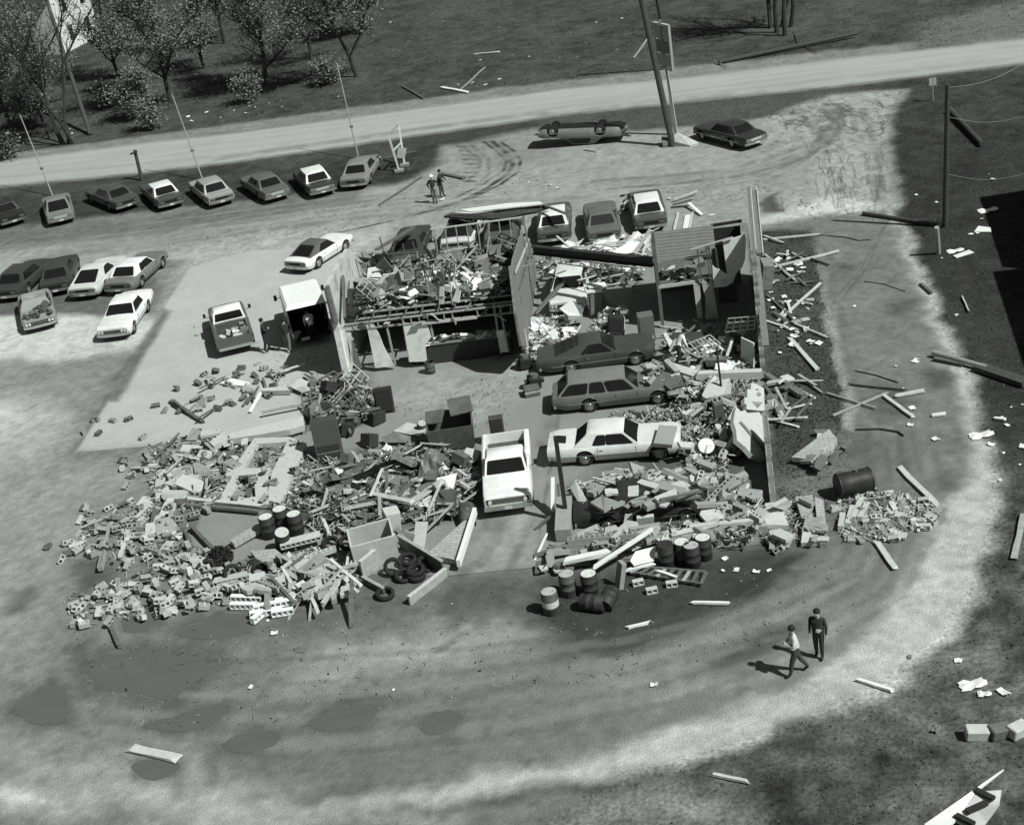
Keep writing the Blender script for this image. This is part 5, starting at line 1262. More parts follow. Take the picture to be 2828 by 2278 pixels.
for p, q, w_, m, lab in (((720,1140,.3),(875,1108,.3),.12,WOOD,'long light timber lying left of the black seat back'),((470,1105,.15),(560,1165,.12),.18,WOODD,'long dark board at the edge of the apron'),((515,1378,.3),(720,1398,.3),.2,WOODW,'long pale double beam below the fallen window wall'),((515,1394,.2),(716,1412,.2),.2,STEEL,'long grey double beam below the fallen window wall'),((525,1450,.2),(590,1520,.2),.16,WOODD,'dark board pointing at the burnt bush in the block field'),((305,1730,.1),(330,1786,.1),.16,WOODD,'dark broken stick alone below the block heap')):
    a, b = at(*p), at(*q); mb = MB(); mb.plank(a, b, w_, .12); tag(mb.build('timber', m, origin=a), lab, 'timber')
# fallen window wall: frame strips around two dark openings
root = thing('window_wall', 'fallen pale wall with two dark openings lying flat in the block field', 'wall', at(700,1310,0)); O = Vector(root.location)
for pts in ([(645,1292,.3),(700,1212,.4),(720,1214,.4),(672,1292,.3)], [(700,1210,.42),(800,1206,.4),(792,1220,.4),(708,1226,.4)], [(752,1300,.35),(800,1206,.42),(846,1224,.4),(775,1390,.3),(735,1380,.3)], [(630,1292,.3),(748,1292,.32),(738,1312,.32),(622,1314,.3)], [(590,1370,.3),(745,1372,.3),(740,1392,.28),(588,1388,.28)], [(640,1314,.3),(665,1314,.3),(640,1372,.3),(610,1370,.3)], [(700,1312,.3),(740,1312,.3),(738,1372,.3),(706,1372,.3)]):
    P = [at(*p)-O for p in pts]; mb = MB(); mb.prism(P, (0,0,-.2)); mb.build('wall_strip', BLKW, root)
# white block run at the bottom
G = 'white painted block runs at the bottom edge of the wreckage'
for k, (x, y, n, rz) in enumerate(((760,1668,8,.25),(735,1690,6,.2),(820,1650,8,.28),(672,1672,5,-.1),(680,1652,6,-.15),(780,1690,4,.2),(715,1700,4,1.1))):
    mb = MB(); cored(mb, n, .2, .24, Matrix.Rotation(PI/2, 4, 'X')); o = mb.build('block_run', WHITE); o.location = at(x, y, .16+.12*(k == 0)); o.rotation_euler = (.06, .05, rz); tag(o, 'white painted run of blocks at the bottom edge of the wreckage', 'wall chunk', G)
# ---- drums
DR = mat('drum paint', .035, .6, .4, 5, wear=.4); DRL = mat('drum lid', .66, .5, .15, 5, wear=.35); DRG = mat('grey drum', .085, .65, .4, 5, wear=.4); DRW = mat('drum band', .55, .6, .1, 4)
def drum(label, loc, rot=(0,0,0), body=DR, lid=DRL, band=False, group=None, r=.295, h=.89, name='oil_drum'):
    root = thing(name, label, 'drum', loc, rot, group)
    pr = [(r*.98,0),(r,.01)]
    for zc in (h*.33, h*.66): pr += [(r,zc-.03),(r+.014,zc-.01),(r+.014,zc+.01),(r,zc+.03)]
    pr += [(r,h-.01),(r*.98,h),(r*.95,h-.03)]
    mb = MB(); mb.lathe(pr, 24); mb.lathe([(0,.01),(r*.97,.01)], 24); mb.build('shell', body, root, smooth=True, smooth_angle=50)
    mb = MB()
    if lid: mb.lathe([(0,h-.015),(r*.9,h-.015),(r*.93,h-.03)], 24); mb.tube((r*.55,0,h-.015), (r*.55,0,h+.01), .03, .03, 8)
    if lid: mb.build('lid', lid, root)
    if band: mb = MB(); mb.lathe([(r+.004,h*.36),(r+.004,h*.66)], 24); mb.build('painted_band', DRW, root)
    return root
drum('drum with a pale painted band standing alone on the dark soil', at(1524,1690), band=True, body=DRG, lid=mat('worn lid', .4, .6, .3, 9))
drum('dull grey drum right of the banded drum', at(1572,1640), body=DRG, lid=mat('worn lid', .4, .6, .3, 9))
drum('open dark drum right of the dull grey one with a white rim', at(1632,1640), lid=DRL)
drum('dark drum lying on its side with its mouth facing the drive', at(1690,1632,.3), (PI/2+.1,0,-.35), lid=TAR)
drum('dark drum without a white lid at the left of the four by the foundation wall', at(1842,1560), lid=DR)
drum('tallest looking drum with a clean white lid in the four by the foundation wall', at(1888,1552))
drum('front drum of the four by the foundation wall with a smudged lid', at(1914,1562), lid=mat('worn lid', .4, .6, .3, 9))
drum('rightmost white lidded drum of the four by the foundation wall', at(1946,1540))
G3D = None
drum('leftmost of three white capped drums among the fallen blocks', at(745,1478,.1))
drum('rear drum of three white capped drums among the fallen blocks', at(783,1456,.1))
drum('rightmost of three white capped drums among the fallen blocks', at(822,1470,.1))
drum('broken topped drum in front of the three white capped drums', at(782,1510,.05), (.3,.2,0), lid=BLKW)
drum('large white lidded drum tipped towards the drive beside the white hardtop', at(1948,1246,.35), (.75,.1,0), r=.36, h=.7)
drum('dark open pipe like drum in the block heap', at(700,1562,.35), (PI/2-.2,0,.6), lid=None, body=DR)
drum('dull open drum lying by the white pickup nose', at(1288,1400,.42), (PI/2+.3,0,.1), lid=None, body=DRG, r=.33, h=.95)
drum('small dark bin standing in front of the counter', at(1190,1030), body=DRG, lid=None, r=.24, h=.6, name='waste_bin')
drum('tipped dark pail on the garage floor', at(1163,1185), (.4,.3,0), body=DRG, lid=mat('worn lid', .4, .6, .3, 9), r=.2, h=.45, name='pail')
drum('dark drum lying at the end of the block scatter', at(1605,1660,.28), (PI/2,0,1.2), lid=TAR)
# big tank
root = thing('fuel_tank', 'large dark cylindrical tank lying on the grass outside the right wall', 'tank', at(2358,1332,.48), (0,0,R_(13)))
mb = MB(); M = Matrix.Rotation(PI/2, 4, 'Y'); mb.lathe([(0,-.72),(.34,-.71),(.43,-.68),(.46,-.64),(.455,-.2),(.44,-.05),(.46,.2),(.46,.64),(.43,.68),(.34,.71),(0,.72)], 30, 0, M); mb.build('shell', mat('tank steel', .028, .55, .4, 4, wear=.4), root, smooth=True, smooth_angle=40)
for x in (-.62,.62):
    mb = MB(); mb.lathe([(.465,x-.03),(.48,x-.02),(.48,x+.02),(.465,x+.03)], 30, 0, M); mb.build('end_band', DARKST, root)
mb = MB(); mb.tube((.1,0,.42), (.1,0,.54), .06, .06, 10); mb.build('filler_cap', STEEL, root)
# ---- tyres
_ty = {}
def tyre(label, loc, rot, group=None, r=.36):
    mb = MB(); wd = .2; mb.lathe([(r*.6,-wd*.36),(r*.72,-wd/2),(r*.92,-wd/2),(r,-wd*.3),(r,wd*.3),(r*.92,wd/2),(r*.72,wd/2),(r*.6,wd*.36),(r*.66,0),(r*.6,-wd*.36)], 22)
    o = mb.build('loose_tyre', RUBBER, smooth=True); o.location = loc; o.rotation_euler = rot; return tag(o, label, 'tyre', group)
GT2 = 'tyres heaped in the wooden bin'
for k, (x, y, z, rt) in enumerate(((1085,1565,.35,(1.1,.3,0)),(1125,1545,.25,(.1,.1,0)),(1148,1575,.3,(.15,-.1,0)),(1150,1590,.12,(0,.1,0)),(1172,1560,.22,(.8,.5,1)),(1115,1590,.14,(.3,0,.5)))):
    tyre('loose tyre heaped inside the wooden bin', at(x, y, z), rt, GT2)
tyre('tyre lying on the soil just outside the wooden bin', at(1063,1640,.12), (.15,.1,0))
tyre('tyre standing on edge in the block heap', at(641,1582,.32), (1.15,.2,.5)); tyre('tyre lying flat left of the standing tyre in the block heap', at(570,1568,.25), (.5,.3,0))
tyre('tyre near the large pale carton', at(960,1498,.3), (.4,.2,0)); tyre('tyre half buried left of the tyre by the carton', at(912,1500,.25), (.3,.1,0))
# wooden bin
root = thing('wooden_bin', 'square wooden bin full of tyres tipped at the front of the wreckage', 'bin', at(1120,1600,0)); O = Vector(root.location)
for p, q, hh, m in (((1003,1600,.0),(1098,1520,.0),.75,WOOD), ((1108,1515,.0),(1228,1588,.0),.6,WOODD), ((1132,1672,.0),(1234,1592,.0),.35,WOOD), ((1004,1608,.0),(1062,1640,.0),.25,WOODD)):
    a, b = at(*p)-O, at(*q)-O; mb = MB(); mb.bar(a+Vector((0,0,hh/2)), b+Vector((0,0,hh/2)), .08, hh); mb.build('side_board', m, root)
    mb = MB(); mb.bar(a+Vector((0,0,hh+.02)), b+Vector((0,0,hh+.02)), .14, .05); mb.build('top_rail', WOODW if m is WOOD else WOOD, root)
# large pale cartons and cabinets
def boxthing(name, label, cat, loc, dims, rot, m, parts=()):
    root = thing(name, label, cat, loc, rot); mb = MB(); mb.box((0,0,dims[2]/2), dims); mb.build('case', m, root, bevel=.02)
    for nm, c, d, mm in parts: mb = MB(); mb.box(c, d); mb.build(nm, mm, root)
    return root
mb = MB(); grid_holes(mb, [-.85,-.78,.78,.85], [-.6,-.53,.53,.6], 0, 1.15, lambda i, j: i == 1 and j == 1); o = mb.build('large_carton', BLKW); o.location = at(1040,1535,.1); o.rotation_euler = (.12,-.05,.25); tag(o, 'large pale open carton standing beside the wooden bin', 'carton')
boxthing('white_cabinet', 'pale upright cabinet behind the large open carton', 'cabinet', at(1083,1458,.3), (.6,.55,.85), (.1,.1,.4), BLKW, (('door_panel', (0,-.29,.45), (.5,.02,.7), PLASTER),))
slab('folded_sheet', 'tall pale folded panel right of the large carton', 'panel', [(1148,1440,1.0),(1182,1440,1.0),(1172,1512,.2),(1138,1516,.2)], .05, BLKW); slab('folded_sheet', 'short pale panel between the large carton and the folded panel', 'panel', [(1118,1464,.7),(1146,1474,.7),(1140,1512,.15),(1114,1500,.2)], .05, PLASTER)
slab('fallen_slab', 'broad pale wall slab with open cores along its front edge by the doorway track', 'wall slab', [(1180,1528,.35),(1300,1420,.4),(1308,1436,.4),(1262,1546,.3),(1180,1532,.3)], .22, WALL_XY)
a, b = at(1312,1410,.5), at(1266,1556,.4); mb = MB(); mb.bar(a, b, .14, .3); tag(mb.build('white_sill', WHITE, origin=a), 'long white painted sill along the doorway track', 'sill')
boxthing('steel_cabinet', 'tall dark steel cabinet with two open shelves at its foot', 'cabinet', at(915,1270,0), (1.15,.7,1.9), (-.22,.0,.18), mat('cabinet paint', .065, .55, .15, 3), (('open_shelf', (0,-.36,.62), (.95,.02,.26), TAR), ('open_shelf', (0,-.36,.22), (.95,.02,.22), TAR), ('shelf_lip', (0,-.375,.43), (1.05,.05,.05), STEEL)))
# dumpster
root = thing('dumpster', 'dark steel dumpster with a raised lid standing between the wreckage and the white pickup', 'dumpster', at(1252,1228,0), (0,0,.10)); DU = mat('dumpster steel', .095, .6, .25, 3, wear=.3)
mb = MB(); mb.prism([(-.95,-.62,.1),(.95,-.62,.1),(1.0,-.75,1.15),(-1.0,-.75,1.15)], (0,.05,0)); mb.build('front_panel', DU, root)
mb = MB(); mb.prism([(-.95,.62,.1),(.95,.62,.1),(1.0,.75,1.35),(-1.0,.75,1.35)], (0,-.05,0)); mb.build('back_panel', DU, root)
for s in (-1,1): mb = MB(); mb.prism([(s*.95,-.57,.1),(s*.95,.57,.1),(s*1.0,.70,1.33),(s*1.0,-.70,1.13)], (-s*.05,0,0)); mb.build('side_panel', DU, root)
mb = MB(); mb.box((0,0,.13), (1.8,1.1,.05)); mb.build('floor_panel', TAR, root)
mb = MB(); mb.prism([(-.98,-.1,1.2),(-.3,-.2,1.2),(-.15,.74,1.37),(-.98,.74,1.37)], (0,0,.04)); mb.build('lid', DU, root)
mb = MB(); mb.prism([(.1,.1,1.3),(1.1,.2,1.35),(1.0,.95,1.75),(.0,.85,1.75)], (0,0,.04)); mb.build('lid', DU, root)
boxthing('seat_back', 'black padded seat back standing on the garage floor', 'seat', at(1066,1140,0), (.85,.3,1.2), (-.25,0,.12), TAR, (('cushion', (0,-.18,.6), (.7,.08,.95), RUBBER),))
boxthing('bed_toolbox', 'dark locker standing behind the white pickup cab', 'locker', at(1380,1228,0), (.6,.45,1.3), (-.1,0,.1), mat('cabinet paint', .065, .55, .15, 3), (('locker_door', (0,-.235,.7), (.5,.02,1.1), DARKST),))
boxthing('grey_locker', 'upright grey locker in the open bay near the office column', 'locker', at(1788,938,0), (.75,.6,1.35), (0,0,.12), mat('locker paint', .13, .6, .12, 3), (('locker_door', (0,-.31,.7), (.62,.02,1.2), mat('locker paint', .13, .6, .12, 3)),))
boxthing('drink_machine', 'dark rounded machine with a pale side panel in front of the grey locker', 'machine', at(1700,925,.1), (.75,.7,.95), (-.15,.15,.1), TAR, (('side_panel', (.39,0,.5), (.03,.62,.8), WHITE), ('front_glass', (0,-.36,.55), (.6,.02,.5), RUBBER)))
root = thing('white_chest', 'big white box chest with its lid tilted to the sun in the open bay', 'chest', at(1585,888,.2), (0,0,.1))
mb = MB(); mb.box((0,0,.35), (.9,.7,.6)); mb.build('case', PLASTER, root)
P = [at(1545,852,1.15), at(1580,827,1.5), at(1611,853,1.3), at(1604,872,.95), at(1570,872,.95)]; mb = MB(); mb.prism([root.matrix_basis.inverted() @ p for p in P], (0,0,-.05)); bpy.context.view_layer.update()
mb = MB(); Mi = (Matrix.Translation(root.location) @ Matrix.Rotation(.1, 4, 'Z')).inverted(); mb.prism([Mi @ p for p in P], (0,0,-.05)); mb.build('lid', WHITE, root)
boxthing('paper_rack', 'pale rack spilling papers right of the white chest', 'rack', at(1645,872,0), (.6,.5,1.3), (0,.1,.2), GREYB, (('tray', (0,0,1.4), (1.0,.6,.12), WHITE), ('tray', (.1,.05,1.6), (.9,.5,.08), PAPER)))
boxthing('counter', 'long dark counter under the wide opening of the stud wall', 'counter', at(1278,995,0)+Vector((0,.3,0)), (4.9,.7,1.0), (0,0,.02), mat('counter front', .04, .6, .2, 3), (('counter_top', (0,0,1.03), (5.0,.8,.05), GREYB),))
for k in range(22):
    put('paper_bundle', BM[rnd.choice((('box','p'),('sheet','w',0),('sheet','p',1),('box','c')))], at(1278,995,0)+Vector((rnd.uniform(-1.9,2.3), .3+rnd.uniform(-.3,.3), 1.08)), (0,0,rnd.uniform(0,6)), 'bundle of papers or parts heaped on the long dark counter', 'papers', 'papers on the counter', (.6,.6,.5))
boxthing('white_cupboard', 'white hood panel of steel leaning on the white hardtop nose', 'panel', at(1836,1218,1.0), (.62,1.2,.06), (.1,.12,-.25), mat('hood panel', .3, .5, .08, 3), (('panel_edge', (0,-.62,0), (.62,.04,.12), GREYB),)) if False else None
a = at(1838,1202,1.0); root = thing('car_hood', 'pale grey panel lying across the nose of the white hardtop', 'panel', a, (.08,.1,-.2))
mb = MB(); mb.box((0,0,0), (.75,1.35,.08)); mb.build('sheet_metal', mat('hood panel', .30, .5, .08, 3), root); mb = MB(); mb.box((0,-.69,-.05), (.75,.04,.16)); mb.build('lower_lip', GREYB, root)
# engine parts on the floor
G = None
for lab, x, y in (('black engine block on the garage floor left of the dark hardtop', 1452,1018),('dark gearbox on a crate just below the engine block', 1478,1072)):
    root = thing('engine_part', lab, 'engine part', at(x, y, 0)); r = random.Random(x)
    mb = MB(); mb.box((0,0,.35), (.55,.6,.45), (.1,.1,.3)); mb.build('block_casting', TAR, root)
    mb = MB(); mb.tube((-.45,0,.3), (.45,.1,.35), .16, .12, 12); mb.build('bell_housing', DARKST, root)
    mb = MB(); mb.tube((0,0,.55), (.02,.02,.72), .2, .2, 14); mb.build('air_filter', mat('filter lid', .12, .5, .2, 5), root)
boxthing('parts_crate', 'slatted parts crate under the gearbox on the garage floor', 'crate', at(1470,1090,0), (.7,.6,.4), (0,0,.2), WOODD, (('slat', (0,-.31,.25), (.7,.02,.1), WOOD),))
# stool / creeper bits on the floor
a = at(1355,985,0); root = thing('jack_stand', 'bent jack lying on the garage floor in front of the counter', 'jack', a)
mb = MB(); mb.bar((-.1,.3,.5), (.25,-.25,.1), .1, .08); mb.build('lever', DARKST, root); mb = MB(); mb.box((.25,-.3,.08), (.4,.2,.14)); mb.build('base', STEEL, root)
a = at(1155,1012,0); root = thing('push_broom', 'push broom leaning on the plaster beside the dark bin', 'broom', a)
mb = MB(); mb.bar((0,0,.1), (-.15,.35,1.35), .04, .04); mb.build('handle', WOOD, root); mb = MB(); mb.box((0,-.02,.07), (.7,.12,.14)); mb.build('brush', TAR, root)
for k, (x, y) in enumerate(((1226,1000),(1252,998),(1340,985))):
    a = at(x, y, .0); mb = MB(); mb.bar(a, a+Vector((0,.25,1.0)), .05, .05); tag(mb.build('rack_leg', STEEL, origin=a), 'thin pale rack leg standing before the long dark counter', 'rack leg', 'rack legs before the counter')

# ---- loft clutter
LP_ = [(-7.3,6.3),(.2,6.3),(.2,11.2),(-7.3,11.2)]
def loft(kind, tones, n, label, cat, group, sz, zr=(2.66,2.95), box=None, tilt=.3, name=None):
    x0, y0, x1, y1 = box or (-7.7,7.3,.1,13.2)
    for k in range(n):
        t = rnd.choice(tones); key = (kind, t, rnd.randrange(3)) if kind == 'sheet' else (kind, t); s = rnd.uniform(*sz)
        put(name or BM[key].name.split('.')[0], BM[key], (rnd.uniform(x0,x1), rnd.uniform(y0,y1), rnd.uniform(*zr)), (rnd.gauss(0,tilt), rnd.gauss(0,tilt), rnd.uniform(0,6.3)), label, cat, group, (s, s if kind != 'board' else 1, s if kind != 'board' else 1))
loft('box', 'cgxkkss', 64, 'carton or bin heaped in the loft debris', 'carton', 'cartons in the loft', (.7,1.9))
loft('box', 'wp', 26, 'white carton in the pale drift of goods along the loft front', 'carton', 'white cartons in the loft', (.5,1.1), (2.7,3.1), (-7.0,7.5,-2.2,10.2))
loft('sheet', 'wpp', 28, 'white paper or cloth heap in the loft debris', 'papers', 'papers in the loft', (.4,1.0), (2.75,3.2), (-7.2,7.4,-.5,10.8), .5)
loft('sheet', 'gcsd', 22, 'crumpled grey sheet in the loft debris', 'sheet', 'grey sheets in the loft', (.6,1.5), (2.75,3.3), None, .6, 'bent_sheet')
loft('board', 'lkkxx', 58, 'board lying askew in the loft debris', 'board', 'boards in the loft', (.6,2.3), (2.75,3.5), None, .35)
loft('rack', 'kxsd', 26, 'shelf frame tilted in the loft debris', 'shelf frame', 'shelf frames in the loft', (.8,1.6), (2.8,3.5), None, .9)
loft('panel', 'gxcd', 20, 'flat panel tilted in the loft debris', 'panel', 'panels in the loft', (.6,1.4), (2.8,3.3), None, .6)
for lab, pts, m in (('large smooth grey board corner-up at the right end of the loft', [(1296,763,3.1),(1342,772,3.2),(1402,772,3.0),(1340,816,2.8),(1330,800,2.9)], mat('loft board', .2, .7, .08, 3)),
                    ('white pentagonal board propped in the middle of the loft', [(1282,800,3.1),(1292,773,3.5),(1306,785,3.4),(1304,803,3.0)], WHITE), ('tall white narrow sign board leaning in the loft', [(1248,832,2.8),(1260,800,3.3),(1272,803,3.3),(1266,836,2.8)], PAPER),
                    ('upright white funnel-like panel at the left of the loft', [(1057,757,3.5),(1089,753,3.5),(1082,785,2.9),(1067,786,2.9)], PLASTW), ('pale curved sheet left of the white funnel-like panel', [(1018,775,3.1),(1040,745,3.3),(1062,770,3.0),(1040,800,2.8)], PLASTER),
                    ('tall pale column board standing at the loft front', [(1212,840,2.75),(1214,793,3.6),(1226,793,3.6),(1226,840,2.75)], PLASTW), ('pale panel with a hole next to the garage wall', [(1012,780,3.0),(1016,740,3.4),(1050,735,3.4),(1048,770,3.0)], PLASTER)):
    slab('loft_sheet', lab, 'panel', pts, .04, m)
G = 'upright studs left standing in the loft'
for k, (x, y) in enumerate(((1141,778),(1158,746),(1188,780),(1208,772),(1236,770),(1273,760),(1322,756),(980,800),(1188,836),(1250,842))):
    a = at(x, y, 2.7); mb = MB(); mb.bar(a, a+Vector((.05,.05,rnd.uniform(.9,1.5))), .05, .08); tag(mb.build('stud', WOOD, origin=a), 'upright stud left standing in the loft debris', 'stud', G)
G = 'long timbers across the loft'
for p, q in (((1015,705,2.85),(1300,690,2.85)),((1100,764,2.9),(1420,705,2.95)),((1010,800,2.8),(1060,778,2.9)),((1150,812,2.8),(1330,826,2.8)),((960,712,2.8),(1010,735,2.9)),((1180,716,3.0),(1320,700,3.1))):
    a, b = at(*p), at(*q); mb = MB(); mb.plank(a, b, .09, .1); tag(mb.build('timber', WOODD, origin=a), 'long dark timber lying across the loft debris', 'timber', G)
# ---- office upper floor and open bay
U = [(1822,742),(1960,728),(1955,758),(1828,776)]
scatter('sheet', 'wp', U, 10, (2.25,2.5), 'white paper strewn on the office upper floor', 'papers', 'papers on the office upper floor', sz=(.3,.7))
scatter('box', 'gcx', U, 8, (2.25,2.3), 'dark box strewn on the office upper floor', 'box', 'boxes on the office upper floor', sz=(.6,1.2))
B1 = [(1472,880),(1590,868),(1600,955),(1465,965)]; B2 = [(1650,862),(1712,850),(1712,915),(1640,930)]
scatter('sheet', 'wwp', B1, 36, (.05,.55), 'white scrap in the paper drift beside the plank partition', 'papers', 'white scraps beside the plank partition', sz=(.25,.75), tilt=.7)
scatter('slab', 'wwm', B1, 16, (.0,.35), 'pale broken piece in the paper drift beside the plank partition', 'rubble', 'pale pieces beside the plank partition', sz=(.3,.8))
scatter('box', 'cgw', B1, 9, (.0,.3), 'carton in the paper drift beside the plank partition', 'carton', 'cartons beside the plank partition', sz=(.6,1.1))
scatter('sheet', 'wp', B2, 18, (.05,.4), 'white scrap in the paper drift below the low grey partition', 'papers', 'white scraps below the low partition', sz=(.25,.6), tilt=.7)
B3 = [(1480,715),(1780,745),(1760,785),(1650,790),(1520,770),(1480,745)]
scatter('board', 'lkkx', B3, 34, (.4,1.5), 'splintered board under the fallen steel beam', 'board', 'boards under the steel beam', sz=(.5,1.7), tilt=.6)
scatter('sheet', 'wgd', B3, 22, (.4,1.3), 'torn sheet under the fallen steel beam', 'sheet', 'sheets under the steel beam', sz=(.4,.9), tilt=.7)
scatter('panel', 'gdx', B3, 12, (.4,1.2), 'dark panel under the fallen steel beam', 'panel', 'panels under the steel beam', sz=(.5,1.0), tilt=.7)
B4 = [(1560,672),(1800,640),(1800,715),(1660,700),(1580,690)]
scatter('board', 'llk', B4, 16, (.2,.9), 'pale splintered board between the front cars and the steel beam', 'board', 'boards behind the steel beam', sz=(.6,1.8), tilt=.3)
scatter('sheet', 'wwp', B4, 16, (.1,.7), 'white torn sheet between the front cars and the steel beam', 'sheet', 'white sheets behind the steel beam', sz=(.4,1.3), tilt=.4)
slab('white_ceiling_sheet', 'large white torn ceiling sheet behind the steel beam', 'sheet', [(1690,695,.9),(1735,670,1.1),(1768,668,1.0),(1745,698,.8),(1715,703,.8)], .04, WHITE)
def plank(label, p, q, w_, m, th=.06, name='plank', cat='plank', group=None):
    a, b = at(*p), at(*q); mb = MB(); mb.plank(a, b, w_, th); return tag(mb.build(name, m, origin=a), label, cat, group)
plank('heavy plank standing on end below the white-roofed car at the right', (1752,702,.8),(1795,636,1.3),.22,WOOD)
plank('thinner plank leaning beside the heavy plank below the white-roofed car', (1778,692,.8),(1798,648,1.2),.14,WOODW)
plank('long pale rail lying in front of the cars at the middle of the ruin', (1596,684,.5),(1776,660,.6),.12,WOODW)
plank('grey diagonal board leaning on the white buried car', (1478,866,.3),(1558,776,1.6),.35,mat('grey diagonal', .2, .8, .1, 4))
# front right scraps by the last car
G = 'pale boards scattered at the right end of the front row'
for p, q, w_, m in (((1858,552,.2),(1926,527,.3),.14,WOODW),((1900,558,.3),(1938,592,.1),.2,WHITE),((1862,635,.1),(1873,588,.1),.16,WOODW),((1905,628,.1),(1913,588,.1),.12,WOODW),((1957,595,.05),(1974,592,.05),.12,WHITE),((1860,565,.2),(1912,552,.4),.3,WOODD)):
    plank('pale board scattered at the right end of the front row' if m is not WOODD else 'dark board crossing the pale ones at the right end of the front row', p, q, w_, m, .04, group=G if m is not WOODD else None)
slab('white_door', 'white panelled door lying flat at the right end of the front row', 'door', [(1885,632,.08),(1892,594,.08),(1908,592,.08),(1902,632,.08)], .05, WHITE)
# debris post between front cars
root = thing('debris_heap', 'tangle of torn metal between two cars of the front row', 'scrap', at(1730,590,0))
for k in range(7):
    mb = MB(); mb.box((rnd.uniform(-.3,.4), rnd.uniform(-.5,.5), .3+.16*k), (rnd.uniform(.15,.5), .2, .1), (rnd.uniform(-1,1), rnd.uniform(-1,1), rnd.uniform(0,3))); mb.build('scrap_sheet', (BLKD, PLASTER, TAR)[k % 3], root)
# ---- right side inside the wall
R1 = [(1835,905),(1990,900),(2085,935),(2085,1020),(1960,1030),(1840,1010)]
scatter('board', 'kkxl', R1, 40, (.2,.9), 'splintered board in the heap by the broken window frames', 'board', 'boards by the window frames', sz=(.5,1.8), tilt=.5)
scatter('slab', 'wmd', R1, 18, (.0,.4), 'broken block piece in the heap by the broken window frames', 'rubble', 'pieces by the window frames', sz=(.4,.9))
scatter('sheet', 'wgd', R1, 14, (.3,.9), 'torn sheet in the heap by the broken window frames', 'sheet', 'sheets by the window frames', sz=(.4,.9), tilt=.7)
scatter('box', 'wgc', R1, 8, (.2,.6), 'carton in the heap by the broken window frames', 'carton', 'cartons by the window frames', sz=(.6,1.1))
def gridframe(label, pts, nx, ny, m=WOODW, pane=None):
    P = [at(*p) for p in pts]; root = thing('window_grid', label, 'window frame', P[0]); O = P[0]
    f = lambda u, v: (P[0]*(1-u)+P[1]*u)*(1-v)+(P[3]*(1-u)+P[2]*u)*v-O
    for i in range(nx+1): mb = MB(); mb.bar(f(i/nx,0), f(i/nx,1), .05, .05); mb.build('mullion', m, root)
    for j in range(ny+1): mb = MB(); mb.bar(f(0,j/ny), f(1,j/ny), .045, .045); mb.build('muntin', m, root)
    for i, j in ((0,1),(2,1),(1,1)) if pane else ():
        mb = MB(); mb.prism([f(i/nx,j/ny), f((i+1)/nx,j/ny), f((i+1)/nx,(j+1)/ny), f(i/nx,(j+1)/ny)], (0,0,-.015)); mb.build('pane', pane, root)
gridframe('steel window frame with square panes leaning inside the tall block wall', [(2003,918,1.2),(2084,908,1.4),(2085,874,2.2),(2012,880,2.0)], 4, 3, WOODW, GREYB)
gridframe('dark window frame with empty squares tilted beside the man in the white shirt', [(1912,985,.7),(1990,950,.9),(1960,925,1.2),(1885,955,1.1)], 4, 2, WOOD)
slab('dark_sheet', 'large dark sheet between the office column and the tilted window frame', 'sheet', [(1835,935,.7),(1865,918,.9),(1935,915,1.1),(1945,930,1.0),(1890,955,.7)], .04, mat('dark sheet', .06, .7, .15, 3))
slab('loose_door', 'tall pale door panel leaning inside the right wall above the long concrete lintel', 'door', [(2046,932,1.6),(2081,948,1.5),(2081,1016,.3),(2046,998,.4)], .06, PLASTW)
for lab, p, q, w_, h_, m in (('thick pale concrete lintel slanting above the wagon nose', (1836,1014,.7),(1922,1040,.6),.55,.35,BLKW), ('long pale concrete lintel lying level at the right wall', (1922,1036,.7),(2104,1030,.6),.36,.28,BLKW), ('grey concrete block end on the right of the slanting lintel', (1895,1045,.5),(1905,1055,.45),.4,.4,BLK), ('upright pale timber leaning beside the man in the white shirt', (1862,975,.5),(1835,920,1.3),.2,.1,WOODW), ('dark trough lying behind the long concrete lintel', (1950,1000,.7),(2010,998,.7),.3,.3,STEEL)):
    a, b = at(*p), at(*q); mb = MB(); mb.bar(a, b, w_, h_); tag(mb.build('lintel' if 'lintel' in lab else 'timber', m, origin=a), lab, 'lintel' if 'concrete' in lab else 'timber')
slab('tilted_slab', 'big pale tilted wall slab with a thick grey front edge right of the wagon', 'wall slab', [(1938,1092,.9),(1955,1058,1.2),(2015,1044,1.3),(2018,1088,.95),(1998,1090,.9),(1950,1100,.85)], .38, BLKW)
M = None
a = at(1990,1180,0); root = thing('block_pier', 'dark standing pier of hollow blocks beside the white drum lid', 'pier', a, (.25,-.1,.25))
mb = MB(); mb.box((0,0,.7), (.42,.3,1.4)); mb.build('block_courses', BLKD, root); mb = MB(); cored(mb, 2, .2, .3, Matrix.Translation((0,0,1.5))); mb.build('open_top_course', BLK, root)
Q1 = [(1880,1050),(2095,1050),(2090,1130),(2040,1240),(1990,1300),(1900,1290),(1880,1200),(1900,1130)]
zq = lambda x, y: rnd.uniform(.1,.75)
scatter('slab', 'wwmm', Q1, 46, zq, 'broken block piece heaped right of the white hardtop', 'rubble', 'pieces right of the white hardtop', name='wall_fragment', sz=(.3,.95), tilt=.6)
scatter('block', 'wmd', Q1, 18, zq, 'concrete block heaped right of the white hardtop', 'concrete block', 'blocks right of the white hardtop')
scatter('chunk', 'wm', Q1, 8, zq, 'run of blocks heaped right of the white hardtop', 'wall chunk', 'block runs right of the white hardtop', tilt=.4)
Q2 = [(1575,1350),(1700,1310),(1860,1300),(2030,1320),(2095,1380),(2095,1470),(1960,1462),(1940,1400),(1760,1340),(1600,1400)]
zz2 = lambda x, y: rnd.uniform(.0,.4)+.5*max(0, min(1, (x-1700)/300))*rnd.random()
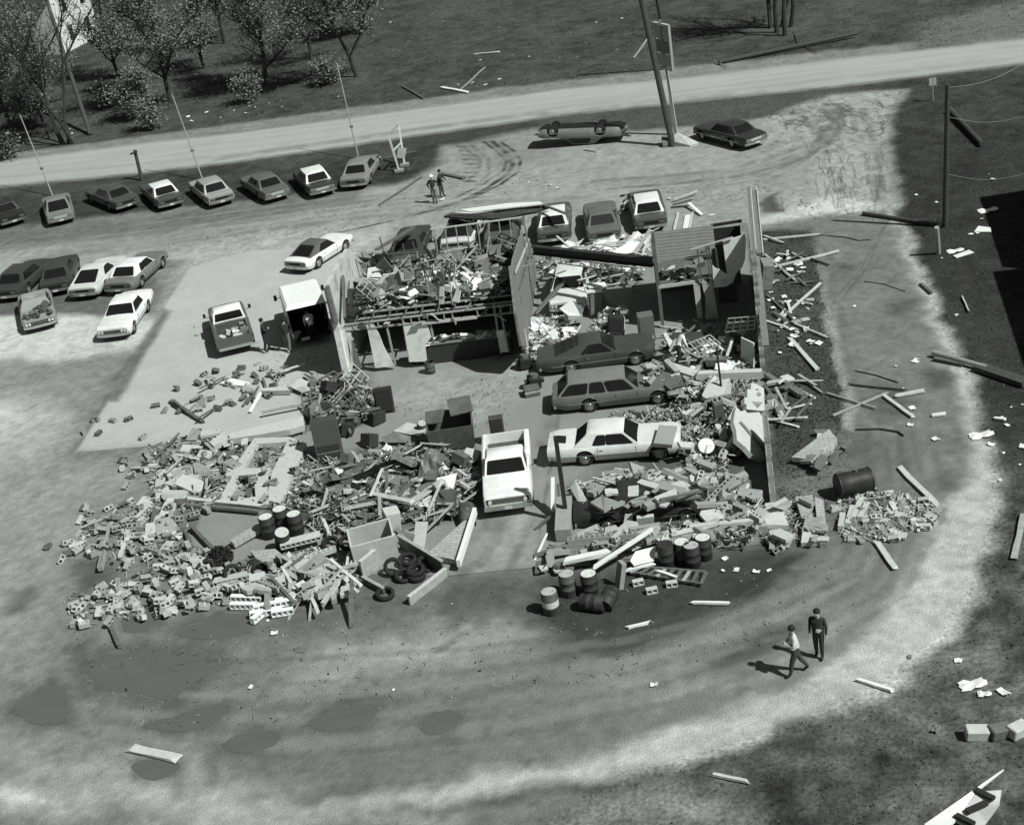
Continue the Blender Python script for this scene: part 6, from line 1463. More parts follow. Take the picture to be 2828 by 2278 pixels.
scatter('slab', 'wwmm', Q2, 84, zz2, 'flat broken block piece in the drift around the buried dark car', 'rubble', 'pieces around the buried dark car', sz=(.3,1.0), tilt=.5)
scatter('block', 'wwm', Q2, 16, zz2, 'concrete block in the drift around the buried dark car', 'concrete block', 'blocks around the buried dark car')
scatter('chunk', 'wwm', Q2, 16, zz2, 'run of hollow blocks in the drift around the buried dark car', 'wall chunk', 'block runs around the buried dark car', tilt=.3)
Q2b = [(1600,1475),(1700,1460),(2000,1440),(2090,1460),(2080,1490),(1640,1512)]
scatter('slab', 'wwm', Q2b, 22, (.2,.6), 'broken block piece heaped along the foundation wall', 'rubble', 'pieces along the foundation wall', name='wall_fragment', sz=(.4,1.1), tilt=.3)
scatter('chunk', 'wwm', Q2b, 14, (.2,.55), 'run of hollow blocks heaped along the foundation wall', 'wall chunk', 'block runs along the foundation wall', tilt=.15, rz=0.0)
scatter('slab', 'wm', [(1640,1345),(1900,1335),(1960,1390),(1930,1415),(1660,1400)], 30, (.7,1.15), 'block piece resting on the buried dark car', 'rubble', 'pieces on the buried dark car', sz=(.4,1.0), tilt=.2)
for lab, pts in (('square pale slab stood in front of the buried dark car', [(1755,1452,.3),(1758,1424,.8),(1805,1418,.8),(1806,1446,.3)]), ('broad pale slab over the nose of the buried dark car', [(1932,1420,.8),(1945,1388,1.0),(1972,1388,1.0),(2005,1430,.6),(1950,1440,.6)]), ('pale slab lying on the roof of the buried dark car', [(1806,1372,1.4),(1866,1348,1.4),(1872,1368,1.35),(1818,1384,1.35)]), ('small square pale block left of the square slab', [(1722,1445,.3),(1726,1422,.6),(1746,1420,.6),(1748,1442,.3)]), ('white torn board at the tail of the buried dark car', [(1574,1345,.9),(1590,1330,1.1),(1618,1380,.7),(1605,1402,.5)]), ('long pale slab along the foundation wall', [(1865,1466,.7),(1975,1440,.75),(1980,1452,.7),(1868,1478,.6)])):
    slab('fallen_slab', lab, 'wall slab', pts, .16, BLKW)
plank('dark bent timber across the buried dark car', (1830,1378,1.4),(1940,1355,1.2),.14,WOODD); plank('thin pale strip over the tail of the buried dark car', (1632,1318,1.0),(1700,1336,1.1),.09,WOODW)
Q3 = [(1690,1150),(1860,1128),(1900,1120),(1895,1165),(1720,1180)]
scatter('slab', 'wmd', Q3, 26, (.0,.35), 'broken block piece between the wagon and the white hardtop', 'rubble', 'pieces between wagon and white hardtop', sz=(.3,.8), tilt=.5); scatter('block', 'wm', Q3, 9, (.0,.3), 'concrete block between the wagon and the white hardtop', 'concrete block', 'blocks between wagon and white hardtop')
Q4 = [(1790,1005),(1850,1000),(1880,1060),(1890,1110),(1840,1075),(1770,1040)]
scatter('slab', 'wmd', Q4, 26, (.5,1.15), 'block piece lying on the noses of the dark hardtop and the wagon', 'rubble', 'pieces on the hardtop and wagon noses', sz=(.3,.8), tilt=.5); scatter('block', 'wm', Q4, 8, (.6,1.1), 'concrete block on the noses of the dark hardtop and the wagon', 'concrete block', 'blocks on the hardtop and wagon noses')
# ---- middle scrap zone
Z1 = [(900,1270),(1180,1220),(1320,1260),(1320,1330),(1260,1390),(1080,1400),(930,1330)]
Z2 = [(860,1340),(1080,1360),(1290,1380),(1230,1430),(1100,1440),(960,1480),(850,1470)]
Z3 = [(640,1560),(860,1500),(980,1540),(1000,1620),(900,1660),(700,1650),(620,1620)]
scatter('board', 'llkkx', Z1, 38, (.1,.8), 'splintered board in the scrap heap left of the white pickup', 'board', 'boards in the middle scrap heap', sz=(.6,2.0), tilt=.4)
scatter('sheet', 'wgsd', Z1, 24, (.1,.8), 'crumpled metal sheet in the scrap heap left of the white pickup', 'scrap metal', 'sheets in the middle scrap heap', name='scrap_metal', sz=(.5,1.3), tilt=.6)
scatter('slab', 'wmd', Z1, 16, (0,.4), 'masonry piece in the scrap heap left of the white pickup', 'rubble', 'masonry in the middle scrap heap', sz=(.4,.9))
scatter('box', 'cgxs', Z1, 14, (0,.5), 'crushed box in the scrap heap left of the white pickup', 'box', 'boxes in the middle scrap heap', sz=(.7,1.5))
scatter('board', 'lkkx', Z2, 26, (.1,.6), 'splintered board behind the large open carton', 'board', 'boards behind the large carton', sz=(.6,2.0), tilt=.35)
scatter('slab', 'wmmd', Z2, 22, (0,.4), 'masonry piece behind the large open carton', 'rubble', 'masonry behind the large carton', sz=(.3,.9))
scatter('sheet', 'gsd', Z2, 14, (.1,.5), 'dark crumpled sheet behind the large open carton', 'scrap metal', 'sheets behind the large carton', name='scrap_metal', sz=(.5,1.1), tilt=.5)
scatter('block', 'wwm', Z3, 40, (.05,.4), 'concrete block in the heap between the tyres and the white block runs', 'concrete block', 'blocks between the tyres and white runs')
scatter('chunk', 'wwm', Z3, 16, (.05,.4), 'mortared run of blocks between the tyres and the white block runs', 'wall chunk', 'block runs between the tyres and white runs', tilt=.3)
scatter('slab', 'wm', Z3, 18, (.0,.4), 'broken wall piece between the tyres and the white block runs', 'rubble', 'pieces between the tyres and white runs', sz=(.5,1.2))
for p, q, w_, m, lab in (((970,1730,.05),(972,1610,.9),.16,WOODD,'thick dark post leaning upright at the bottom of the wreckage'),((950,1620,.1),(962,1530,.7),.09,WOODW,'thin pale pole upright left of the thick dark post'),((890,1670,.3),(935,1605,.8),.24,WOODW,'broad pale plank leaning left of the thick dark post'),((854,1710,.05),(862,1650,.4),.08,WOOD,'slender stick at the bottom of the white block runs'),((1010,1360,.3),(1140,1385,.8),.3,WOODW,'broad pale plank slanting in the scrap heap'),((1115,1400,.4),(1215,1332,1.0),.4,WOODW,'wide pale board slanting towards the white pickup'),((1130,1408,.3),(1238,1348,.8),.12,WOODW,'narrow pale batten below the wide slanting board'),((1170,1440,.2),(1212,1345,1.0),.1,WOODW,'thin white batten crossing the wide slanting board'),((960,1390,.3),(1090,1372,.5),.1,WOODD,'dark rail lying left of the wide slanting board')):
    plank(lab, p, q, w_, m, .07)
# curved black strip of torn roofing
for lab, pts in (('long black curved strip of torn roofing in the scrap heap', [(905,1330,.5),(960,1320,.7),(1010,1300,.9),(1060,1275,1.1),(1090,1268,1.1),(1125,1285,.9)]), ('dark lower strip of torn roofing left of the scrap heap', [(905,1340,.5),(880,1380,.4),(870,1420,.3)])):
    mb = MB(); P = [at(*p) for p in pts]
    for a, b in zip(P[:-1], P[1:]): k = len(mb.v); mb.v += [tuple(a), tuple(b), tuple(b+Vector((.05,.3,-.45))), tuple(a+Vector((.05,.3,-.45)))]; mb.f.append((k,k+1,k+2,k+3)); mb.m.append(0)
    o = mb.build('torn_roofing', TAR, origin=P[0]); tag(o, lab, 'roofing')
for lab, pts, m in (('white creased sheet near the white pickup', [(1205,1320,.9),(1262,1306,1.0),(1252,1350,.6),(1212,1342,.7)], WHITE), ('pale curled sheet below the dumpster', [(1192,1280,.5),(1222,1274,.7),(1240,1296,.4),(1200,1300,.4)], PLASTW), ('dark locker door lying beside the dull open drum', [(1208,1350,.9),(1262,1352,.8),(1258,1425,.3),(1202,1420,.3)], mat('cabinet paint', .065, .55, .15, 3)), ('white striped sheet left of the black roofing', [(925,1292,.5),(970,1300,.5),(985,1312,.4),(930,1312,.4)], WHITE), ('wide dark panel behind the scrap heap', [(1052,1208,.3),(1090,1192,.5),(1135,1205,.3),(1120,1222,.2),(1062,1222,.2)], GREYB), ('smooth grey board on the floor behind the dumpster', [(1085,1190,.1),(1125,1166,.1),(1185,1180,.1),(1160,1205,.1)], PLASTER)):
    slab('torn_sheet', lab, 'sheet', pts, .03, m)
Z4 = [(860,1050),(1010,1050),(1040,1130),(960,1180),(860,1160)]
scatter('rack', 'kxxs', Z4, 12, (.1,.8), 'wrecked rack or crate frame left of the black seat back', 'rack', 'racks left of the seat back', sz=(1.0,1.7), tilt=.8)
scatter('box', 'dgxs', Z4, 14, (0,.5), 'dark box left of the black seat back', 'box', 'boxes left of the seat back', sz=(.8,1.6))
scatter('board', 'kx', Z4, 14, (.2,.8), 'dark board left of the black seat back', 'board', 'boards left of the seat back', sz=(.6,1.6), tilt=.5)
for k, (x, y) in enumerate(((892,1150),(1040,1170),(960,1200),(1020,1235))):
    boxthing('crushed_cabinet', ('dark crushed cabinet left of the black seat back','dark crushed cabinet just below the black seat back','dark crushed cabinet above the shelf cabinet','dark crushed cabinet right of the shelf cabinet')[k], 'cabinet', at(x, y, 0), (.7,.5,.6), (.2*k-.2,.2,k*.8), mat('crushed steel', .035, .6, .4, 5), (('dented_door', (0,-.265,.3), (.55,.02,.45), DARKST),))
mb = MB(); rb = random.Random(8)
for k in range(1500):
    d = Vector((rb.gauss(0,1), rb.gauss(0,1), abs(rb.gauss(0,1)))).normalized()*rb.uniform(.1,.55); u = Vector((rb.uniform(-1,1), rb.uniform(-1,1), rb.uniform(-1,1))).normalized()*.07; v = u.cross(d).normalized()*.03
    mb.add([d-u-v, d+u-v, d+u+v, d-u+v], [(0,1,2,3)])
o = mb.build('uprooted_bush', mat('burnt bush', .02, .9, .3, 8)); o.location = at(610,1545,.1); tag(o, 'dark tangled bush lying in the block heap beside the tyres', 'bush')
# ---- between drums at the front right
plank('long white plank leaning over the drums at the front', (1640,1566,.6),(1798,1464,1.0),.2,WHITE)
slab('white_sink', 'white basin panel lying between the drums and the foundation wall', 'panel', [(1740,1548,.4),(1755,1522,.6),(1812,1508,.6),(1806,1548,.3),(1752,1562,.3)], .08, PLASTW)
plank('long white trough lying behind the dull grey drum', (1556,1550,.5),(1680,1524,.6),.3,WHITE,.15); plank('white edge board below the basin panel', (1730,1574,.15),(1805,1556,.2),.16,WHITE)
root = thing('pallet', 'dark slatted pallet lying on the soil in front of the four drums', 'pallet', at(1850,1590,.1)); O = Vector(root.location)
for p, q in (((1740,1580),(1935,1612)),((1770,1566),(1950,1580))): mb = MB(); mb.bar(at(*p,.1)-O, at(*q,.1)-O, .12, .1); mb.build('stringer', WOODD, root)
for k in range(9): f = k/8; a = at(1740+195*f, 1580+32*f, .17)-O; b = at(1770+180*f, 1566+14*f, .17)-O; mb = MB(); mb.bar(a, b, .13, .03); mb.build('slat', WOODD if k % 3 else WOOD, root)
plank('short white board lying on the slatted pallet', (1815,1575,.24),(1870,1594,.24),.12,WHITE)
G = 'blocks on the soil by the drums'
for x, y in ((1762,1608),(1800,1630),(1855,1612)): put('cinder_block', BM['block','w'], at(x, y, .1), (PI/2, 0, rnd.uniform(-.4,.4)), 'pale block lying on the dark soil in front of the pallet', 'concrete block', G)
a = at(1718,1620,.0); mb = MB(); mb.box((0,0,.5), (.18,.35,1.0), (0,.25,.5)); o = mb.build('block_post', BLK); o.location = a; tag(o, 'tilted grey block post beside the lying dark drum', 'post')
scatter('slab', 'wmd', [(1480,1500),(1600,1490),(1640,1560),(1540,1600),(1480,1580)], 16, (0,.25), 'broken piece at the foot of the concrete pier', 'rubble', 'pieces at the pier foot', sz=(.3,.9)); plank('thin dark slanting stick in the doorway', (1480,1460,.05),(1520,1425,.3),.12,WOODD); plank('white strip at the edge of the doorway', (1480,1540,.05),(1512,1470,.1),.08,WHITE)
# ---- fan of bricks outside the corner
FAN = [(2310,1370),(2420,1350),(2560,1380),(2600,1420),(2560,1460),(2440,1500),(2330,1490),(2305,1420)]
scatter('slab', 'wwm', FAN, 62, (0,.08), 'broken block piece in the fan of rubble on the drive', 'rubble', 'pieces in the fan on the drive', name='wall_fragment', sz=(.2,.55), tilt=.25)
scatter('block', 'wwm', FAN, 14, (0,.05), 'concrete block in the fan of rubble on the drive', 'concrete block', 'blocks in the fan on the drive')
G = 'leaning block courses at the inner edge of the fan'
for k, (x, y, n) in enumerate(((2325,1440,5),(2348,1425,7),(2368,1405,8),(2385,1412,6))):
    mb = MB(); cored(mb, n, .2, .2, Matrix.Rotation(PI/2, 4, 'X')); o = mb.build('block_course', BLKW); o.location = at(x, y, .12); o.rotation_euler = (0,.05,1.35-.06*k); tag(o, 'pale block course lying at the inner edge of the rubble fan', 'wall chunk', G)
scatter('block', 'wm', [(2120,1490),(2200,1480),(2190,1540),(2130,1530)], 9, (0,.1), 'block tumbled below the broad pale slab at the corner', 'concrete block', 'blocks tumbled at the corner')
scatter('slab', 'wwm', [(2100,1400),(2230,1375),(2280,1490),(2180,1500),(2110,1480)], 14, (.15,.45), 'broken piece among the fallen corner wall slabs', 'rubble', 'pieces among the corner slabs', name='wall_fragment', sz=(.4,.8), tilt=.2)
slab('outer_slab', 'pointed pale wall slab lying on the grass beside the fuel tank', 'wall slab', [(2186,1262,.35),(2290,1184,.5),(2312,1212,.45),(2296,1244,.4),(2238,1268,.35)], .2, WALL_XY)
scatter('slab', 'wmd', [(2280,1180),(2340,1190),(2345,1260),(2290,1290),(2230,1290),(2220,1260)], 14, (.05,.4), 'broken piece around the pointed slab by the fuel tank', 'rubble', 'pieces around the pointed slab', name='wall_fragment', sz=(.3,.8), tilt=.5)
# ---- grass strip right of the tall wall
GR = [(2112,700),(2225,720),(2250,850),(2270,960),(2190,1010),(2130,960)]
scatter('sheet', 'wwp', GR, 30, (.03,.08), 'white scrap on the grass strip right of the tall block wall', 'scrap', 'white scraps on the grass strip', sz=(.15,.42), tilt=.2)
scatter('slab', 'wm', GR, 9, (.0,.04), 'pale block fragment on the grass strip right of the tall block wall', 'rubble', 'fragments on the grass strip', sz=(.2,.6), tilt=.2)
scatter('board', 'llkx', [(2112,640),(2180,650),(2230,720),(2220,900),(2130,900)], 15, (.05,.2), 'splintered stick on the grass strip right of the tall block wall', 'stick', 'sticks on the grass strip', sz=(.4,1.5), tilt=.12)
scatter('slab', 'wmd', [(2110,1040),(2190,1030),(2215,1075),(2160,1160),(2120,1120)], 14, (.0,.15), 'block piece at the end of the grass strip beside the leaning slab', 'rubble', 'pieces beside the leaning slab', sz=(.3,.9)); scatter('board', 'lkx', [(2120,1080),(2230,1050),(2240,1170),(2130,1180)], 14, (.05,.2), 'thin stick beside the leaning slab outside the wall', 'stick', 'sticks beside the leaning slab', sz=(.8,2.2), tilt=.1)
for lab, p, q, w_, m in (
 ('upper of two long pale poles reaching from the tall wall to the drive', (2106,662),(2266,647),.14,WOODW),('lower of two long pale poles reaching from the tall wall to the drive', (2110,744),(2318,693),.17,WOODW),('dark plank under the lower long pole at the tall wall', (2112,703),(2199,777),.14,WOOD),('dark stick crossing the end of the lower long pole', (2202,701),(2294,732),.09,WOODD),
 ('longer stick of the pale cross on the grass strip', (2150,886),(2264,785),.13,WOODW),('short stick crossing the longer one on the grass strip', (2200,832),(2242,840),.09,WOODW),('thick pale beam pointing down the grass strip', (2182,934),(2260,1022),.2,WOODW),('thin pale pole below the cross on the grass strip', (2192,893),(2281,931),.09,WOODW),('dark slanting stick left of the cross on the grass strip', (2119,816),(2197,888),.08,WOODD),
 ('short dark stick on the drive edge by the right grass', (2542,782),(2572,808),.14,WOODD),('pale plank crossing the top of the long lying sticks on the drive', (2473,1093),(2547,1079),.22,WOODW),('long dark stick slanting across the drive', (2296,1149),(2448,1086),.1,WOOD),('pale beam end meeting the long dark stick on the drive', (2440,1091),(2521,1150),.17,WOODW),('thin stick across the drive left of the long dark stick', (2284,1086),(2418,1127),.07,WOOD),
 ('heavy pale beam lying on the drive below the fuel tank', (2486,1292),(2592,1398),.22,WOODW),('short thick pale beam below the rubble fan', (2421,1496),(2471,1566),.22,WOODW),('white board on the drive edge near the pale plank', (2572,1147),(2608,1142),.16,WHITE),('long dark branch lying along the drive', (2345,1060),(2500,1076),.08,WOODD),
 ('broad white plank lying alone across a puddle at the lower left', (361,2064),(490,2094),.36,WOODW),('pale stick on the gravel verge at the lower right', (2371,1876),(2470,1907),.13,WHITE),('pale stick on the rough grass at the bottom', (1962,2136),(2066,2157),.12,WOODW),('white stick on the dark soil below the pallet', (1914,1663),(2010,1665),.12,WHITE),('crooked white stick at the edge of the dark soil', (1732,1733),(1795,1718),.12,WHITE),
 ('slim white stick on the right grass by the drive', (2744,1154),(2776,1158),.14,WHITE),('pale stick on the grass below the dark timber', (2270,1085),(2224,1050),.07,WOOD),('thin stick on the right grass near the shadow', (2658,820),(2676,860),.06,WOODW),('leaning pale stake at the right edge of the lower grass', (2800,1540),(2828,1420),.22,WOOD),
 ('white bar lying on the far verge of the road', (1218,241),(1292,255),.3,WHITE),('dark branch lying on the far verge near the thin tree', (1110,238),(1170,272),.14,WOODD),('pale pole lying in the far field', (1310,150),(1378,143),.16,WOODW),('long thin stick slanting in the far field', (1274,246),(1340,186),.08,WOOD),
 ('dark stick on the lot beside the two men', (1050,565),(1165,488),.1,WOODD),('dark bundle of boards lying behind the two men', (1215,478),(1280,492),.3,WOODD),('thin rail lying by the wrecked sign stand', (1060,438),(1150,418),.12,WOODD),('short stick lying below the overturned car', (1612,413),(1648,418),.09,WOODW),('white stick on the far field verge', (1750,160),(1790,105),.12,WOOD)):
    plank(lab, (p[0],p[1],.07), (q[0],q[1],.09), w_, m, .08)
def tubeline(name, lab, pts, r, m, cat):
    P = [at(*p) for p in pts]; mb = MB(); mb.path(P, r, 5); tag(mb.build(name, m, origin=P[0]), lab, cat)
tubeline('wire', 'dark cable snaking over the drive from the end of the upper pale pole', [(2264,648,.1),(2300,652,.03),(2335,655,.03),(2370,664,.03),(2404,662,.03)], .025, TAR, 'cable')
tubeline('wire', 'thin dark cable curving on the middle of the drive', [(2386,777,.03),(2440,784,.03),(2500,805,.03)], .02, TAR, 'cable')
tubeline('wire', 'dark curved hose on the drive above the fuel tank', [(2362,1186,.04),(2430,1184,.04),(2480,1192,.04),(2495,1203,.04)], .04, TAR, 'hose')
tubeline('wire', 'dark cable lying by the pale plank on the drive', [(2362,1024,.03),(2420,1036,.03),(2480,1056,.03)], .025, TAR, 'cable')
# ---- loose scraps on grass, field and drive
def bits(poly, n, tones, label, group, sz):
    scatter('sheet', tones, poly, n, (.03,.06), label, 'scrap', group, sz=sz, tilt=.15)
bits([(2480,500),(2740,470),(2760,560),(2690,720),(2700,950),(2600,900),(2540,760)], 10, 'wp', 'white scrap on the grass between the drive and the dark shadow', 'scraps on the upper right grass', (.08,.28))
bits([(2690,1060),(2828,1060),(2828,1340),(2760,1340)], 9, 'wp', 'white scrap on the grass at the right edge', 'scraps at the right edge', (.1,.3))
bits([(2500,1800),(2828,1560),(2828,2000),(2500,2150)], 5, 'pg', 'white scrap on the rough grass at the lower right', 'scraps on the lower right grass', (.12,.4))
bits([(0,350),(900,265),(1400,215),(1400,240),(900,285),(300,370),(0,410)], 30, 'wwp', 'white scrap along the far verge of the road', 'scraps on the far verge', (.1,.4))
bits([(900,60),(1700,20),(1800,120),(1300,230),(1000,230)], 22, 'pg', 'pale scrap in the far field', 'scraps in the far field', (.08,.3))
bits([(700,620),(1900,430),(2000,500),(1900,560),(1100,640)], 6, 'wp', 'white scrap on the front lot', 'scraps on the front lot', (.1,.35))
bits([(2290,700),(2480,600),(2650,1000),(2680,1300),(2400,1100)], 8, 'wp', 'white scrap on the right part of the drive', 'scraps on the drive', (.1,.35))
bits([(1950,1530),(2200,1530),(2150,1640),(1960,1620)], 5, 'wp', 'white scrap on the dark soil below the foundation wall', 'scraps on the dark soil', (.12,.35))
bits([(400,1700),(1300,1700),(2200,1750),(2200,1900),(600,2050)], 5, 'wp', 'white scrap on the loop drive at the bottom', 'scraps on the loop drive', (.1,.3))
for lab, x, y, s in (('white crumpled sheet on the right grass beside the drive', 2710,1200,.9),('white flat sheet beside the upright wooden pole', 2728,580,1.0),('pale sheet lying beside the post stump', 2638,692,.8),('white square scrap on the rough grass at the right', 2686,1888,.8)):
    put('crumpled_cloth', BM['sheet','w',0], at(x, y, .06), (0,0,.2), lab, 'sheet', None, (s, s*.7, s*.7))
slab('loose_sheet', 'white flat panel lying on the grass left of the dark shadow', 'panel', [(2632,706,.06),(2676,690,.06),(2690,697,.06),(2642,712,.06)], .03, PAPER); slab('loose_sheet', 'broad white panel beside the dark shadow and the wooden pole', 'panel', [(2690,640,.08),(2702,624,.1),(2735,628,.1),(2738,640,.06)], .04, PAPER)
# bottom right corner wreck
root = thing('roof_fragment', 'white edged fragment with dark slots lying at the bottom right corner', 'fragment', at(2690,2220,0)); O = Vector(root.location)
for nm, pts, m, th in (('white_edge', [(2552,2275,.3),(2660,2200,.4),(2772,2122,.2),(2700,2180,.3),(2640,2262,.3),(2600,2300,.3)], WHITE, .08), ('grey_deck', [(2640,2265,.25),(2700,2185,.3),(2766,2180,.2),(2760,2220,.2),(2700,2300,.2)], PLASTER, .06)):
    P = [at(*p)-O for p in pts]; mb = MB(); mb.prism(P, (0,0,-th)); mb.build(nm, m, root)
for p, q in (((2694,2180),(2745,2205)),((2640,2250),(2690,2275)),((2670,2240),(2725,2215))): mb = MB(); mb.bar(at(*p,.36)-O, at(*q,.36)-O, .16, .1); mb.build('dark_slot', TAR, root)
G = 'masonry lumps at the right edge of the lower grass'
for k, (x, y, m, lab) in enumerate(((2698,2036,BLKW,'left masonry lump with a pale face on the lower right grass'),(2762,2032,BLKD,'dark middle masonry lump on the lower right grass'),(2812,2028,BLKW,'pale masonry lump at the right edge of the lower grass'))):
    mb = MB(); mb.box((0,0,.18), (.65,.4,.36), (.1,.1,.3*k)); o = mb.build('masonry_lump', m, bevel=.03); o.location = at(x, y); tag(o, lab, 'masonry')
# ---- uncountable chips and dust of the rubble, one object per heap
def chips(name, polys, n, zmax, seed, tones=(BLKW, BLK, BLKD, TAR), sz=(.03,.13)):
    r = random.Random(seed); mb = MB()
    for k in range(n):
        x, y = sample(r.choice(polys), r); s = r.uniform(*sz); z = r.random()**1.6*zmax
        R = Euler((r.uniform(-.8,.8), r.uniform(-.8,.8), r.uniform(0,6.3))).to_matrix()
        mb.box(at(x, y, z+.02), (s*r.uniform(.8,2.2), s, s*r.uniform(.4,1)) if r.random() < .6 else (s*r.uniform(4,8), s*.4, s*.3), R, r.choices((0,1,2,3), (3,4,3,2))[0])
    tag(mb.build(name, list(tones)), None, None, None, 'stuff')
chips('block_rubble', [F1, F2, F3, F3, Z3, Z3], 1500, .12, 1); chips('scrap_rubble', [Z1, Z1, Z2, Z4], 3600, .45, 2, (BLK, WOOD, WOODD, TAR))
chips('garage_rubble', [Q1, Q1, Q2, Q2, Q2b, Q3], 5200, .6, 3); chips('office_rubble', [B1, B2, B3, R1, Q4], 3000, .5, 4, (PAPER, WOOD, WOODD, TAR)); chips('drive_rubble', [FAN, [(2100,1400),(2230,1375),(2280,1490),(2110,1500)]], 800, .06, 5, (BLKW, BLK, BLK, BLKD))
r = random.Random(77); mb = MB()
for k in range(2600):
    mb.box((r.uniform(-7.8,.3), r.uniform(7.2,13.3), 2.66+r.random()**1.5*.35), (r.uniform(.06,.4), r.uniform(.04,.14), r.uniform(.02,.1)), (r.gauss(0,.4), r.gauss(0,.4), r.uniform(0,6.3)), r.choices((0,1,2,3), (2,3,4,3))[0])
tag(mb.build('loft_rubble', [PAPER, WOOD, WOODD, TAR]), None, None, None, 'stuff')

WWZ = [(640,1215),(840,1215),(830,1280),(760,1390),(600,1390)]
scatter('block', 'mmd', WWZ, 9, (.3,.5), 'concrete block lying on the fallen window wall', 'concrete block', 'blocks on the fallen window wall'); scatter('slab', 'wmd', WWZ, 8, (.15,.45), 'broken piece lying on the fallen window wall', 'rubble', 'pieces on the fallen window wall', sz=(.3,.9), tilt=.4)
chips('window_wall_rubble', [WWZ, [(830,1230),(900,1300),(860,1400),(740,1400)]], 700, .3, 9, (BLKW, BLK, BLKD, BLKD))

slab('fallen_slab', 'pale wall slab lying just left of the three capped drums', 'wall slab', [(634,1491,.3),(727,1436,.4),(740,1446,.4),(700,1470,.35),(646,1502,.3)], .2, WALL_XY)
mb = MB(); cored(mb, 8, .4, .2, Matrix.Rotation(PI/2, 4, 'X')); o = mb.build('block_run', BLKW); o.location = at(830,1492,.4); o.rotation_euler = (.1,-.05,.2); tag(o, 'long pale run of hollow blocks right of the broken topped drum', 'wall chunk')
for lab, pts in (('jagged wall piece at the upper left of the block scatter', [(470,1300,.25),(520,1285,.3),(560,1300,.3),(545,1330,.25),(500,1338,.2)]), ('jagged wall piece in the middle of the block scatter', [(415,1440,.25),(470,1425,.3),(490,1450,.3),(460,1475,.2),(425,1470,.2)]), ('broad wall piece above the tyres in the block heap', [(690,1520,.3),(760,1515,.4),(790,1540,.35),(720,1556,.3)]), ('broad wall piece between the tyres and the large carton', [(820,1560,.4),(890,1540,.5),(930,1570,.4),(860,1600,.35)])):
    slab('fallen_slab', lab, 'wall slab', pts, .2, WALL_XY)
scatter('board', 'kxl', F3+F3[:0], 12, (.1,.4), 'long board lying among the blocks of the fallen window wall', 'board', 'boards by the window wall', sz=(1.0,2.6), tilt=.15)
scatter('board', 'kx', F2, 8, (.1,.3), 'dark board in the open scatter left of the three capped drums', 'board', 'boards left of the three drums', sz=(.8,2.2), tilt=.15)
scatter('board', 'lkx', Z3, 12, (.2,.6), 'broken board between the tyres and the white block runs', 'board', 'boards between the tyres and white runs', sz=(.7,2.0), tilt=.3)
chips('lot_grit', [[(300,700),(950,640),(1500,520),(2100,480),(2300,600),(1400,470),(500,660)], [(480,880),(940,1000),(1000,1150),(1450,1010),(1400,1180),(1180,1180)], [(200,1740),(900,1700),(1400,1620),(2300,1560),(2400,1750),(1500,1900),(300,2050)]], 1500, .01, 15, (BLK, BLKD, BLKD, TAR), (.015,.05))
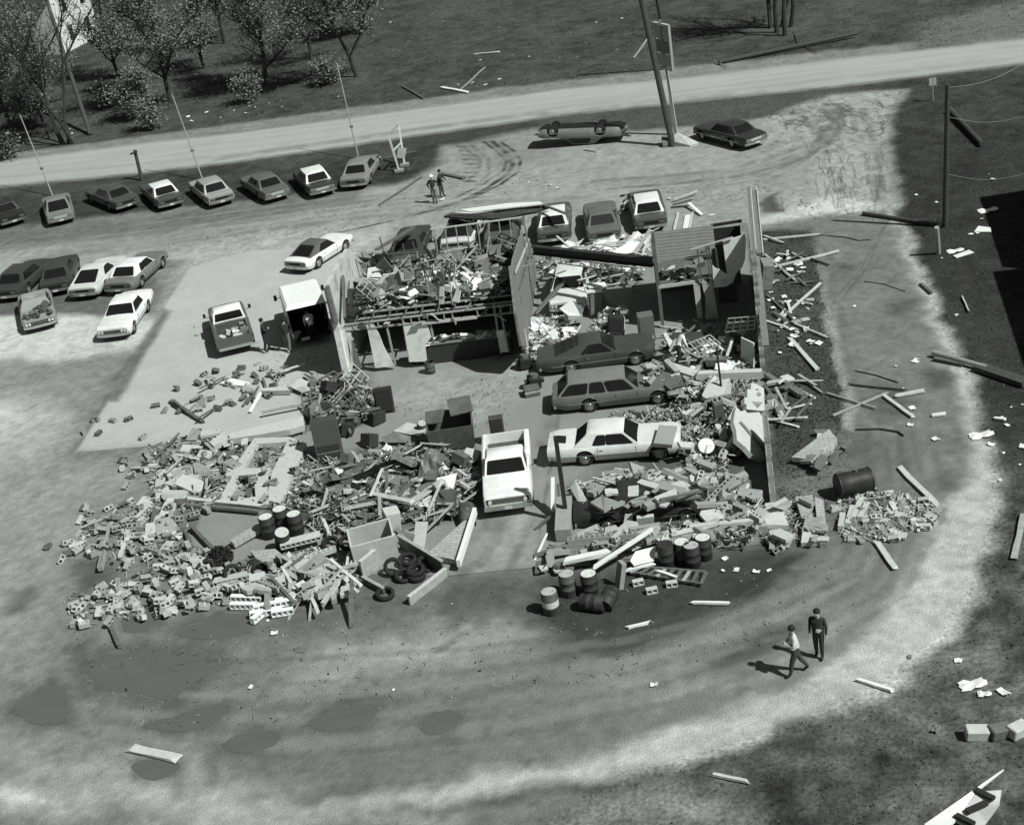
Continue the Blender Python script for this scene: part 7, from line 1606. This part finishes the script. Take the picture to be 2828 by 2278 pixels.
# ================================================================ PEOPLE
SKIN = mat('skin', .36, .6, .08, 8); HAIR = mat('hair', .015, .7, .2, 12); SHOE = mat('shoe', .02, .6, .2, 8)
def cloth(v): return mat('cloth %.2f' % v, v, .9, .18, 7, bump=.15)
def person(label, loc, head, top, legs, arms='down', lean=0.0, stride=(0,0), hair=HAIR, hat=None, sleeves=True, h=1.76, inner=None, group=None, twist=0.0, coat=False):
    """one continuous skinned body, facing +x; stride = forward offset of left and right foot, lean = forward bend of the trunk"""
    k = h/1.76; root = thing('person', label, 'person', loc, (0,0,head), group)
    V = []; E = []; Rd = []; Sg = []                      # Sg: material per edge
    def v(x, y, z, r): V.append(Vector((x, y, z))*k); Rd.append(r*k*(1.25 if r > .042 and z < 1.45 else 1.0)); return len(V)-1
    def e(a, b, m): E.append((a, b)); Sg.append(m)
    def bend(x, z): d = z-.95; return x*math.cos(lean)+d*math.sin(lean), .95+d*math.cos(lean)-x*math.sin(lean)
    def b(x, y, z, r): X, Z = bend(x, z); return v(X, y, Z, r)
    SKN, TOP, LEG, SHO = 0, 1, 2, 3
    pel = v(0,0,.95,.125); wai = b(0,0,1.10,.125); che = b(.01,0,1.32,.15); nk = b(.0,0,1.47,.06); jaw = b(.03,0,1.56,.07); skl = b(.03,0,1.66,.098); crn = b(.02,0,1.73,.075)
    e(pel, wai, TOP); e(wai, che, TOP); e(che, nk, TOP); e(nk, jaw, SKN); e(jaw, skl, SKN); e(skl, crn, SKN)
    nose = b(.135,0,1.63,.016); e(skl, nose, SKN)
    for s, st in ((1, stride[0]), (-1, stride[1])):
        hip = v(0, s*.09, .90, .098); kx = st*.5+.03; kn = v(kx, s*.10, .50, .066); dz = .03 if st < -.1 else 0
        an = v(st-.02, s*.10, .10+dz*2, .045); to = v(st+.15, s*.115, .045+dz*.3, .04)
        e(pel, hip, LEG); e(hip, kn, LEG); e(kn, an, LEG); e(an, to, SHO)
        sh = b(0, s*.185, 1.41, .068); e(che, sh, TOP)
        if arms == 'down': el = b(-.02, s*.25, 1.14, .046); wr = b(.05, s*.25, .90, .034); hd = b(.07, s*.245, .83, .036); fd = Vector((.02,0,-.09))
        elif arms == 'folded': el = b(.07, s*.26, 1.15, .048); wr = b(.25, s*.06, 1.19, .036); hd = b(.27, -s*.03, 1.20, .036); fd = Vector((.02,-s*.08,.02))
        elif arms == 'reach': el = b(.18, s*.23, 1.20, .046); wr = b(.36, s*.19, 1.05, .034); hd = b(.42, s*.18, 1.00, .036); fd = Vector((.08,0,-.05))
        elif arms == 'hips': el = b(-.12, s*.34, 1.16, .046); wr = b(.02, s*.22, 1.0, .034); hd = b(.06, s*.19, .97, .036); fd = Vector((.07,-s*.03,-.03))
        else: el = b(.10, s*.25, 1.15, .046); wr = b(.28, s*.20, 1.18, .034); hd = b(.35, s*.18, 1.2, .036); fd = Vector((.08,-s*.02,.03))
        am = TOP if sleeves else SKN
        e(sh, el, TOP); e(el, wr, am); e(wr, hd, SKN)
        hp = V[hd]/k; side = Vector((0,s,0)) if arms != 'folded' else Vector((0,0,1))
        ax = fd.normalized(); across = ax.cross(side).normalized()
        for q, ln in ((-1.5,.8),(-.5,1.0),(.5,1.05),(1.5,.9)):
            p1 = hp+across*.018*q+fd*.55*ln; p2 = p1+fd*.45*ln-side*.012
            a_ = v(p1.x, p1.y, p1.z, .0095); b_ = v(p2.x, p2.y, p2.z, .008); e(hd, a_, SKN); e(a_, b_, SKN)
        p1 = hp+across*-.035+fd*.1; p2 = p1+fd*.45-side*.02; a_ = v(p1.x, p1.y, p1.z, .0115); b_ = v(p2.x, p2.y, p2.z, .0095); e(hd, a_, SKN); e(a_, b_, SKN)
    me = bpy.data.meshes.new('tmp'); me.from_pydata([tuple(p) for p in V], E, []); o = bpy.data.objects.new('tmp', me); COL.objects.link(o)
    m1 = o.modifiers.new('skin', 'SKIN'); sv = me.skin_vertices[0].data
    for i, r in enumerate(Rd): sv[i].radius = (r, r)
    for i in (1, 2): sv[i].radius = (Rd[i]*.86, Rd[i]*1.18)
    sv[0].use_root = True; m1.use_smooth_shade = True
    m2 = o.modifiers.new('sub', 'SUBSURF'); m2.levels = 1; m2.render_levels = 1
    bpy.context.view_layer.update(); dg = bpy.context.evaluated_depsgraph_get()
    bm_ = bpy.data.meshes.new_from_object(o.evaluated_get(dg)); bm_.name = 'body'; bpy.data.objects.remove(o)
    bm_.materials.clear()
    for m in (SKIN, cloth(top), cloth(legs), SHOE, cloth(inner if inner is not None else top)): bm_.materials.append(m)
    for p in bm_.polygons:
        c = p.center; best = 1e9; mi = 0
        for (a, b2), sg in zip(E, Sg):
            A, B = V[a], V[b2]; d = B-A; t = max(0, min(1, (c-A).dot(d)/max(d.dot(d), 1e-9))); q = (c-A-d*t).length-.5*(Rd[a]*(1-t)+Rd[b2]*t)
            if q < best: best = q; mi = sg
        if mi == TOP and c.z < .93*k and lean < .2 and not coat and abs(c.y) < .2*k: mi = LEG
        if inner is not None and mi == TOP and abs(c.y) < .06*k and c.x > .05 and c.z > 1.02*k and c.z < 1.46*k: mi = 4
        p.material_index = mi
    body = bpy.data.objects.new('body', bm_); COL.objects.link(body); body.parent = root
    # hair cap and eyes
    hc = V[skl]+Vector((-.012,0,.03))*k; mb = MB(); rr = .112*k
    prof = [(rr*math.cos(t), rr*.98*math.sin(t)) for t in [i*PI/2/5-.35 for i in range(7)]]; prof = [(max(a, .002), b3) for a, b3 in prof]
    M = Matrix.Translation(hc) @ Matrix.Rotation(lean-.35, 4, 'Y'); mb.lathe(prof, 14, 0, M); mb.build('hair', hair, root, smooth=True)
    for s in (1, -1):
        mb = MB(); X, Z = bend(.118, 1.665); c = Vector((X, s*.035, Z))*k; mb.box(c, (.012,.024,.012)); mb.build('eye', HAIR, root)
    if hat:
        mb = MB(); M = Matrix.Translation(hc+Vector((0,0,.03))*k) @ Matrix.Rotation(lean, 4, 'Y'); mb.lathe([(.15*k,0),(.12*k,.015),(.118*k,.08),(.07*k,.12),(.001,.125)], 16, 0, M); mb.build('hat', hat, root, smooth=True)
    return root
def face(px, py, tx, ty): a, b = at(px, py), at(tx, ty); return math.atan2(b.y-a.y, b.x-a.x)
p = at(2200,1862); person('person in a light shirt and dark trousers striding left with arms folded', p, PI+.15, .55, .05, 'folded', .05, (.22,-.38), h=1.86, group=None)
p = at(2264,1815); person('person in a dark jacket over a pale shirt standing with hands at the sides', p, face(2264,1815,2230,1900), .035, .035, 'down', 0, (.06,-.06), h=1.86, inner=.6, coat=True)
p = at(1203,561); person('person with a white cap and dark jacket standing on the front lot', p, face(1203,561,1180,640), .04, .17, 'hips', .05, (.05,-.05), h=1.82, hat=WHITE)
p = at(1221,545); person('person in dark clothes standing behind the one in the white cap', p, face(1221,545,1300,540), .03, .06, 'reach', .1, (.1,-.05), h=1.82)
p = at(740,972); person('person in dark clothes with legs apart beside the dark pickup', p, face(740,972,830,950), .03, .025, 'folded', .0, (.16,-.12), h=1.86)
p = at(800,972); person('person in a dark jacket and grey trousers standing behind the panel truck', p, face(800,972,850,900), .04, .16, 'reach', .06, (.2,-.15), h=1.84)
p = at(868,944); person('person in a white shirt leaning into the open back of the panel truck', p, VAN_H+.15, .8, .03, 'reach', .55, (.05,-.08), h=1.82)
p = at(1878,1008,.45); person('person in a white shirt and dark trousers bending over the rubble inside the ruin', p, face(1878,1008,1960,990), .82, .03, 'reach', .5, (.1,-.1), h=1.8)
